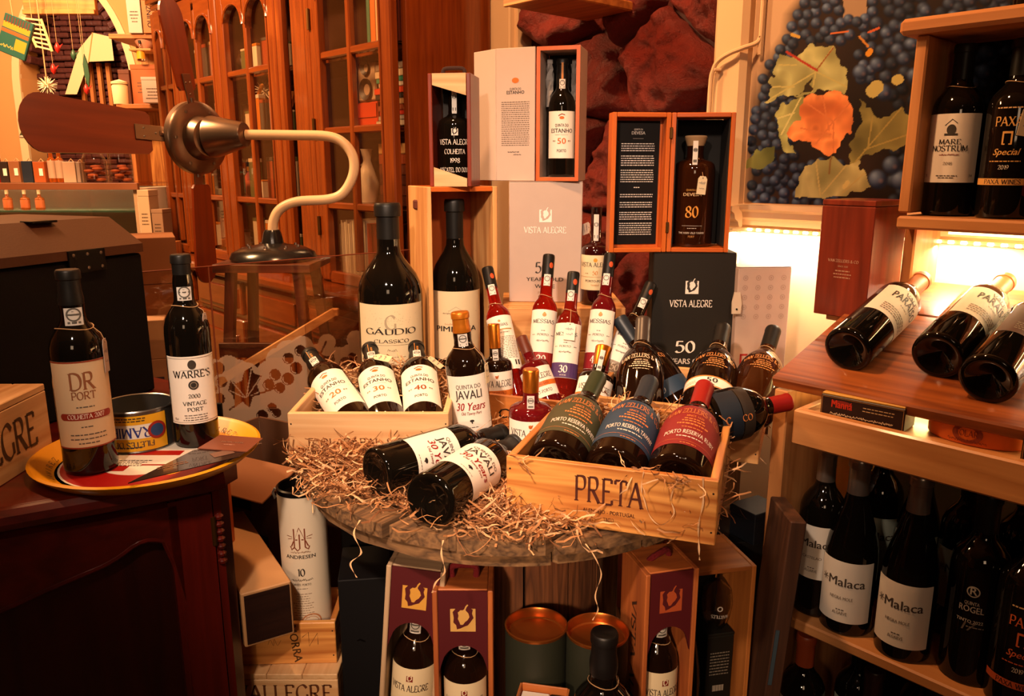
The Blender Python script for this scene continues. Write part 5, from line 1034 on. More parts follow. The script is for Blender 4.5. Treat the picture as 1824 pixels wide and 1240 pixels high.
MB().lathe([(0, 0), (.05, 0), (.052, .003), (.052, .030), (.05, .032), (0, .032)], 32, M=Matrix.Diagonal((1.25, .8, 1, 1))).build('body', ON, T); MB().lathe([(0, .032), (.053, .032), (.053, .038), (.05, .041), (0, .041)], 32, M=Matrix.Diagonal((1.25, .8, 1, 1))).build('lid', ON, T)
ik = INK(); ik.disc(0, 0, .02, '#7a2c10', .013, sy=.7); ik.t('FOLAR', 0, -.004, .009, '#6a1c0c', fit=.03); ik.script(0, -.012, .05, .004, '#5a1c0c', 8); ik.build(T.children[0], lambda u, v, o: (u, -.0416*math.sqrt(max(0, 1 - (u/.066)**2)) - o - .0004, .017 + v))
# bottles on the middle shelf
MALC = pm('silver_capsule', '#a89c92', .28, metal=.85)
def ink_malaca(sub):
    def f(k, w, h):
        for a in range(7): k.line([(-w*.34, h*.17), (-w*.34 + w*.07*math.cos(a*.9), h*.17 + w*.07*math.sin(a*.9))], .0014, '#6a5e52')
        k.t('Malaca', w*.04, h*.10, h*.14, '#4a4038', 'sans', fit=w*.62); k.t(sub, -w*.02, -h*.12, h*.05, '#7a6c5e', 'sans', fit=w*.38); k.micro(-w*.02, -h*.29, w*.22, 1, .003, h*.016); k.t('ALGARVE', -w*.02, -h*.37, h*.05, '#6a5c50', 'sans', fit=w*.24)
    return f
def ink_rogel(k, w, h):
    c = '#c8beb0'; k.disc(0, h*.33, w*.09, c, w*.072); k.t('R', 0, h*.285, h*.11, c, 'sans'); k.t('QUINTA', 0, h*.13, h*.05, c, 'sans', fit=w*.2); k.t('ROGEL', 0, h*.02, h*.09, c, 'sans', fit=w*.34); k.t('TINTO 2022', 0, -h*.14, h*.045, c, 'sans', fit=w*.36); k.t('17', -w*.04, -h*.26, h*.12, '#6a6058', 'sans', slant=.3); k.micro(w*.08, -h*.2, w*.4, 1, .003, h*.015, '#8a8074')
def ink_paxb(gold):
    def f(k, w, h):
        k.micro(0, h*.42, w*.6, 1, .003, h*.014, '#c8a070'); k.t('PAXÁ', 0, h*.22, h*.10, gold, fit=w*.36); x = 0
        k.bar(0, h*.15, w*.13, h*.024, gold)
        for sg in (-1, 1): k.bar(sg*w*.055, h*.085, w*.022, h*.14, gold); k.bar(sg*w*.04, h*.02, w*.034, h*.014, gold)
        k.t('Special', 0, -h*.10, h*.07, gold, 'sans', fit=w*.34, slant=.3); k.micro(0, -h*.17, w*.7, 1, .003, h*.012, gold); k.t('2019', 0, -h*.26, h*.045, '#c8beb0', fit=w*.14); k.bar(0, -h*.40, w*.9, h*.075, gold); k.t('PAXÁ WINES', 0, -h*.425, h*.05, '#2a140a', fit=w*.5)
    return f
ZS = .5205
GRB = 'bottles on the middle shelf'
bottle('first cream-labelled straight bottle by the shelf post', ws(.048, .062, ZS), .302, .0375, 'bord', cap=MALC, capz=.80, labs=[(.24, .56, 66, PAPER, ink_malaca('CASTELAO'))], group=GRB, spin=-14)
bottle('second cream-labelled bottle with sloping shoulders and silver capsule', ws(.108, .052, ZS), .300, .042, 'burg', glass=GLASSB, cap=MALC, capz=.80, labs=[(.08, .44, 66, PAPER, ink_malaca('NEGRA MOLE'))], group=GRB, spin=-10)
bottle('third cream-labelled bottle with sloping shoulders, beside the plain black one', ws(.203, .050, ZS), .300, .042, 'burg', glass=GLASSB, cap=MALC, capz=.80, labs=[(.08, .44, 66, PAPER, ink_malaca('NEGRA MOLE'))], group=GRB, spin=-12)
bottle('black bottle printed with a round R logo on the middle shelf', ws(.295, .062, ZS), .296, .040, 'bord', cap=BLACKCAP, capz=.80, labs=[(.22, .58, 70, None, ink_rogel)], group=GRB, spin=-6)
bottle('black bottle with orange arch print at the frame edge, middle shelf', ws(.365, .045, ZS), .292, .040, 'bord', cap=BLACKCAP, capz=.80, labs=[(.10, .60, 74, None, ink_paxb('#b8522a'))], group=GRB)
LG = pm('pale_green_label', '#a8b0a0', .6)
for i, (x, n, kd, cp) in enumerate(((.088, .20, 'bord', BLACKCAP), (.165, .175, 'burg', MALC), (.24, .17, 'bord', BLACKCAP), (.315, .19, 'bord', BLACKCAP), (.40, .17, 'bord', BLACKCAP))):
    bottle(['dark bottle in the back row behind the first two silver-capped bottles', 'silver-capped bottle in the back row of the middle shelf', 'dark bottle in the back row beside the third silver-capped one', 'dark bottle in the back row behind the R logo bottle', 'dark bottle in the back row behind the orange arch bottle'][i], ws(x, n, ZS), .30, .038, kd, cap=cp, capz=.80, labs=[(.18, .52, 70, LG, ink_malaca('CASTELAO'))], group=GRB)
# bottom row
GB_ = 'bottles on the bottom shelf'
for i, (x, n, cp, lm, R_) in enumerate(((.035, .075, pm('rust_capsule', '#8a3a18', .45), PAPER, .040), (.105, .15, BLACKCAP, LG, .04), (.155, .085, pm('dark_brown_capsule', '#2c1410', .4), PAPER, .038), (.20, .20, BLACKCAP, LG, .038), (.25, .10, BLACKCAP, CREAM, .038))):
    bottle(['rust-capsuled bottle at the post on the bottom shelf', 'black-capsuled bottle with pale green label on the bottom shelf', 'brown-capped bottle in front on the bottom shelf', 'bottle with pale green label far back on the bottom shelf', 'dark bottle in the shade of the bottom shelf'][i], ws(x, n, .1555), .30 if i != 2 else .285, R_, 'bord', cap=cp, capz=.80, labs=[(.2, .60, 70, lm, (lambda k, w, h: k.t('Duas', 0, h*.1, h*.16, '#241c18', 'sans', fit=w*.4, slant=.3)) if i == 1 else None)], group=GB_)
# ------------------------------------------------------------------ upper rack on the wall
UR = thing('wall_rack', 'pine wall rack of two boards above the sloping shelf', 'rack', S0, RZC)
obox('shelf', SW['x'], (.545, .335, 1.188), (1.0, .18, .022), UR, .004); obox('shelf', SW['x'], (.535, .33, 1.508), (1.03, .19, .026), UR, .009)
obox('upright', SW['z'], (.052, .335, 1.3495), (.02, .16, .291), UR, .003); obox('lower_upright', SW['z'], (.05, .36, 1.122), (.02, .12, .114), UR, .003); obox('upright', SW['z'], (1.03, .335, 1.3495), (.02, .16, .291), UR, .003)
strip_light('rack_light', .56, .31, 1.166, .9, .01, 3.2, (1, .72, .30), .08, -.3)
T = thing('rack_led_strip', 'glowing strip under the lower rack board', 'light strip', S0, RZC); obox('channel', WHT, (.56, .315, 1.1745), (.9, .014, .005), T, 0); obox('diffuser', LW, (.56, .315, 1.170), (.9, .011, .004), T, 0)
def ink_mare(k, w, h):
    k.disc(0, h*.27, w*.07, '#3a342e', sy=1.2); k.line([(-w*.1, h*.33), (0, h*.42), (w*.08, h*.36)], .0012, '#3a342e'); k.bar(0, h*.2, w*.2, h*.03, '#3a342e'); k.t('MARE', 0, h*.06, h*.07, '#2c2824', fit=w*.34); k.t('NOSTRUM', 0, -h*.04, h*.08, '#2c2824', fit=w*.56); k.script(0, -h*.10, w*.3, h*.02, '#7a2c1c', 2); k.t('2018', 0, -h*.24, h*.04, '#7a6c5e', fit=w*.14); k.micro(0, -h*.40, w*.4, 2, h*.03, h*.014)
    for sg in (-1, 1): k.t(['75', '14'][sg > 0], sg*w*.38, -h*.42, h*.04, '#5a5048', 'sans')
ZR = 1.1995
bottle('cream-labelled bottle with twine at the wall rack upright', ws(.098, .322, ZR), .282, .040, 'bord', cap=BLACKCAP, capz=.80, labs=[(.20, .60, 72, PAPER, ink_mare)], string=.755, spin=-10, group='bottles on the wall rack')
bottle('black bottle with gold arch print and paper tag on the wall rack', ws(.188, .312, ZR), .280, .041, 'bord', cap=BLACKCAP, capz=.80, labs=[(.16, .66, 76, None, ink_paxb('#d09a50'))], string=.765, spin=-10, tagp=(38, .62, .026, .045, CREAM, .765, -8), group='bottles on the wall rack')
bottle('dark bottle with a red band at the frame edge of the wall rack', ws(.272, .318, ZR), .280, .038, 'bord', cap=BLACKCAP, capz=.80, labs=[(.12, .2, 76, pm('red_band', '#a01c18', .5), None)], group='bottles on the wall rack')
for i, x in enumerate((.19, .28)): bottle(['dark bottle standing on the top rack board', 'second dark bottle on the top rack board, at the frame edge'][i], ws(x, .33, 1.5215), .28, .036, 'bord', cap=BLACKCAP, capz=.8, labs=[(.2, .55, 70, PAPER, None)], group='bottles on the top board')
# stained red box on a bracket left of the slope
bx = pY(1540, 572, 1.40); yaw = -58
T = thing('stained_wooden_box', 'dark red stained wooden box standing by the sloping shelf', 'box', (0, 0, 0)); W1, D1, H1 = .104, .112, .214
# front-right vertical edge sits at bx
e0 = Vector((-.60, .80, 0)); e1 = Vector((.66, .75, 0)); e0.normalize(); e1.normalize(); ang = math.atan2(-e0.y, -e0.x)
T.location = bx + e0*W1/2 + Vector((e0.y, -e0.x, 0))*(D1/2); T.rotation_euler = (0, 0, ang)
b = obox('body', REDWOOD['z'], (0, 0, .1015), (W1, D1, .203), T, .0015); obox('sliding_lid', REDWOOD['z'], (0, 0, .209), (W1, D1, .0105), T, .0015)
ik = INK(); ik.t('VAN ZELLERS & CO', .0, -.0, .005, '#b89078', fit=.06); ik.t('SINCE 1620', 0, -.009, .003, '#b89078', 'sans', fit=.02); ik.micro(0, -.016, .036, 3, .006, .0022, '#a87c64'); ik.build(b, flat_front(-D1/2))
BK = thing('small_bracket', 'small cream wall bracket under the stained red box', 'bracket', T.location - Vector((0, 0, .0125)), math.degrees(ang)); obox('ledge', CREAMWALL, (0, .01, .006), (W1 - .03, D1 - .02, .012), BK); MB().prism([(0, 0), (.06, 0), (0, -.05)], -.006, .006, M=Matrix.Translation((0, .05, 0)) @ Matrix.Rotation(math.radians(-90), 4, 'Z') @ RX).build('arm', CREAMWALL, BK, smooth=None)
# ------------------------------------------------------------------ bow-fronted mahogany cabinet, front left
ZC = .852
BC = thing('bow_cabinet', 'dark mahogany cabinet with shaped door panel and rounded top edge', 'cabinet', (-.80, 1.15, 0)); o_ = Vector((-.80, 1.15, 0))
front = [(-1.15, .76), (-1.0, .80), (-.86, .845), (-.74, .90), (-.62, .965), (-.52, 1.02), (-.425, 1.082)]
fr = [(p[0] - o_.x, p[1] - o_.y) for p in crom(front, 4)]
top = fr + [(-.415 - o_.x, 1.115 - o_.y), (-.47 - o_.x, 1.19 - o_.y), (-.60 - o_.x, 1.36 - o_.y), (-.695 - o_.x, 1.56 - o_.y), (-.86 - o_.x, 1.66 - o_.y), (-1.6 - o_.x, 1.66 - o_.y), (-1.6 - o_.x, .7 - o_.y)]
MB().prism(top, ZC - .03, ZC).build('top_board', DARKMAHOG['x'], BC, smooth=None)
ins = [(p[0]*.985 - .012, p[1] + .022) for p in fr]; body = ins + [(-.435 - o_.x, 1.125 - o_.y), (-.49 - o_.x, 1.19 - o_.y), (-.62 - o_.x, 1.36 - o_.y), (-.715 - o_.x, 1.55 - o_.y), (-.87 - o_.x, 1.64 - o_.y), (-1.58 - o_.x, 1.64 - o_.y), (-1.58 - o_.x, .73 - o_.y)]
MB().prism(body, .02, ZC - .0305).build('carcass', DARKMAHOG['z'], BC, smooth=None)
MB().tube([(p[0], p[1], ZC - .016) for p in fr], .0165, 10).build('edge_moulding', DARKMAHOG['x'], BC)
# arc-length frame over the front for the raised door frame
cum = [0]
for a, b in zip(ins, ins[1:]): cum.append(cum[-1] + math.hypot(b[0]-a[0], b[1]-a[1]))
LT = cum[-1]
def onfront(u, z, out):
    u = max(0, min(LT, u)); i = max(0, min(len(cum) - 2, next((k for k in range(len(cum)-1) if cum[k+1] >= u), len(cum)-2))); t = (u - cum[i])/(cum[i+1] - cum[i]); a, b = ins[i], ins[i+1]
    d = Vector((b[0]-a[0], b[1]-a[1], 0)).normalized(); n = Vector((d.y, -d.x, 0)); return Vector((a[0] + (b[0]-a[0])*t, a[1] + (b[1]-a[1])*t, z)) + n*out
# frame with a shaped (wavy) top edge: quads between the panel outline and the door outline
ux0, ux1 = .10, LT - .062
def zin(u):
    t = (ux1 - u)/(ux1 - ux0)
    return .742 - .062*min(1, max(0, (t - .10)/.38))**1.2*(1 if t < .6 else 1) + .018*math.exp(-((t - .07)/.05)**2) - (.10*max(0, .025 - t)/.025)
n = 60; vs = []; fs = []
for i in range(n+1):
    u = ux0 + (ux1 - ux0)*i/n
    for z, o in ((zin(u), .002), (zin(u), .014), (zin(u) + .008, .019), (.806, .019), (.812, .002)): vs.append(onfront(u, z, o))
fs = [(i*5+j, (i+1)*5+j, (i+1)*5+j+1, i*5+j+1) for i in range(n) for j in range(4)]
dr = thing('door', None, None); dr.parent = BC
MB().add(vs, fs).build('top_rail', DARKMAHOG['x'], dr, smooth=50)
vs = []; fs = []; us = [ux1 - .012 + .060*i/8 for i in range(9)]
for u in us:
    for z in (.06, .812): vs += [onfront(u, z, .002), onfront(u, z, .019)]
m = len(us)
for i in range(m-1): o = 4*i; fs += [(o+1, o+5, o+7, o+3)]
fs += [(0, 1, 3, 2), (4*m-4, 4*m-2, 4*m-1, 4*m-3)]
MB().add(vs, fs).build('stile', DARKMAHOG['z'], dr, smooth=50)
PM = wood('matched_veneer', '#1c0604', '#320a05', axis='z', scale=.6, rough=.33, coat=.3, contrast=.9, bump=.0)
vs = []; fs = []
for i in range(31):
    u = ux0 + (ux1 - ux0)*i/30
    for z in (.06, .78): vs.append(onfront(u, z, .0015))
MB().add(vs, [(2*i, 2*i+2, 2*i+3, 2*i+1) for i in range(30)]).build('veneer_panel', PM, dr, smooth=60)
MB().tube([onfront(ux0 + (ux1 - ux0)*i/60, zin(ux0 + (ux1 - ux0)*i/60) + .002, .015) for i in range(61)] + [onfront(ux1 - .004, z, .015) for z in (.66, .5, .3, .1)], .0045, 7).build('panel_bead', DARKMAHOG['x'], dr)
vs = []
for u in (LT - .012, LT - .001):
    for z in (.03, .815): vs += [onfront(u, z, -.002), onfront(u, z, .016)]
MB().add(vs, [(1, 5, 7, 3), (0, 1, 3, 2), (4, 6, 7, 5), (0, 4, 5, 1), (2, 3, 7, 6)]).build('corner_post', DARKMAHOG['z'], BC, smooth=None)
MB().tube([onfront(LT - .014, .775, .018), onfront(LT - .014, .73, .018)], .004, 8).build('hinge', pm('old_brass', '#5a3a14', .4, metal=.8), dr)
for i in range(7): MB().lathe([(0, -.004), (.006, 0), (.007, .004), (.003, .008), (0, .009)], 8, M=Matrix.Translation(onfront(LT - .005, .77 - .012*i, .016))).build('carved_leaf', DARKMAHOG['z'], BC)
# lettered crate on the cabinet
def ink_legre(k, w, h): k.t('VISTA ALEGRE', w*.10, -h*.2, h*.48, '#4a3420', fit=w*.66)
ca = thing('wooden_crate', 'pale closed crate with dark lettering on the mahogany cabinet', 'crate', (-.773, .915, ZC), 0)
f = obox('side_panel', PALEPINE['y'], (.064, 0, .05), (.012, .46, .10), ca); ik = INK(); ink_legre(ik, .46, .10); ik.build(f, flat_right(.006))
obox('side_panel', PALEPINE['y'], (-.064, 0, .05), (.012, .46, .10), ca)
for y in (-.224, .224): obox('end_panel', PALEPINE['x'], (0, y, .05), (.115, .012, .10), ca)
for i in range(3): obox('lid_board', PALEPINE['y'], (-.047 + .047*i, 0, .1055), (.0455, .46, .010), ca)
obox('bottom_panel', PALEPINE['y'], (0, 0, .004), (.114, .436, .008), ca); ca.rotation_euler = (0, 0, math.radians(1))
# black chest
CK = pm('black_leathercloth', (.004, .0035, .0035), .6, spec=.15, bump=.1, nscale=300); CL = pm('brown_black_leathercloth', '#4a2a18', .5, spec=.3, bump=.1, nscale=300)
az = math.radians(22); ex = Vector((math.sin(az), math.cos(az), 0))       # along the visible face, away
T = thing('storage_chest', 'black chest with sloping lid and metal catch behind the tray', 'chest', (0, 0, 0)); R_ = Vector((-.705, 1.50, 0)); Lc, Dc = .40, .36
T.rotation_euler = (0, 0, math.pi/2 - az); ctr = R_ - ex*Lc/2 + Vector((-ex.y, ex.x, 0))*Dc/2; T.location = (ctr.x, ctr.y, ZC)
bz = zat(455, 1.45) - ZC; lz = zat(389, 1.48) - ZC
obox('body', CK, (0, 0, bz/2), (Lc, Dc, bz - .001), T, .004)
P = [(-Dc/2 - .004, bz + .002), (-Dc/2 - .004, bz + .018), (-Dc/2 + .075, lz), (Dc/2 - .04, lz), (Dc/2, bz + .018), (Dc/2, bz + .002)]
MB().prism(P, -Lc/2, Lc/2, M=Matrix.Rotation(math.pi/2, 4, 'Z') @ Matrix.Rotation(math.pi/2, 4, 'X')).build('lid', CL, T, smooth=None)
ST = pm('black_steel', '#1a1614', .35, metal=.8)
ct = obox('catch', ST, (Lc/2 - .125, -Dc/2 - .005, bz - .002), (.075, .004, .040), T, .001)
for x in (-.028, 0, .028):
    for z in (-.012, .012): MB().lathe([(0, .002), (.003, .001), (.003, 0)], 8, M=Matrix.Translation((x, -.002, z)) @ RX).build('rivet', pm('steel', '#8a847c', .3, metal=.9), ct)
obox('lid_clip', ST, (Lc/2 - .15, -Dc/2 + .07, lz - .0), (.05, .03, .004), T, .001)
# tray, can, two bottles, leaflets
TRY = Vector((-.547, 1.122, ZC)); YT = pm('yellow_enamel', '#d8930c', .35); RT = pm('red_print', '#a01410', .4)
T = thing('serving_tray', 'round yellow advertising tray on the mahogany cabinet', 'tray', TRY)
MB().lathe([(0, .0), (.127, .0), (.137, .004), (.149, .016), (.156, .019), (.160, .017), (.158, .014), (.142, .001), (.138, -.0), (0, -.0002)][::-1], 64).build('pan', YT, T)
ik = INK(); ik.disc(0, 0, .120, RT, .07, 48); ik.disc(0, 0, .07, '#d8cfc0', 0, 40); ik.disc(0, 0, .123, '#d8cfc0', .120, 48, 1); ik.bar(-.0, .02, .08, .02, RT, 1); ik.bar(.02, -.03, .04, .006, '#8a1c14', 1); ik.micro(-.02, -.012, .07, 4, .007, .003, '#8a7a6a'); ik.disc(.05, -.05, .02, '#d8930c', 0, 16, 2); ik.bar(-.03, -.045, .03, .02, RT, 2)
ik.build(T.children[0], lambda u, v, o: (u, v, .0006 + o), 'printed_centre')
ik = INK()
for k in range(5):
    a0 = k*72 + 10
    for j, ch in enumerate('RAMIREZ'): V, F, w_ = text_geo(ch); a = math.radians(a0 - j*6.2); ik.poly([(.130*math.cos(a) + (p[0]-w_/2)*.011*math.sin(a) + p[1]*.011*math.cos(a)*.6, .130*math.sin(a) - (p[0]-w_/2)*.011*math.cos(a) + p[1]*.011*math.sin(a)*.6) for p in V], F, '#3a1c0c')
ik.build(T.children[0], lambda u, v, o: (u, v, .0006 + max(0, math.hypot(u, v) - .128)*.8 + o + .0006), 'rim_lettering')
MTL = pm('tin_metal', '#8a8884', .3, metal=.9)
CN = thing('fish_tin', 'large open fish tin with yellow and blue wrapper, upside down lettering, on the tray', 'tin', (-.592, 1.188, ZC + .0012)); RC = .054
MB().lathe([(RC - .003, .004), (0, .004), (0, 0), (RC, 0), (RC + .001, .002), (RC, .004), (RC, .064), (RC + .0012, .065), (RC, .067), (RC - .002, .066), (RC - .002, .006)], 48).build('can_wall', MTL, CN)
vs = []
for i in range(25):
    a = math.radians(-70 + 140*i/24)
    for z in (.004, .060): vs.append(((RC + .0012)*math.sin(a), -(RC + .0012)*math.cos(a), z))
wr = MB().add(vs, [(2*i, 2*i+2, 2*i+3, 2*i+1) for i in range(24)]).build('wrapper', pm('yellow_print', '#d8a01c', .4), CN, smooth=60)
ik = INK(); ik.bar(.0, .003, .115, .022, '#d8d4cc', 0); ik.t('RAMIREZ', .0, .010, .016, '#1c2c7a', fit=.082, rot=math.pi, lay=2); ik.t('FILETES DE ATUM', .0, -.013, .0085, '#1c2440', fit=.088, rot=math.pi, lay=2); ik.micro(0, .024, .09, 2, .004, .0018, '#3a3020'); ik.disc(.05, .002, .014, '#8a1c10', .010, 20, 3); ik.disc(.05, .002, .010, '#1c3c6a', 0, 20, 3); ik.micro(0, -.022, .09, 1, .004, .002, '#3a3020')
ik.build(wr, lambda u, v, o: ((RC + .0014 + o)*math.sin(u/RC), -(RC + .0014 + o)*math.cos(u/RC), .032 + v))
def ink_dr(k, w, h):
    for sg in (-1, 1): k.bar(0, sg*(h*.5 - .001), w, .002, '#8a3018')
    k.t('DR', 0, h*.18, h*.19, '#8a5434', fit=w*.36); k.t('PORT', 0, h*.07, h*.085, '#8a5434', fit=w*.34); k.micro(0, -h*.02, w*.42, 1, .003, h*.012); k.bar(0, -h*.13, w*.66, h*.08, '#8c2818'); k.disc(-w*.33, -h*.13, h*.04, '#8c2818'); k.disc(w*.33, -h*.13, h*.04, '#8c2818'); k.t('COLHEITA 2007', 0, -h*.152, h*.05, '#e8d8c8', fit=w*.52, lay=2); k.micro(0, -h*.25, w*.3, 1, .003, h*.012); k.micro(0, -h*.34, w*.62, 2, h*.05, h*.013); k.micro(0, -h*.44, w*.5, 1, .003, h*.013)
bottle('port bottle with a cream label and red-brown band on the tray front', (-.612, 1.078, ZC + .0035), .288, .0358, 'port', glass=GLASSB, cap=BLACKCAP, capz=.835, labs=[(.14, .575, 74, pm('tan_label_paper', '#d0b48e', .65), ink_dr)], seal=(.74, .825, .024), tagp=(66, .66, .016, .048, PALEBOX, .72), string=.722, spin=2)
def ink_war(k, w, h):
    k.frame(0, 0, w*.95, h*.95, .0006, '#6a5a48'); k.disc(0, h*.38, w*.07, '#3c342c', sy=1.2); k.t('WARRE\'S', 0, h*.19, h*.10, '#1c1814', fit=w*.66); k.bar(0, h*.30, w*.4, .0004, DK); k.disc(0, h*.08, w*.085, '#2c2824', 0, 20); k.disc(0, h*.08, w*.06, '#8a7c6a', w*.045, 18, 1); k.t('2000', 0, -h*.11, h*.055, '#3c342c', fit=w*.2); k.t('VINTAGE', 0, -h*.22, h*.055, '#2c2824', fit=w*.4); k.t('PORT', 0, -h*.31, h*.055, '#2c2824', fit=w*.27); k.micro(0, -h*.37, w*.5, 3, h*.035, h*.012); k.t('75cl', -w*.36, -h*.44, h*.03, '#5a5048', 'sans')
bottle('tall port bottle with a white bordered label on the tray back', (-.502, 1.190, ZC + .0035), .297, .0335, 'port', glass=GLASSB, cap=BLACKCAP, capz=.90, labs=[(.13, .49, 74, PAPER, ink_war)], seal=(.77, .84, .022), tagp=(60, .70, .014, .046, PALEBOX, .73), string=.74, spin=3)
def leaflet(label, P, z, mat, ikf=None):
    c = Vector((sum(p[0] for p in P)/4, sum(p[1] for p in P)/4, z)); T = thing('leaflet', label, 'leaflet', c); s = MB().prism([(p[0]-c.x, p[1]-c.y) for p in P], 0, .0012).build('sheet', mat, T, smooth=None)
    ik = INK(); ex_ = (Vector(P[1]) - Vector(P[0])).normalized(); ey_ = Vector((-ex_.y, ex_.x)); ikf(ik); ik.build(s, lambda u, v, o: (ex_.x*u + ey_.x*v, ex_.y*u + ey_.y*v, .0013 + o)); return T
lp = [pZ(*q, ZC + .024) for q in ((228, 862), (425, 815), (466, 784), (345, 803))]
leaflet('glossy dark leaflet lying over the tray rim in front of the bordered bottle', [(p.x, p.y) for p in lp], ZC + .024, pm('glossy_dark_print', '#2a1c18', .2, coat=.6), lambda k: (k.bar(.02, -.002, .03, .02, '#6a4a3c'), k.micro(-.05, 0, .05, 2, .006, .002, '#8a5a3c'), k.t('MURGANHEIRA', .06, .0, .004, '#b89480', 'sans')))
lp = [pZ(*q, ZC + .0255) for q in ((352, 800), (440, 806), (468, 782), (392, 776))]
leaflet('brown leaflet corner sticking out beyond the tray', [(p.x, p.y) for p in lp], ZC + .0256, pm('brown_print', '#7a4430', .35), lambda k: (k.t('MOSCATEL', .0, .0, .005, '#c8a08a', 'sans'), k.micro(0, -.008, .03, 1, .004, .0015, '#c8a08a')))
# ------------------------------------------------------------------ below the table, left: stacked crates, long box, tube
crate('plain pine crate at the very bottom of the left stack', (-.475, 1.18), 0, .18, .22, .2025, .0525, PINE)
T = thing('lettered_crate', 'closed pine crate with large dark lettering, below the open crate', 'crate', (-.385, 1.287, .2555), 0)
for y in (-.11, .11): o = obox('long_panel', PALEPINE['x'], (0, y, .09), (.18, .012, .18), T); ik = INK(); ik.t('VALLEGRE', 0, .050, .030, '#5a3018', fit=.165); (ik.build(o, flat_front(-.006)) if y < 0 else None)
for x in (-.084, .084): o = obox('end_panel', PALEPINE['y'], (x, 0, .09), (.012, .2075, .18), T)
ik = INK(); ik.disc(-.05, .05, .012, '#2a1c14', .006, 14); ik.bar(-.035, .05, .016, .006, '#2a1c14'); ik.build(o, flat_right(.006))
for i in range(3): obox('lid_board', PALEPINE['y'], (-.06 + .06*i, 0, .1855), (.0595, .232, .010), T)
crate('narrow pine crate lying open on the lettered crate, round tube inside', (-.492, 1.195), 2, .190, .118, .078, .4465, ORANGEPINE, ink=lambda k, w, h: (k.t('MORRA', w*.10, .0, .014, '#5a3a1c', 'sans', rot=-1.45), k.line([(w*.20, .012), (w*.26, .022), (w*.26, -.005), (w*.34, .02), (w*.34, -.002)], .001, '#5a3a1c'), k.script(-w*.05, -.0, .02, .012, '#7a5028', 3)))
TUBE = pm('cream_tube', '#d8c8b0', .6)
def tube_thing():
    R, H = .0405, .298; T = thing('bottle_tube', 'cream cardboard tube with black rim and brown monogram', 'tube', (xat(545, 1.258, .6), 1.258, .4545))
    w = MB().lathe([(0, 0), (R, 0), (R, H - .006), (R - .003, H - .006)], 40).build('wall', TUBE, T); MB().lathe([(R + .0006, H - .008), (R + .0008, H), (R - .002, H + .002), (R - .004, H), (R - .005, H - .016), (0, H - .018)], 40).build('lid', pm('black_lacquer', '#0c0a09', .25), T)
    MB().tube([(-R - .002, -.006, H - .004), (-R - .007, -.004, H - .012), (-R - .004, -.004, H - .024), (-R - .001, -.004, H - .02)], .0022, 6).build('pull_tab', pm('grey_tab', '#8a8c8c', .5), T)
    k = INK(); c = '#7a3c24'
    for pts in ([(-.014, -.012), (0, .022), (.014, -.012)], [(-.009, .02), (-.009, -.014)], [(.009, .02), (.009, -.014)], [(-.007, 0), (.007, 0)], [(-.009, -.014), (-.004, -.02), (0, -.016), (0, .01)], [(.009, -.014), (.014, -.018), (.016, -.012)], [(-.009, -.014), (-.014, -.018), (-.016, -.012)]): k.line([(a, b_ + .045) for a, b_ in pts], .0022, c)
    for sg in (-1, 1): k.line([(sg*.012, .05), (sg*.022, .052)], .001, c); k.line([(sg*.012, .047), (sg*.02, .046)], .001, c)
    k.script(0, .021, .034, .003, '#8a6a50', 2); k.t('ANDRESEN', 0, .010, .0065, '#2c241e', 'sans', fit=.052); k.t('10', 0, -.022, .013, '#2c241e'); k.script(0, -.031, .036, .004, '#4a3c30', 3); k.t('WHITE PORTO', 0, -.040, .0035, '#4a3c30', fit=.03); k.micro(0, -.046, .03, 1, .003, .001); k.micro(0, -.056, .036, 11, .0045, .0012, '#8a7460'); k.disc(.012, -.112, .018, '#b8784c', .0155, 24); k.disc(.012, -.112, .013, '#b8784c', .0122, 24); k.t('A', .012, -.116, .009, '#b8784c', 'sans'); k.script(.0, -.122, .04, .008, '#3a2c20', 4)
    k.build(w, lambda u, v, o: ((R + o)*math.sin(u/R + .08), -(R + o)*math.cos(u/R + .08), .17 + v))
tube_thing()
TANB = pm('tan_card', '#b88a5c', .55); VEN = wood('dark_veneer', '#1c0e0a', '#2e1810', axis='x', scale=1.4, rough=.4, contrast=.5)
A_ = pZ(437, 1155, .5255); B_ = pZ(525, 1128, .5255); ax_ = (B_ - A_); wd = ax_.length; yaw = math.atan2(ax_.y, ax_.x); inn = Vector((-ax_.y, ax_.x, 0)).normalized()
T = thing('long_gift_box', 'long tan box with a dark veneer end, lying on the open crate', 'box', (A_ + B_)/2 + inn*.16, 0); T.rotation_euler = (0, 0, yaw)
obox('body', TANB, (0, 0, .048), (wd, .32, .096), T, .002); obox('end_panel', VEN, (0, -.1605, .048), (wd - .008, .002, .086), T, 0)
f = thing('propped_card', 'black framed card leaning behind the cabinet corner', 'card', (xat(402, 1.33, .65), 1.31, .6225), -6)
obox('card', BLACKCARD, (-.03, 0, .13), (.10, .006, .26), f); b = MB(); b.box((.0185, -.001, .115), (.005, .010, .23)); b.box((-.03, -.001, .003), (.092, .010, .006)); b.build('edge_strip', ORANGEBOX['z'], f, smooth=None); ik = INK(); ik.micro(-.008, .03, .014, 3, .005, .0016, '#b8b0a8'); ik.build(f.children[0], flat_front(-.003, 0, -.115))
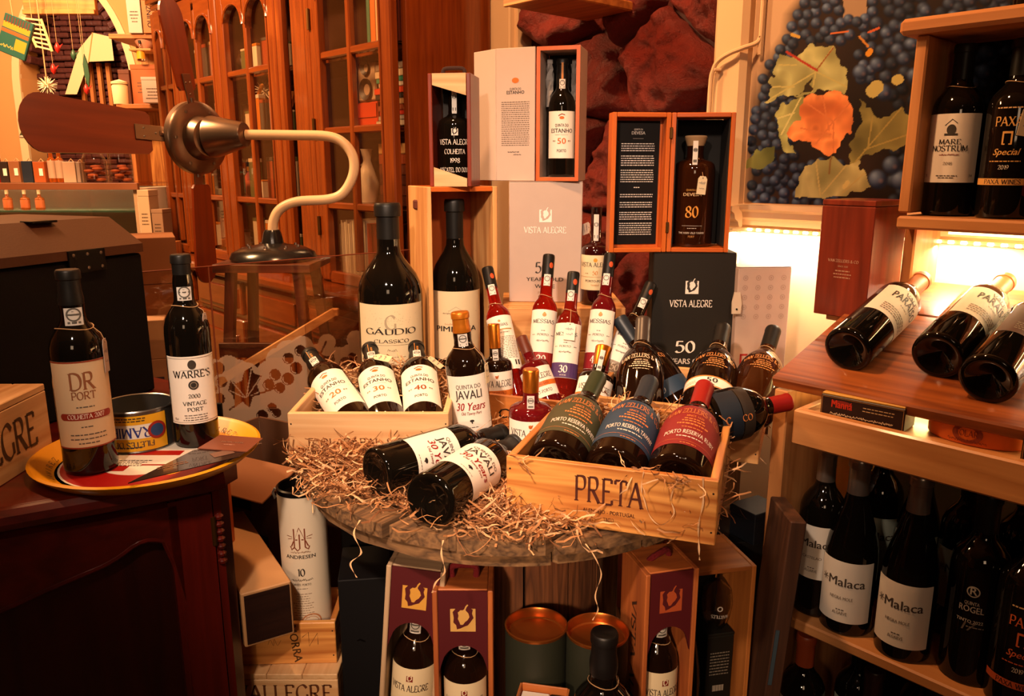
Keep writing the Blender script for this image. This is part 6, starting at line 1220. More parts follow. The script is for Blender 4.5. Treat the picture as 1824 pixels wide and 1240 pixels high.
# cardboard box behind
KR = pm('kraft_card', '#5c3a24', .8, noise=.12, nscale=40); KL = pm('kraft_card_light', '#7e4c28', .8)
T = thing('cardboard_carton', 'brown cardboard carton with hand slot, open flap, behind the tube', 'carton', (-.50, 1.58, .0), -28); w, d, h = .32, .22, .715
for y in (-d/2, d/2): s = obox('long_wall', KR, (0, y, h/2), (w, .005, h), T)
for x in (-w/2, w/2): obox('end_wall', KR, (x, 0, h/2), (.005, d - .006, h), T)
for z, x in ((.62, -.02), (.55, .02)): obox('hand_slot', pm('slot_dark', '#1c100a', .9), (x, -d/2 - .003, z), (.11, .0015, .022), T, 0)
fp = obox('flap', KL, (.02, -d/2 - .045, h - .012), (w - .04, .10, .004), T); fp.rotation_euler = (math.radians(20), 0, 0)
# black boxes under the left of the table
BLB = pm('matt_black_board', (.005, .0045, .005), .6, spec=.15)
def ink_none(k, w, h): k.micro(-w*.2, -h*.3, w*.3, 1, .003, .001, '#4a4440')
carton('tall matt black carton with a small clasp beside the stacked crates', (xat(655, 1.25, .5), 1.25, .0525), 8, .085, .12, .56, BLB, lid=.28); kb = carton('second black carton behind the tall matt black one', (xat(668, 1.42, .55), 1.42, .0525), 4, .11, .12, .61, pm('black_board_soft', (.006, .005, .005), .6, spec=.15), lid=.4)
T = thing('metal_clasp', 'small dark metal clasp on the tall black carton', 'clasp', (xat(644, 1.19, .45), 1.193, zat(1150, 1.19))); obox('plate', pm('old_brass', '#5a3a14', .4, metal=.8), (0, 0, 0), (.010, .003, .016), T, .001); MB().tube([(-.008, -.003, .008), (0, -.005, .013), (.008, -.003, .008)], .0012, 6).build('loop', ST, T)
# plinth for the gift boxes
PL = thing('low_plinth', 'low black plinth under the gift boxes, below the frame', 'plinth', (.06, 1.03, 0)); obox('body', BLB, (0, 0, .2), (.50, .18, .294), PL); obox('top', BLB, (0, 0, .353), (.51, .21, .012), PL)
MAROON = pm('maroon_lacquer', '#4c1216', .5); GOLD = '#c8923c'
ROPE = pm('red_rope', '#6a0c14', .9, bump=.8, nscale=200)
def giftbox(label, c, yaw, w, d, h, fam, gold, num, blabel, rope, tilt=0, sideink=None):
    T = thing('arched_gift_box', label, 'box', c, yaw, 'gift boxes with an arched maroon front'); T.rotation_euler = (0, math.radians(tilt), math.radians(yaw)); t = .0075
    for sg in (-1, 1): s = obox('side_panel', fam['z'], (sg*(w/2 - t/2), 0, h/2), (t, d, h), T)
    if sideink:
        sd = [o for o in T.children if o.name.startswith('side_panel')][0 if sideink < 0 else 1]; ik = INK(); ik.t('VISTA ALEGRE', 0, -.006, .016, '#3a2418', fit=h*.7, rot=math.pi/2 if sideink > 0 else -math.pi/2); ik.build(sd, flat_right(t/2) if sideink > 0 else flat_left(-t/2))
    obox('top_panel', fam['x'], (0, .002, h - t/2), (w - 2*t - .0006, d - .008, t), T); obox('bottom_panel', fam['x'], (0, 0, t/2), (w - 2*t - .0006, d, t), T); obox('back_panel', fam['z'], (0, d/2 - .003, h/2), (w - 2*t - .0006, .004, h - 2*t - .001), T)
    iw = w - 2*t - .0008; n = 20; zb = h - .128; vs = []; fs = []
    for i in range(n+1):
        u = -1 + 2*i/n; zz = zb + .038*math.sqrt(max(0, 1 - (u/.92)**2)) if abs(u) < .92 else zb - .006
        for y in (-d/2 + .003, -d/2 + .007): vs += [(u*iw/2, y, zz), (u*iw/2, y, h - .002)]
    for i in range(n): o = 4*i; fs += [(o, o+4, o+5, o+1), (o+2, o+3, o+7, o+6), (o, o+2, o+6, o+4), (o+1, o+5, o+7, o+3)]
    fp = MB().add(vs, fs).build('sliding_front', MAROON, T, smooth=None); ik = INK(); ik.emblem(.0, h - .048, w*.42, gold, '#4c1216'); ik.build(fp, flat_front(-d/2 + .003), 'emblem')
    if rope == 'up': pts = [(-.018, 0, h), (-.018, 0, h + .014), (-.010, 0, h + .018), (.010, 0, h + .018), (.018, 0, h + .014), (.018, 0, h)]
    elif rope == 'flat': pts = [(-.018, .0, h - .002), (-.012, -.004, h + .006), (0, -.002, h + .010), (.012, .004, h + .010), (.018, .006, h - .002)]
    else: pts = [(-.018, .0, h - .002), (-.010, .01, h + .012), (.0, .03, h + .03), (.012, .03, h + .03), (.014, .012, h + .012), (.018, .004, h - .002)]
    MB().tube(crom(pts, 5), .0048, 8).build('rope_handle', ROPE, T)
    Mx = Matrix.Translation(c) @ T.rotation_euler.to_matrix().to_4x4()
    bottle(blabel, Mx @ Vector((0, -.004, t + .001)), h*.82, (w - 2*t)/2*.93, 'port', glass=GLASSBR, cap=BLACKCAP, capz=.80, labs=[(.22, .60, 70, CREAM, lambda k, w_, h_: (k.emblem(0, h_*.34, h_*.09, '#7a2418', '#d8c8a8'), k.t('VISTA ALEGRE', 0, h_*.14, h_*.10, '#3a2c26', fit=w_*.74), k.t(num, 0, -h_*.06, h_*.095, '#7a2c1c'), [k.micro(sg*w_*.18, -h_*.02, w_*.1, 2, h_*.03, h_*.015) for sg in (-1, 1)], k.bar(0, -h_*.13, w_*.96, .0006, '#a86a2c'), k.t('PORTO-PORT', 0, -h_*.28, h_*.055, '#4a3c32', 'sans', fit=w_*.42), k.t('TAWNY', 0, -h_*.37, h_*.045, '#4a3c32', 'sans')))],
        seal=(.77, .85, .018), string=.735, quat=(Mx.to_quaternion()), group='bottles in the arched boxes')
    return T
PALEPLY = FAM('pale_plywood', '#8a7058', '#b89a78', scale=1.2, rough=.6); REDPLY = FAM('reddish_plywood', '#8a4420', '#b4642e', scale=1.2, rough=.55)
z0 = .360
giftbox('arched gift box of pale plywood leaning beside the black carton', (xat(722, 1.075, .5) , 1.09, z0), -6, .088, .088, .352, PALEPLY, GOLD, '20', 'dark bottle labelled 20 in the pale plywood gift box', 'long', 5, sideink=1)
giftbox('arched gift box of reddish plywood in front of the drum staves', (xat(829, 1.06, .5), 1.07, z0), 0, .088, .088, .325, REDPLY, '#c89c54', '10', 'dark bottle in the reddish plywood gift box', 'up', 0)
giftbox('arched gift box turned sideways beside the copper-rimmed tins', (xat(1166, 1.05, .5) + .004, 1.075, z0), 15, .084, .088, .352, REDPLY, '#a84a24', '30', 'dark bottle labelled 30 in the turned gift box', 'flat', 0, sideink=-1)
# tins
TIN = pm('dark_green_board', '#26281c', .55); CPR = pm('copper_lining', '#b8662a', .32, metal=.85)
for i, (px, Y, zt) in enumerate(((955, 1.06, zat(1112, 1.06)), (1064, 1.05, zat(1122, 1.05)))):
    R = .0465; H = zt - z0; T = thing('open_canister', ['dark green canister with copper rim in front of the drum, next to the reddish box', 'dark green canister with copper rim behind the waxed bottle neck'][i], 'canister', (xat(px, Y, zt), Y, z0), 0, 'dark green canisters')
    w_ = MB().lathe([(0, 0), (R, 0), (R, H - .004)], 40).build('wall', TIN, T); MB().lathe([(R, H - .004), (R + .001, H), (R - .001, H + .001), (R - .0025, H - .001), (R - .003, H - .014), (R - .005, H - .016), (0, H - .017)], 40).build('copper_lid', CPR, T)
    ik = INK(); ik.t('VAN ZELLERS & CO', 0, 0, .007, '#0c0c08', fit=.07); ik.build(w_, lambda u, v, o: ((R + o)*math.sin(u/R), -(R + o)*math.cos(u/R), H - .098 + v))
bottle('dark bottle with wax-sealed top in front of the canisters', (xat(1073, .955, .55), .955, z0), zat(1126, .955) - z0, .043, 'port', glass=GLASSB, cap=pm('black_wax', '#100c0b', .45), capz=.80, string=.76, tagp=(60, .7, .014, .03, PALEBOX, .74))
T = thing('small_tray_box', 'small open card box with copper edge at the bottom of the picture', 'box', (xat(962, .96, .5), .965, z0), -12); H = zat(1226, .93) - z0 - .05
for x in (-.035, .035): obox('side', pm('copper_card', '#b86a34', .5), (x, 0, H/2), (.003, .08, H), T)
for y in (-.04, .04): obox('side', pm('copper_card', '#b86a34', .5), (0, y, H/2), (.067, .003, H), T)
obox('insert', PAPER, (-.012, 0, H/2 - .004), (.04, .07, H - .01), T); obox('insert', BLACKCARD, (.02, 0, H/2 - .004), (.022, .07, H - .01), T)
# wooden display box with bottle and upturned glass
OB = upbox('open wooden box with a bottle and an upturned glass, under the crate overhang', (xat(1252, 1.22, .5) + .002, 1.24, .20), 12, .128, .12, zat(1010, 1.19) - .20, .008, BROWNBOX, backmat=pm('box_back_green', '#10120c', .6))
bx_ = OB.location; RO = Matrix.Translation(bx_) @ Matrix.Rotation(math.radians(12), 4, 'Z')
bottle('slim dark bottle with sloping sides in the open wooden box', RO @ Vector((-.034, -.014, .0085 + .03)), .365, .029, 'burg', glass=GLASSB, cap=BLACKCAP, capz=.84, labs=[(.0, .15, 80, BLACKCARD, lambda k, w, h: (k.t('MARTILES', 0, -h*.2, h*.16, '#c8beb0', fit=w*.5), k.bar(0, -h*.42, w*.9, h*.1, '#a89a80'), k.disc(0, h*.25, w*.06, '#8a3a1c'))) ], seal=(.80, .87, .016))
obox('plinth', BROWNBOX['x'], (0, 0, .0233), (.11, .1, .029), OB)
WG = thing('wine_glass', 'clear tasting glass placed upside down in the open wooden box', 'glass', RO @ Vector((.028, .005, .290)))
MB().lathe([(.017, 0), (.024, .02), (.028, .045), (.025, .07), (.012, .084), (.004, .09), (.003, .13), (.003, .135), (.0, .135), (0, .0925), (.011, .082), (.0235, .069), (.0265, .045), (.0225, .02), (.016, 0)], 32).build('bowl', CLEAR, WG); 
ik = INK(); ik.t('MARTILES', 0, .0, .006, '#c8c0b8', fit=.03, rot=math.pi); ik.disc(0, .012, .005, '#c8c0b8', .003, 12); ik.build(WG.children[0], lambda u, v, o: ((.0285 + o)*math.sin(u/.0285), -(.0285 + o)*math.cos(u/.0285), .035 + v))
T = thing('barcode_carton', 'dark green carton with a barcode under the upturned glass', 'carton', RO @ Vector((.028, .014, .0385)), 12); b = obox('body', pm('box_back_green', '#10120c', .6), (0, 0, .122), (.05, .07, .244), T); obox('lid', pm('box_back_green', '#10120c', .6), (0, 0, .2472), (.051, .071, .006), T); ik = INK()
for i in range(12): ik.bar(-.01 + .0018*i, .02, .0008 + .0004*(i % 3), .012, '#b8b0a0')
ik.micro(.0, .09, .036, 8, .006, .0022, '#8a8478', True); ik.build(b, flat_front(-.035))
# right of it: black carton, leaning board, blue box, cream tube behind
carton('glossy black carton behind the open wooden box', (xat(1312, 1.38, .6), 1.38, .0), 10, .10, .12, zat(960, 1.33), pm('gloss_black', (.012, .011, .011), .25), lid=.5)
T = thing('blue_box', 'dark blue box on the black carton beside the pine shelf', 'box', (xat(1356, 1.33, .73), 1.345, zat(960, 1.33) + .0005), 30); obox('body', pm('dark_blue_card', '#101824', .5), (0, 0, .022), (.07, .06, .044), T); obox('lid', pm('dark_blue_card', '#101824', .5), (0, 0, .0525), (.073, .063, .016), T)
T = thing('leaning_board', 'dark narrow board leaning against the pine shelf', 'board', (.405, 1.19, 0)); MB().box((0, 0, .37), (.026, .10, .74), .002, M=Matrix.Rotation(math.radians(3.5), 4, 'Y')).build('plank', wood('dark_board', '#3a2216', '#5c3822', axis='z', scale=1, rough=.6), T, smooth=None); MB().box((-.008, -.051, .50), (.006, .002, .10), 0, M=Matrix.Rotation(math.radians(3.5), 4, 'Y')).build('paper_strip', pm('blue_grey_paper', '#3a4a54', .6), T, smooth=None)
T = thing('pale_tube', 'cream tube partly hidden under the table edge', 'tube', (xat(1146, 1.30, .6), 1.30, .1)); MB().lathe([(0, 0), (.036, 0), (.036, .58), (0, .58)], 32).build('wall', TUBE, T); MB().lathe([(0, .5805), (.0365, .5805), (.0365, .60), (0, .60)], 32).build('lid', pm('tube_brown', '#8a4a24', .5), T); MB().tube([(.0362*math.cos(a), .0362*math.sin(a), .565) for a in [k*math.pi/12 for k in range(24)]], .0008, 4, closed=True).build('printed_line', GREYINK, T)
T = thing('tube_stand', 'low crate carrying the cream tube under the table', 'crate', (xat(1146, 1.30, .6), 1.30, 0)); obox('box', OLD['x'], (0, 0, .049), (.09, .09, .098), T); obox('slat', OLD['x'], (0, -.046, .049), (.09, .004, .03), T)
T = thing('box_stand', 'low crate carrying the open wooden box', 'crate', (bx_.x, bx_.y, 0)); obox('box', OLD['x'], (0, 0, .099), (.14, .13, .198), T); obox('slat', OLD['x'], (0, -.067, .1), (.14, .004, .05), T)
# ------------------------------------------------------------------ back room at the far left
YW_ = 4.9
BW = pm('ochre_plaster', '#c08a50', .85, noise=.08, nscale=4); BRK = pm('dark_glazed_brick', '#4a2420', .38, noise=.5, nscale=40, bump=.7); CRM = pm('cream_arch_paint', '#d8b888', .7)
ax0, ax1 = xat(40, YW_, 1.7), xat(238, YW_, 1.7); acx = (ax0 + ax1)/2; ar = (ax1 - ax0)/2; zs = 1.72; rise = .62
def arch_z(u): return zs + rise*math.sqrt(max(0, 1 - u*u))
b = MB(); b.box(((-5.0 + ax0)/2, YW_ + .1, 1.5), (ax0 + 5.0, .2, 3.0)); b.box(((ax1 - 1.3)/2, YW_ + .1, 1.5), (-1.3 - ax1, .2, 3.0)); n = 24; vs = []; fs = []
for i in range(n+1):
    u = -math.cos(math.pi*i/n)
    for y in (YW_, YW_ + .2): vs += [(acx + u*ar, y, arch_z(u)), (acx + u*ar, y, 3.0)]
for i in range(n): o = 4*i; fs += [(o, o+4, o+5, o+1), (o+2, o+3, o+7, o+6), (o, o+2, o+6, o+4)]
b.add(vs, fs).build('wall_back', BW, None, smooth=None, label='ochre plaster wall with an arched niche', cat='wall', kind='structure')
vs = []; fs = []; n = 26
for i in range(n+1):
    u = -math.cos(math.pi*i/n); z = arch_z(u)
    dx, dz = u*ar, z - zs; k = 1 + .045/max(.2, math.hypot(dx, dz)); vs += [(acx + dx, YW_ - .012, z), (acx + dx*k, YW_ - .012, zs + dz*k), (acx + dx, YW_ + .01, z), (acx + dx*k, YW_ + .01, zs + dz*k)]
for i in range(n): o = 4*i; fs += [(o, o+4, o+5, o+1), (o, o+2, o+6, o+4), (o+1, o+5, o+7, o+3)]
b = MB().add(vs, fs)
for x, s in ((ax0, -1), (ax1, 1)): b.box((x + s*.022, YW_ - .001, zs/2), (.045, .022, zs))
b.build('trim_5', CRM, None, smooth=None, label='cream band edging the arched niche', cat='arch trim', kind='structure')
nb = thing('wall_niche', 'dark glazed brick back of the arched niche', 'brick wall', (acx, YW_ + .2, 0)); nb['kind'] = 'structure'
MB().box((0, .05, 1.5), (2*ar + .1, .06, 3.0)).build('mortar', pm('dark_mortar', '#2a1410', .8), nb, smooth=None)
b0 = None; q = random.Random(3)
for r in range(38):
    for c in range(-4, 5):
        x = c*.104 - (.052 if r % 2 else 0); z = 1.15 + r*.034
        if abs(x) > ar + .02: continue
        M = Matrix.Translation((x, q.uniform(-.012, .008), z)) @ Matrix.Rotation(q.uniform(-.25, .25), 4, 'X')
        if b0 is None: b0 = MB().box((0, 0, 0), (.100, .05, .030), .006).build('brick', BRK, nb, smooth=None, M=M)
        else: share(b0, 'brick', M, nb)
v0 = None
for i in range(3, 24):
    a = math.pi*i/26; u = -math.cos(a); z = arch_z(u); dz = z - zs; tang = math.atan2(rise*math.cos(a), ar*math.sin(a))
    M = Matrix.Translation((u*(ar - .02), -.105, z - .03)) @ Matrix.Rotation(-tang, 4, 'Y')
    if v0 is None: v0 = MB().box((0, 0, 0), (.046, .16, .05), .008).build('arch_brick', BRK, nb, smooth=None, M=M)
    else: share(v0, 'arch_brick', M, nb)
# hood and wooden back inside the niche
def P5(px, py, Y): return pY(px, py, Y)
H = thing('cream_hood', 'cream angular hood inside the arched niche', 'hood', P5(160, 130, 5.0)); o = H.location
def rel(L, Y): return [tuple(P5(a, b_, Y) - o) for a, b_ in L]
f = rel([(116, 168), (140, 88), (165, 58), (198, 66), (203, 108), (158, 110), (137, 168)], 4.93); k = rel([(116, 168), (140, 88), (165, 58), (198, 66), (203, 108), (158, 110), (137, 168)], 5.065); n = len(f)
MB().add(f + k, [tuple(range(n))[::-1], tuple(range(n, 2*n))] + [(i, (i+1) % n, n + (i+1) % n, n + i) for i in range(n)]).build('shell', CRM, H, smooth=None); MB().tube([f[2], f[5]], .004, 5).build('seam', BW, H)
T = thing('wooden_niche_panel', 'orange brown wooden panel below the cream hood', 'panel', P5(172, 150, 5.04)); o = T.location
for i in range(4): a, b_ = tuple(P5(140 + 16*i, 112, 5.04) - o), tuple(P5(156 + 16*i, 190, 5.04) - o); obox('plank', BROWNBOX['z'], ((a[0]+b_[0])/2, 0, (a[2]+b_[2])/2), (b_[0]-a[0] - .003, .03, a[2]-b_[2]), T)
# glass display counter
YC = 3.35; zc = zat(326, YC); xr = xat(246, YC, zc)
DC = thing('display_counter', 'glass-topped shop counter in the back room', 'counter', (xr - .6, YC + .2, 0)); cx = DC.location.x
obox('top_rail', pm('brown_rail', '#7a4628', .5), (0, -.2, zc - .014), (1.2, .02, .028), DC); obox('top_glass', SCREEN, (0, .0, zc - .003), (1.19, .38, .006), DC, 0); obox('front_glass', SCREEN, (0, -.2, zc - .20), (1.18, .005, .34), DC, 0)
zi = zat(376, YC + .15); obox('inner_shelf', pm('green_edge_glass', '#8ab89a', .1, trans=.6), (0, .05, zi), (1.18, .26, .008), DC, 0); obox('end_panel', pm('white_panel', '#e8dccc', .5), (.585, .0, zc - .22), (.03, .38, .40), DC); obox('base', pm('cream_laminate', '#c8a878', .5), (0, 0, (zc - .42)/2), (1.2, .38, zc - .42), DC); obox('back_glass', pm('mirror_back', '#b0a090', .15, metal=.6), (0, .19, zc - .2), (1.18, .006, .36), DC, 0)
GC = 'small packets on the glass counter'
def packet(label, px0, px1, py0, colr, tagc=None, Y=YC + .1):
    z = zc + .0005; x0, x1 = xat(px0, Y, z), xat(px1, Y, z); h = zat(py0, Y) - z; T = thing('gift_packet', label, 'packet', ((x0+x1)/2, Y, z), 0, GC); obox('carton', pm('packet_' + colr[1:], colr, .5), (0, 0, h/2), (x1 - x0, .05, h), T)
    MB().tube([(-.01, 0, h), (0, 0, h + .012), (.01, 0, h)], .002, 5).build('loop', STRING, T)
    if tagc: obox('paper_tag', PAPER, ((x1-x0)*.2, -.027, h*.5), (.016, .001, .03), T, 0)
for a in (('dark brown packet with a tag on the glass counter', 8, 23, 288, '#2c1c16', 1), ('tan packet with a tag on the glass counter', 25, 44, 287, '#8a5434', 1), ('navy packet on the glass counter', 48, 66, 287, '#1c2230'), ('orange brown packet with a tag on the glass counter', 68, 88, 288, '#9c4a1c', 1), ('pale pink packet beside the cookie jar', 120, 142, 288, '#b08c74'), ('narrow grey packet touching the cookie jar', 144, 150, 289, '#8a7060')): packet(*a)
for i, px in enumerate((2, 96, 110)):
    Y = YC + .1; bottle(['red glass bottle at the picture edge on the counter', 'amber bottle with pale label on the counter, next to the orange packet', 'amber bottle with pale label on the counter, next to the pink packet'][i], (xat(px, Y, zc), Y, zc + .0005), zat(262 if i else 275, Y) - zc, .0165 if i else .02, 'slim', glass=AMBER if i else REDWINE, cap=PAPER, capz=.86, labs=[(.12, .62, 80, pm('packet_b08c74', '#b08c74', .5), None)] if i else (), group='amber bottles on the counter')
CK_ = pm('biscuit', '#8a3c10', .8, noise=.3)
for i, (px, wpx, py) in enumerate(((171, 42, 264), (218, 40, 267))):
    Y = YC + .1; R = xat(px + wpx/2, Y, zc) - xat(px, Y, zc); h = zat(py, Y) - zc; T = thing('cookie_jar', ['round-shouldered glass cookie jar on the counter', 'straight glass cookie jar at the counter end'][i], 'jar', (xat(px, Y, zc), Y, zc + .0005)); pr = [(0, 0), (R, 0), (R, h*.6), (R*(.75 if i == 0 else .98), h*.82), (R*(.7 if i == 0 else .98), h)]
    MB().lathe(pr, 28).build('glass_wall', pane_mat('jar_glass', (.97, .93, .88), .05), T); MB().lathe([(0, h), (R*.85, h), (R*.85, h + .012), (R*.2, h + .02), (R*.2, h + .03), (0, h + .03)], 24).build('lid', pane_mat('jar_glass', (.97, .93, .88), .05), T)
    for j in range(7):
        a = j*2.4; C_ = thing('cookie', 'brown cookie in the %s jar, %s' % (['round-shouldered', 'straight'][i], ['lowest', 'next to lowest', 'third', 'fourth', 'fifth', 'sixth', 'topmost'][j]), 'cookie', (T.location.x + R*.45*math.cos(a), Y + R*.45*math.sin(a), zc + .012 + .009*j), 0, 'cookies in jars'); MB().lathe([(0, -.006), (R*.36, -.005), (R*.42, 0), (R*.36, .006), (0, .008)], 14).build('dough', CK_, C_); MB().lathe([(0, .008), (.004, .007), (0, .010)], 6).build('chip', BRN, C_)
for i, px in enumerate((16, 47, 73)):
    Y = YC + .18; bottle(['amber miniature inside the counter at the picture edge', 'amber miniature inside the counter, middle one', 'amber miniature inside the counter, next to the glare'][i], (xat(px, Y, zi), Y, zi + .0045), .085, .019, 'flat', glass=AMBER, cap=CRM, capz=.8, labs=[(.1, .5, 80, pm('packet_9c4a1c', '#9c4a1c', .5), None)], group='miniatures inside the counter')
area('counter_case_light', (cx, YC + .12, zc - .03), (cx, YC + .12, 0), .9, 3.0, (1, .8, .55), .03)
# boxes on side boards between counter and cabinet
YB = 3.86
SB = thing('side_boards', 'two wooden wall boards crowded with boxes beside the cabinet', 'boards', (xat(262, YB, 1.5), YB + .1, 0)); z1, z2 = zat(186, YB), zat(62, YB)
for z in (z1, z2, zat(338, YB)): obox('board', BROWNBOX['x'], (.0, 0, z - .01), (.25, .26, .02), SB)
obox('back_board', ORANGEPINE['z'], (0, .14, 1.5), (.25, .02, 1.3), SB)
for sg in (-1, 1): obox('upright', BROWNBOX['z'], (sg*.115, .05, .82), (.02, .16, 1.6), SB)
def sbox(label, px0, px1, py0, zb, colr, Y=YB, name='side_carton', txt=None, cat='box'):
    x0, x1 = xat(px0, Y, zb), xat(px1, Y, zb); h = zat(py0, Y) - zb; T = thing(name, label, cat, ((x0+x1)/2, Y, zb + .0003), 0); m = pm('packet_' + colr[1:], colr, .5); b = obox('body', m, (0, 0, h*.44), (x1 - x0, .09, h*.88), T); obox('lid', m, (0, 0, h*.94), (x1 - x0 + .002, .092, h*.12 - .0005), T)
    ik = INK(); (ik.t(txt, 0, -h*.3, .02, '#2a1810', 'sans', rot=math.pi/2, al=0) if txt else ik.micro(0, h*.1, (x1-x0)*.7, 4, .014, .005, '#4a3424')); ik.build(b, flat_front(-.045))
sbox('silver grey carton on the upper wall board', 238, 262, -8, z2, '#a89c8c', YB); sbox('orange brown lettered carton on the upper wall board', 264, 296, -6, z2, '#a05a24', YB, txt='QUINZ')
sbox('dark brown carton on the lower wall board', 224, 243, 126, z1, '#5a2c16', YB + .05); sbox('orange wooden carton on the lower wall board', 246, 292, 117, z1, '#9c5020', YB + .06); sbox('white and black carton on the lower wall board', 263, 299, 139, z1, '#b09484', YB - .05)
T = thing('lidded_jar', 'cream lidded jar at the end of the lower wall board', 'jar', (xat(211, YB, z1) + .015, YB, z1 + .0003)); MB().lathe([(0, 0), (.034, 0), (.036, .08), (.03, .09), (0, .09)], 24).build('body', CRM, T); MB().lathe([(0, .09), (.037, .09), (.037, .10), (0, .112)], 24).build('lid', CRM, T)
bottle('small bottle with yellow label hanging place under the upper board', (xat(251, YB, z2), YB - .02, z1 + .19), .09, .018, 'flat', glass=CLEAR, cap=BLACKCAP, capz=.85, labs=[(.1, .5, 80, YEL, None)])
T = thing('pink_ball_vase', 'round pinkish vase between the wall boards', 'vase', (xat(253, YB, z2) + .0, YB + .02, zat(88, YB))); MB().lathe([(0, 0), (.02, 0), (.042, .03), (.045, .055), (.03, .085), (.012, .092), (0, .092)], 24).build('body', pm('pinkish_china', '#c08870', .4), T); MB().tube([(.03, 0, .05), (.09, 0, .07), (.11, 0, .1)], .003, 5).build('twig', BRN, T)
obox('riser', BROWNBOX['x'], (xat(253, YB, z2) - SB.location.x, -.09, zat(88, YB) - .006), (.1, .1, .01), SB)
sbox('pale upright carton beside the counter end', 262, 281, 338, zat(430, 3.38), '#b89878', 3.38); sbox('greyish carton between the counter and the cabinet', 283, 302, 372, zat(430, 3.38), '#8a6850', 3.38)
T = thing('carton_stand', 'low cupboard carrying cartons beside the counter', 'cupboard', (-1.492, 3.38, 0)); zq = zat(430, 3.38); obox('body', BROWNBOX['z'], (0, 0, zq/2 - .001), (.10, .13, zq - .002), T); obox('door', BROWNBOX['z'], (0, -.068, zq/2), (.086, .006, zq*.8), T)
# hanging things
YH = 3.0
T = thing('hanging_sign', 'green and orange printed board hanging tilted at the upper corner', 'sign', P5(28, 66, YH)); SG = Matrix.Rotation(math.radians(22), 4, 'Y') @ Matrix.Rotation(math.radians(-8), 4, 'Z')
bd = MB().box((0, 0, 0), (.115, .012, .135), .002).build('board', pm('teal_print', '#1f4a40', .45), T, smooth=None, M=SG); ik = INK(); ik.bar(0, .03, .108, .02, '#c87a1c'); ik.bar(0, .01, .108, .012, '#a8481c'); ik.bar(.03, -.025, .045, .04, '#8a7a1c'); ik.script(-.02, -.045, .05, .01, '#c89a3c', 4, .0016)
for i in range(9): ik.bar(-.045 + .011*i, .05, .006, .026, '#4a2c24')
ik.build(bd, flat_front(-.006)); MB().tube([(0, 0, .06), (-.02, 0, .6)], .002, 5).build('hanging_string', STRING, T)
T = thing('hanging_board', 'brown wooden board hanging at the top corner above the ladder ornament', 'board', P5(92, 0, YH)); x0_, x1_ = P5(28, 0, YH).x - T.location.x, P5(158, 0, YH).x - T.location.x; zb_ = P5(92, 22, YH).z - T.location.z
obox('panel', BROWNBOX['x'], ((x0_ + x1_)/2, .05, zb_ + .06), (x1_ - x0_, .02, .12), T); obox('batten', BROWNBOX['x'], ((x0_ + x1_)/2, .035, zb_ + .008), (x1_ - x0_, .012, .016), T)
for x_ in (x0_*.8, x1_*.8): MB().tube([(x_, .05, zb_ + .12), (x_, .05, zb_ + .8)], .002, 5).build('hanging_string', STRING, T)
T = thing('toy_ladder', 'small pale ladder ornament hanging beside the green board', 'ornament', P5(72, 62, YH)); A, B_ = [P5(*p, YH) - T.location for p in ((40, 30), (66, 85))], [P5(*p, YH) - T.location for p in ((73, 34), (93, 92))]; PG = pm('pale_green_paint', '#a8a878', .5)
for L_ in (A, B_): MB().tube(L_, .005, 6).build('rail', PG, T)
for i in range(7): t = (i + .3)/6.6; MB().tube([A[0].lerp(A[1], t), B_[0].lerp(B_[1], t)], .0035, 6).build('rung', CRM, T)
MB().tube([A[0].lerp(B_[0], .5), A[0].lerp(B_[0], .5) + Vector((0, 0, .5))], .0015, 5).build('hanging_string', STRING, T)
urchin('white spiky urchin ornament hanging on a string above the fan blade', P5(84, 152, YH), .036, pm('urchin_white', '#e0cfb0', .6), string=.45)
for i, (px, py, c, nm) in enumerate(((102, 84, '#a01c14', 'tiny red bird ornament hanging in front of the bricks'), (95, 122, '#a01c14', 'tiny red drop ornament near the urchin'), (131, 97, '#2c4a34', 'tiny green bird ornament hanging before the hood'), (154, 158, '#a8241c', 'tiny red ornament just above the fan blade'))):
    T = thing('bird_ornament', nm, 'ornament', P5(px, py, YH)); MB().lathe([(0, -.022), (.008, -.012), (.010, 0), (.005, .012), (0, .018)], 10).build('body', pm('orn_' + c[1:], c, .4), T); MB().prism([(0, 0), (.022, .012), (.006, -.008)], -.001, .001, M=RX).build('wing', pm('orn_' + c[1:], c, .4), T, smooth=None); MB().tube([(0, 0, .018), (0, 0, .5)], .0008, 4).build('hanging_string', STRING, T)
T = thing('leaf_ornament', 'long dark green leaf ornament hanging in front of the hood', 'ornament', P5(153, 125, YH)); MB().prism([(0, .055), (.010, .02), (.012, -.02), (.004, -.06), (-.006, -.02), (-.008, .02)], -.003, .003, M=RX).build('blade', pm('orn_2c4a34', '#2c4a34', .4), T, smooth=None); MB().tube([(0, 0, .055), (.005, 0, .5)], .0008, 4).build('hanging_string', STRING, T)
for i, (px, py) in enumerate(((54, 242), (86, 260))):
    T = thing('green_lampshade', ['small green enamel lampshade on the far wall', 'small green enamel lampshade half hidden by the fan blade'][i], 'lamp', P5(px, py, 4.6)); MB().lathe([(.052, -.008), (.054, 0), (.035, .035), (.012, .045), (0, .046), (.010, .043), (.033, .033), (.052, 0)], 24).build('shade', pm('green_enamel', '#2c3c28', .3), T); MB().tube([(0, 0, .045), (0, 0, .06), (0, .31, .06)], .006, 6).build('arm', BRN, T); MB().lathe([(.0525, -.012), (.0555, -.008), (.0545, .001), (.052, -.008)], 24).build('rim', WHT, T)
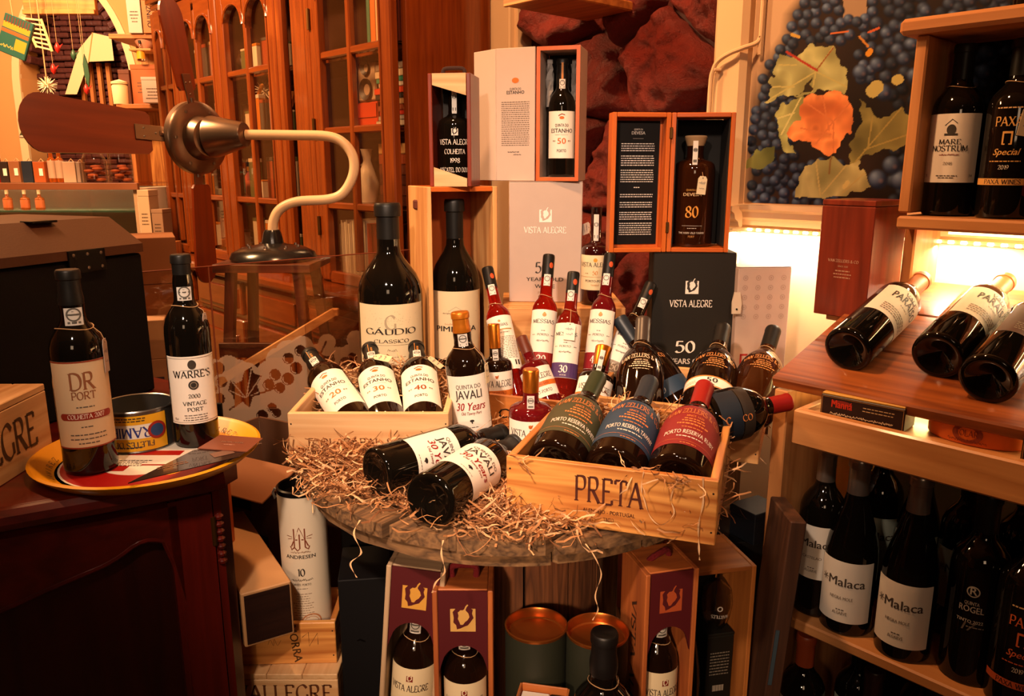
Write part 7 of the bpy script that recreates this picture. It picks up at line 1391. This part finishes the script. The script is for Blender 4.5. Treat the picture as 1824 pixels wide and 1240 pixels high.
# ------------------------------------------------------------------ fan on a stand, stool, glass screen, slat, boxes behind the tray
YF = 2.2
FN = thing('curved_neck_fan', 'old fan with wooden blades on a curved cream pipe and black base', 'fan', (xat(488, YF, 1.03), YF, zat(462, YF))); o = FN.location
def fp(px, py, Y=YF): return pY(px, py, Y) - o
IV = pm('ivory_enamel', '#d8b890', .4); BS = pm('black_bakelite', (.012, .010, .009), .22); HUB = pm('dark_bronze', '#8a7464', .3, metal=.9)
MB().lathe([(0, 0), (.115, 0), (.118, .006), (.112, .02), (.085, .034), (.04, .042), (.03, .046), (.024, .075), (.020, .082), (0, .082)], 40).build('base', BS, FN, smooth=40)
for a in range(8): MB().lathe([(0, 0), (.005, 0), (.004, .006), (0, .007)], 8, M=Matrix.Translation((.07*math.cos(a*.785), .07*math.sin(a*.785), .036))).build('base_screw', HUB, FN)
MB().tube(crom([fp(*p) for p in ((486, 428), (487, 395), (500, 372), (530, 359), (585, 355), (612, 343), (629, 312), (629, 280), (612, 255), (583, 243), (520, 241), (438, 240))], 6), .0135, 12).build('neck_pipe', IV, FN)
th = math.radians(45); ax = Vector((-math.sin(th), math.cos(th), 0)); bx = Vector((-math.cos(th), -math.sin(th), 0)); hc = fp(352, 246, 2.235); c0 = fp(436, 240)
md_ = (hc - c0); L_ = md_.length; q_ = md_.normalized().to_track_quat('Z', 'Y').to_matrix().to_4x4()
MB().lathe([(0, -.004), (.020, -.004), (.032, 0), (.034, .004), (.056, .094), (.056, .100), (0, .102)], 32, M=Matrix.Translation(c0) @ q_).build('motor', HUB, FN, smooth=40); MB().tube([c0 + md_.normalized()*.10, hc], .012, 10).build('shaft', HUB, FN)
axh = Vector((-math.sin(math.radians(60)), math.cos(math.radians(60)), 0)); qa = axh.to_track_quat('Z', 'Y').to_matrix().to_4x4()
MB().lathe([(0, -.05), (.038, -.05), (.050, -.046), (.056, -.03), (.060, -.014), (.092, -.010), (.098, -.004), (.098, .012), (.085, .022), (.045, .028), (0, .028)], 40, M=Matrix.Translation(hc) @ qa).build('hub', HUB, FN, smooth=40)
for a in range(6): MB().lathe([(0, -.014), (.005, -.013), (.005, -.008)], 8, M=Matrix.Translation(hc) @ qa @ Matrix.Translation((.078*math.cos(a*1.047), .078*math.sin(a*1.047), 0))).build('hub_screw', pm('steel', '#8a847c', .3, metal=.9), FN)
BLW = FAM('fan_blade_veneer', '#6a2408', '#8c360e', scale=.6, rough=.32, coat=.3, contrast=.5, bump=.0)['x']
Z = Vector((0, 0, 1))
for dirv, chord, L0, L1, w0, w1 in ((bx + Z*.07, Z*.98 + ax*.2, .105, .43, .11, .145), (Z*.99 + bx*.14, (-bx)*.80 + ax*.60, .105, .36, .09, .11), (-Z*.99 + bx*.02, (-bx)*.80 + ax*.60, .105, .40, .09, .11)):
    d = dirv.normalized(); ch = (chord - d*chord.dot(d)).normalized(); nn = d.cross(ch)
    M = Matrix.Translation(hc) @ Matrix((d, ch, nn)).transposed().to_4x4()
    P = [(L0 + .02, -w0/2 + .01), (L0 + .03, -w0/2), (L1 - .05, -w1/2)] + [(L1 - .05 + .05*math.sin(t), -w1/2*math.cos(t)) for t in [math.pi*i/12 for i in range(1, 12)]] + [(L1 - .05, w1/2), (L0 + .03, w0/2), (L0 + .02, w0/2 - .01)]
    bl = MB().prism(P, -.003, .003).build('blade', BLW, FN, smooth=None, M=M)
    MB().box((L0 + .025, 0, -.006), (.075, .040, .004), .001).build('blade_bracket', HUB, bl, smooth=None); MB().tube([(L0 - .04, 0, -.004), (L0, 0, -.006)], .008, 8).build('bracket_arm', HUB, bl)
    for x, y in ((.04, .011), (.04, -.011), (.01, 0)): MB().lathe([(.003, -.008), (.003, -.009), (0, -.0095)], 8, M=Matrix.Translation((L0 + x, y, 0))).build('rivet', pm('steel', '#8a847c', .3, metal=.9), bl)
# stool below
SD = FAM('dark_stool_wood', '#3a1a0c', '#5c2c14', scale=1, rough=.5); ST_ = thing('folding_stool', 'dark wooden stool with crossed slats carrying the fan', 'stool', (o.x, o.y, 0)); zt = o.z
obox('seat', SD['x'], (0, 0, zt - .012), (.26, .24, .022), ST_)
for sx in (-1, 1):
    for sy in (-1, 1): MB().tube([(sx*.09, sy*.09, zt - .023), (sx*.17, sy*.15, .01)], .018, 4).build('leg', SD['z'], ST_, smooth=None)
for z in (.35, .62, .80): obox('cross_slat', SD['x'], (0, -.118 - .05*(1 - z), z), (.22 + .14*(1 - z), .014, .04), ST_)
# glass screen with frosted grape motif
GA_ = Vector((-.705, 1.825, 0)); GD = NX.copy(); GL_ = .60; zt_ = 1.057
def gl_pt(u, z, off=0): return GA_ + GD*u + Vector((GD.y, -GD.x, 0))*off + Vector((0, 0, z))
GS = thing('glass_screen', 'upright glass counter screen with a frosted grape border', 'glass screen', GA_)
def gq(u0, u1, z0, z1, off): vs = [gl_pt(u, z, w) - GA_ for u in (u0, u1) for z in (z0, z1) for w in (off, off - .005)]; return vs, [(0, 2, 6, 4), (1, 5, 7, 3), (0, 1, 3, 2), (4, 6, 7, 5), (0, 4, 5, 1), (2, 3, 7, 6)]
MB().add(*gq(.0, GL_, .52, zt_, 0)).build('pane', SCREEN, GS, smooth=None); MB().add(*gq(-.19, -.003, .52, zt_, 0)).build('pane', SCREEN, GS, smooth=None); MB().add(*gq(.22, .47, .52, .955, .03)).build('pane', SCREEN, GS, smooth=None)
b = MB(); vs = [gl_pt(u, z, w) - GA_ for u in (-.19, GL_) for z in (0, .52) for w in (.02, -.03)]; b.add(vs, [(0, 2, 6, 4), (1, 5, 7, 3), (0, 1, 3, 2), (4, 6, 7, 5), (0, 4, 5, 1), (2, 3, 7, 6)]).build('plinth', BROWNBOX['x'], GS, smooth=None)
ED = pm('glass_edge', '#7a3c24', .3); MB().tube([gl_pt(-.19, zt_) - GA_, gl_pt(GL_, zt_) - GA_], .0016, 5).build('edge', ED, GS); MB().tube([gl_pt(-.0015, .52) - GA_, gl_pt(-.0015, zt_) - GA_], .0018, 5).build('edge', ED, GS)
fm = bpy.data.materials.new('frosted_film'); fm.use_nodes = True; nt = fm.node_tree; nt.nodes.clear(); N = nt.nodes.new; oo = N('ShaderNodeOutputMaterial'); tt = N('ShaderNodeBsdfTransparent'); dd = N('ShaderNodeBsdfDiffuse'); tl = N('ShaderNodeBsdfTranslucent'); m1 = N('ShaderNodeMixShader'); m2 = N('ShaderNodeMixShader')
dd.inputs[0].default_value = (.62, .46, .32, 1); tl.inputs[0].default_value = (.62, .46, .32, 1); m1.inputs[0].default_value = .3; m2.inputs[0].default_value = .62; nt.links.new(dd.outputs[0], m1.inputs[1]); nt.links.new(tl.outputs[0], m1.inputs[2]); nt.links.new(tt.outputs[0], m2.inputs[1]); nt.links.new(m1.outputs[0], m2.inputs[2]); nt.links.new(m2.outputs[0], oo.inputs[0])
SC_ = lambda L: [(a/3.264 + 360, b_/3.264 + 420, r/3.264) for a, b_, r in L]
cloud = SC_([(60, 790, 75), (150, 765, 70), (215, 775, 55), (250, 830, 95), (320, 860, 80), (390, 800, 75), (440, 720, 70), (500, 680, 75), (580, 650, 68), (640, 690, 60), (560, 780, 120), (450, 850, 120), (350, 930, 120), (230, 930, 130), (110, 930, 120), (725, 620, 50), (700, 700, 80), (790, 720, 75), (860, 690, 60), (890, 600, 50), (880, 730, 90), (700, 800, 110), (560, 900, 150), (60, 1040, 120), (200, 1060, 110), (320, 1040, 120), (430, 1030, 90)])
holes = SC_([(570, 668, 33), (500, 712, 33), (545, 770, 36), (422, 808, 34), (497, 832, 36), (386, 866, 34), (450, 884, 32), (830, 735, 30), (872, 708, 28), (885, 760, 26), (92, 770, 38), (58, 800, 26), (112, 850, 33), (98, 948, 34), (348, 1046, 34), (405, 1000, 28), (432, 1030, 28), (60, 890, 26)])
lf = [[(a/3.264 + 360, b_/3.264 + 420) for a, b_ in L] for L in ([(165, 835), (195, 860), (230, 840), (245, 785), (285, 762), (300, 800), (345, 815), (318, 865), (335, 915), (295, 935), (275, 1000), (235, 965), (190, 990), (180, 930), (150, 900)], [(640, 715), (672, 720), (690, 690), (720, 700), (765, 690), (772, 722), (745, 760), (700, 768), (655, 750)])]
vein = [((255, 945), (170, 845)), ((255, 945), (285, 775)), ((255, 945), (335, 825)), ((255, 945), (325, 910)), ((255, 945), (160, 900)), ((700, 765), (690, 700)), ((700, 765), (755, 700)), ((700, 765), (650, 725))]
vein = [[(a/3.264 + 360, b_/3.264 + 420) for a, b_ in v] for v in vein]; stem_ = [((690, 690), (650, 660)), ((690, 680), (720, 615)), ((255, 945), (160, 1010)), ((255, 945), (440, 880))]; stem_ = [[(a/3.264 + 360, b_/3.264 + 420) for a, b_ in v] for v in stem_]
def segd(x, y, v): (a, b_), (c, d) = v; L2 = (c-a)**2 + (d-b_)**2; t = np.clip(((x-a)*(c-a) + (y-b_)*(d-b_))/L2, 0, 1); return np.hypot(x - a - t*(c-a), y - b_ - t*(d-b_))
us = np.arange(-.06, GL_, .0022); zs_ = np.arange(.60, .93, .0022); U, Zg = np.meshgrid(us, zs_, indexing='ij'); Xw = GA_.x + GD.x*U - 0; Yw = GA_.y + GD.y*U; dz = Zg - CAM.z; dep = Yw*_f.y + dz*_f.z; X = 912 + FPX*Xw/dep; Y = 620 - FPX*(Yw*_u.y + dz*_u.z)/dep      # motif laid out on the pane
mask = np.zeros(U.shape, bool)
for a, b_, r in cloud: mask |= np.hypot(X-a, Y-b_) < r
mask |= (Y > 715) & (X < 500)
for a, b_, r in holes:
    d = np.hypot(X-a, Y-b_); mask &= ~((d < r) & ~((np.abs(d - r*.78) < r*.09) & (X < a) & (Y > b_ - r*.3)))
for L in lf:
    ins = np.zeros(U.shape, bool); n = len(L)
    for i in range(n): (ax_, ay), (bx_2, by) = L[i], L[(i+1) % n]; c = (ay > Y) != (by > Y); ins ^= c & (X < (bx_2-ax_)*(Y-ay)/((by-ay) or 1e-9) + ax_)
    for v in vein: ins &= ~(segd(X, Y, v) < 1.0)
    mask &= ~ins
for v in stem_: mask &= ~(segd(X, Y, v) < 1.6)
b = MB(); h = .0011
for i, j in zip(*np.nonzero(mask)):
    u, z = us[i], zs_[j]; b.add([gl_pt(u-h, z-h, .0012) - GA_, gl_pt(u+h, z-h, .0012) - GA_, gl_pt(u+h, z+h, .0012) - GA_, gl_pt(u-h, z+h, .0012) - GA_], [(0, 1, 2, 3)])
b.build('frosted_grape_motif', fm, GS, smooth=None)
# pale slat propped behind the glass
p0, p1 = pY(372, 690, 1.895), pY(594, 556, 2.08); T = thing('pale_batten', 'pale wooden batten propped slanting behind the glass screen', 'batten', p0); MB().tube([Vector((0, 0, 0)), p1 - p0], .014, 4).build('bar', PALEPINE['x'], T, smooth=None); MB().box(tuple(p1 - p0 + Vector((.004, 0, 0))), (.02, .02, .02), .002).build('end_block', PALEPINE['x'], T, smooth=None)
# boxes between chest and screen
T = thing('tan_carton', 'tan cardboard box standing behind the black chest', 'carton', (xat(274, 1.95, 1.0), 1.95, 0), 25); h1 = zat(425, 1.85); obox('body', KL, (0, 0, h1*.45), (.11, .16, h1*.9), T); obox('lid', KL, (0, 0, h1*.95), (.113, .163, h1*.1 - .001), T)
T = thing('white_carton', 'white carton with a blue mark low behind the white-labelled port bottle', 'carton', (xat(268, 1.82, .9), 1.82, 0), 20); h1 = zat(572, 1.78); b = obox('body', pm('white_carton_card', '#b89880', .6), (0, 0, h1*.45), (.07, .07, h1*.9), T); obox('flap', pm('white_carton_card', '#b89880', .6), (0, 0, h1*.95), (.07, .07, h1*.1 - .001), T); ik = INK(); ik.bar(.008, h1*.40, .03, .008, '#1c2c5a'); ik.bar(.008, h1*.36, .01, .07, '#1c2c5a'); ik.build(b, flat_front(-.035))
if _tc is not None: bpy.data.objects.remove(_tc)
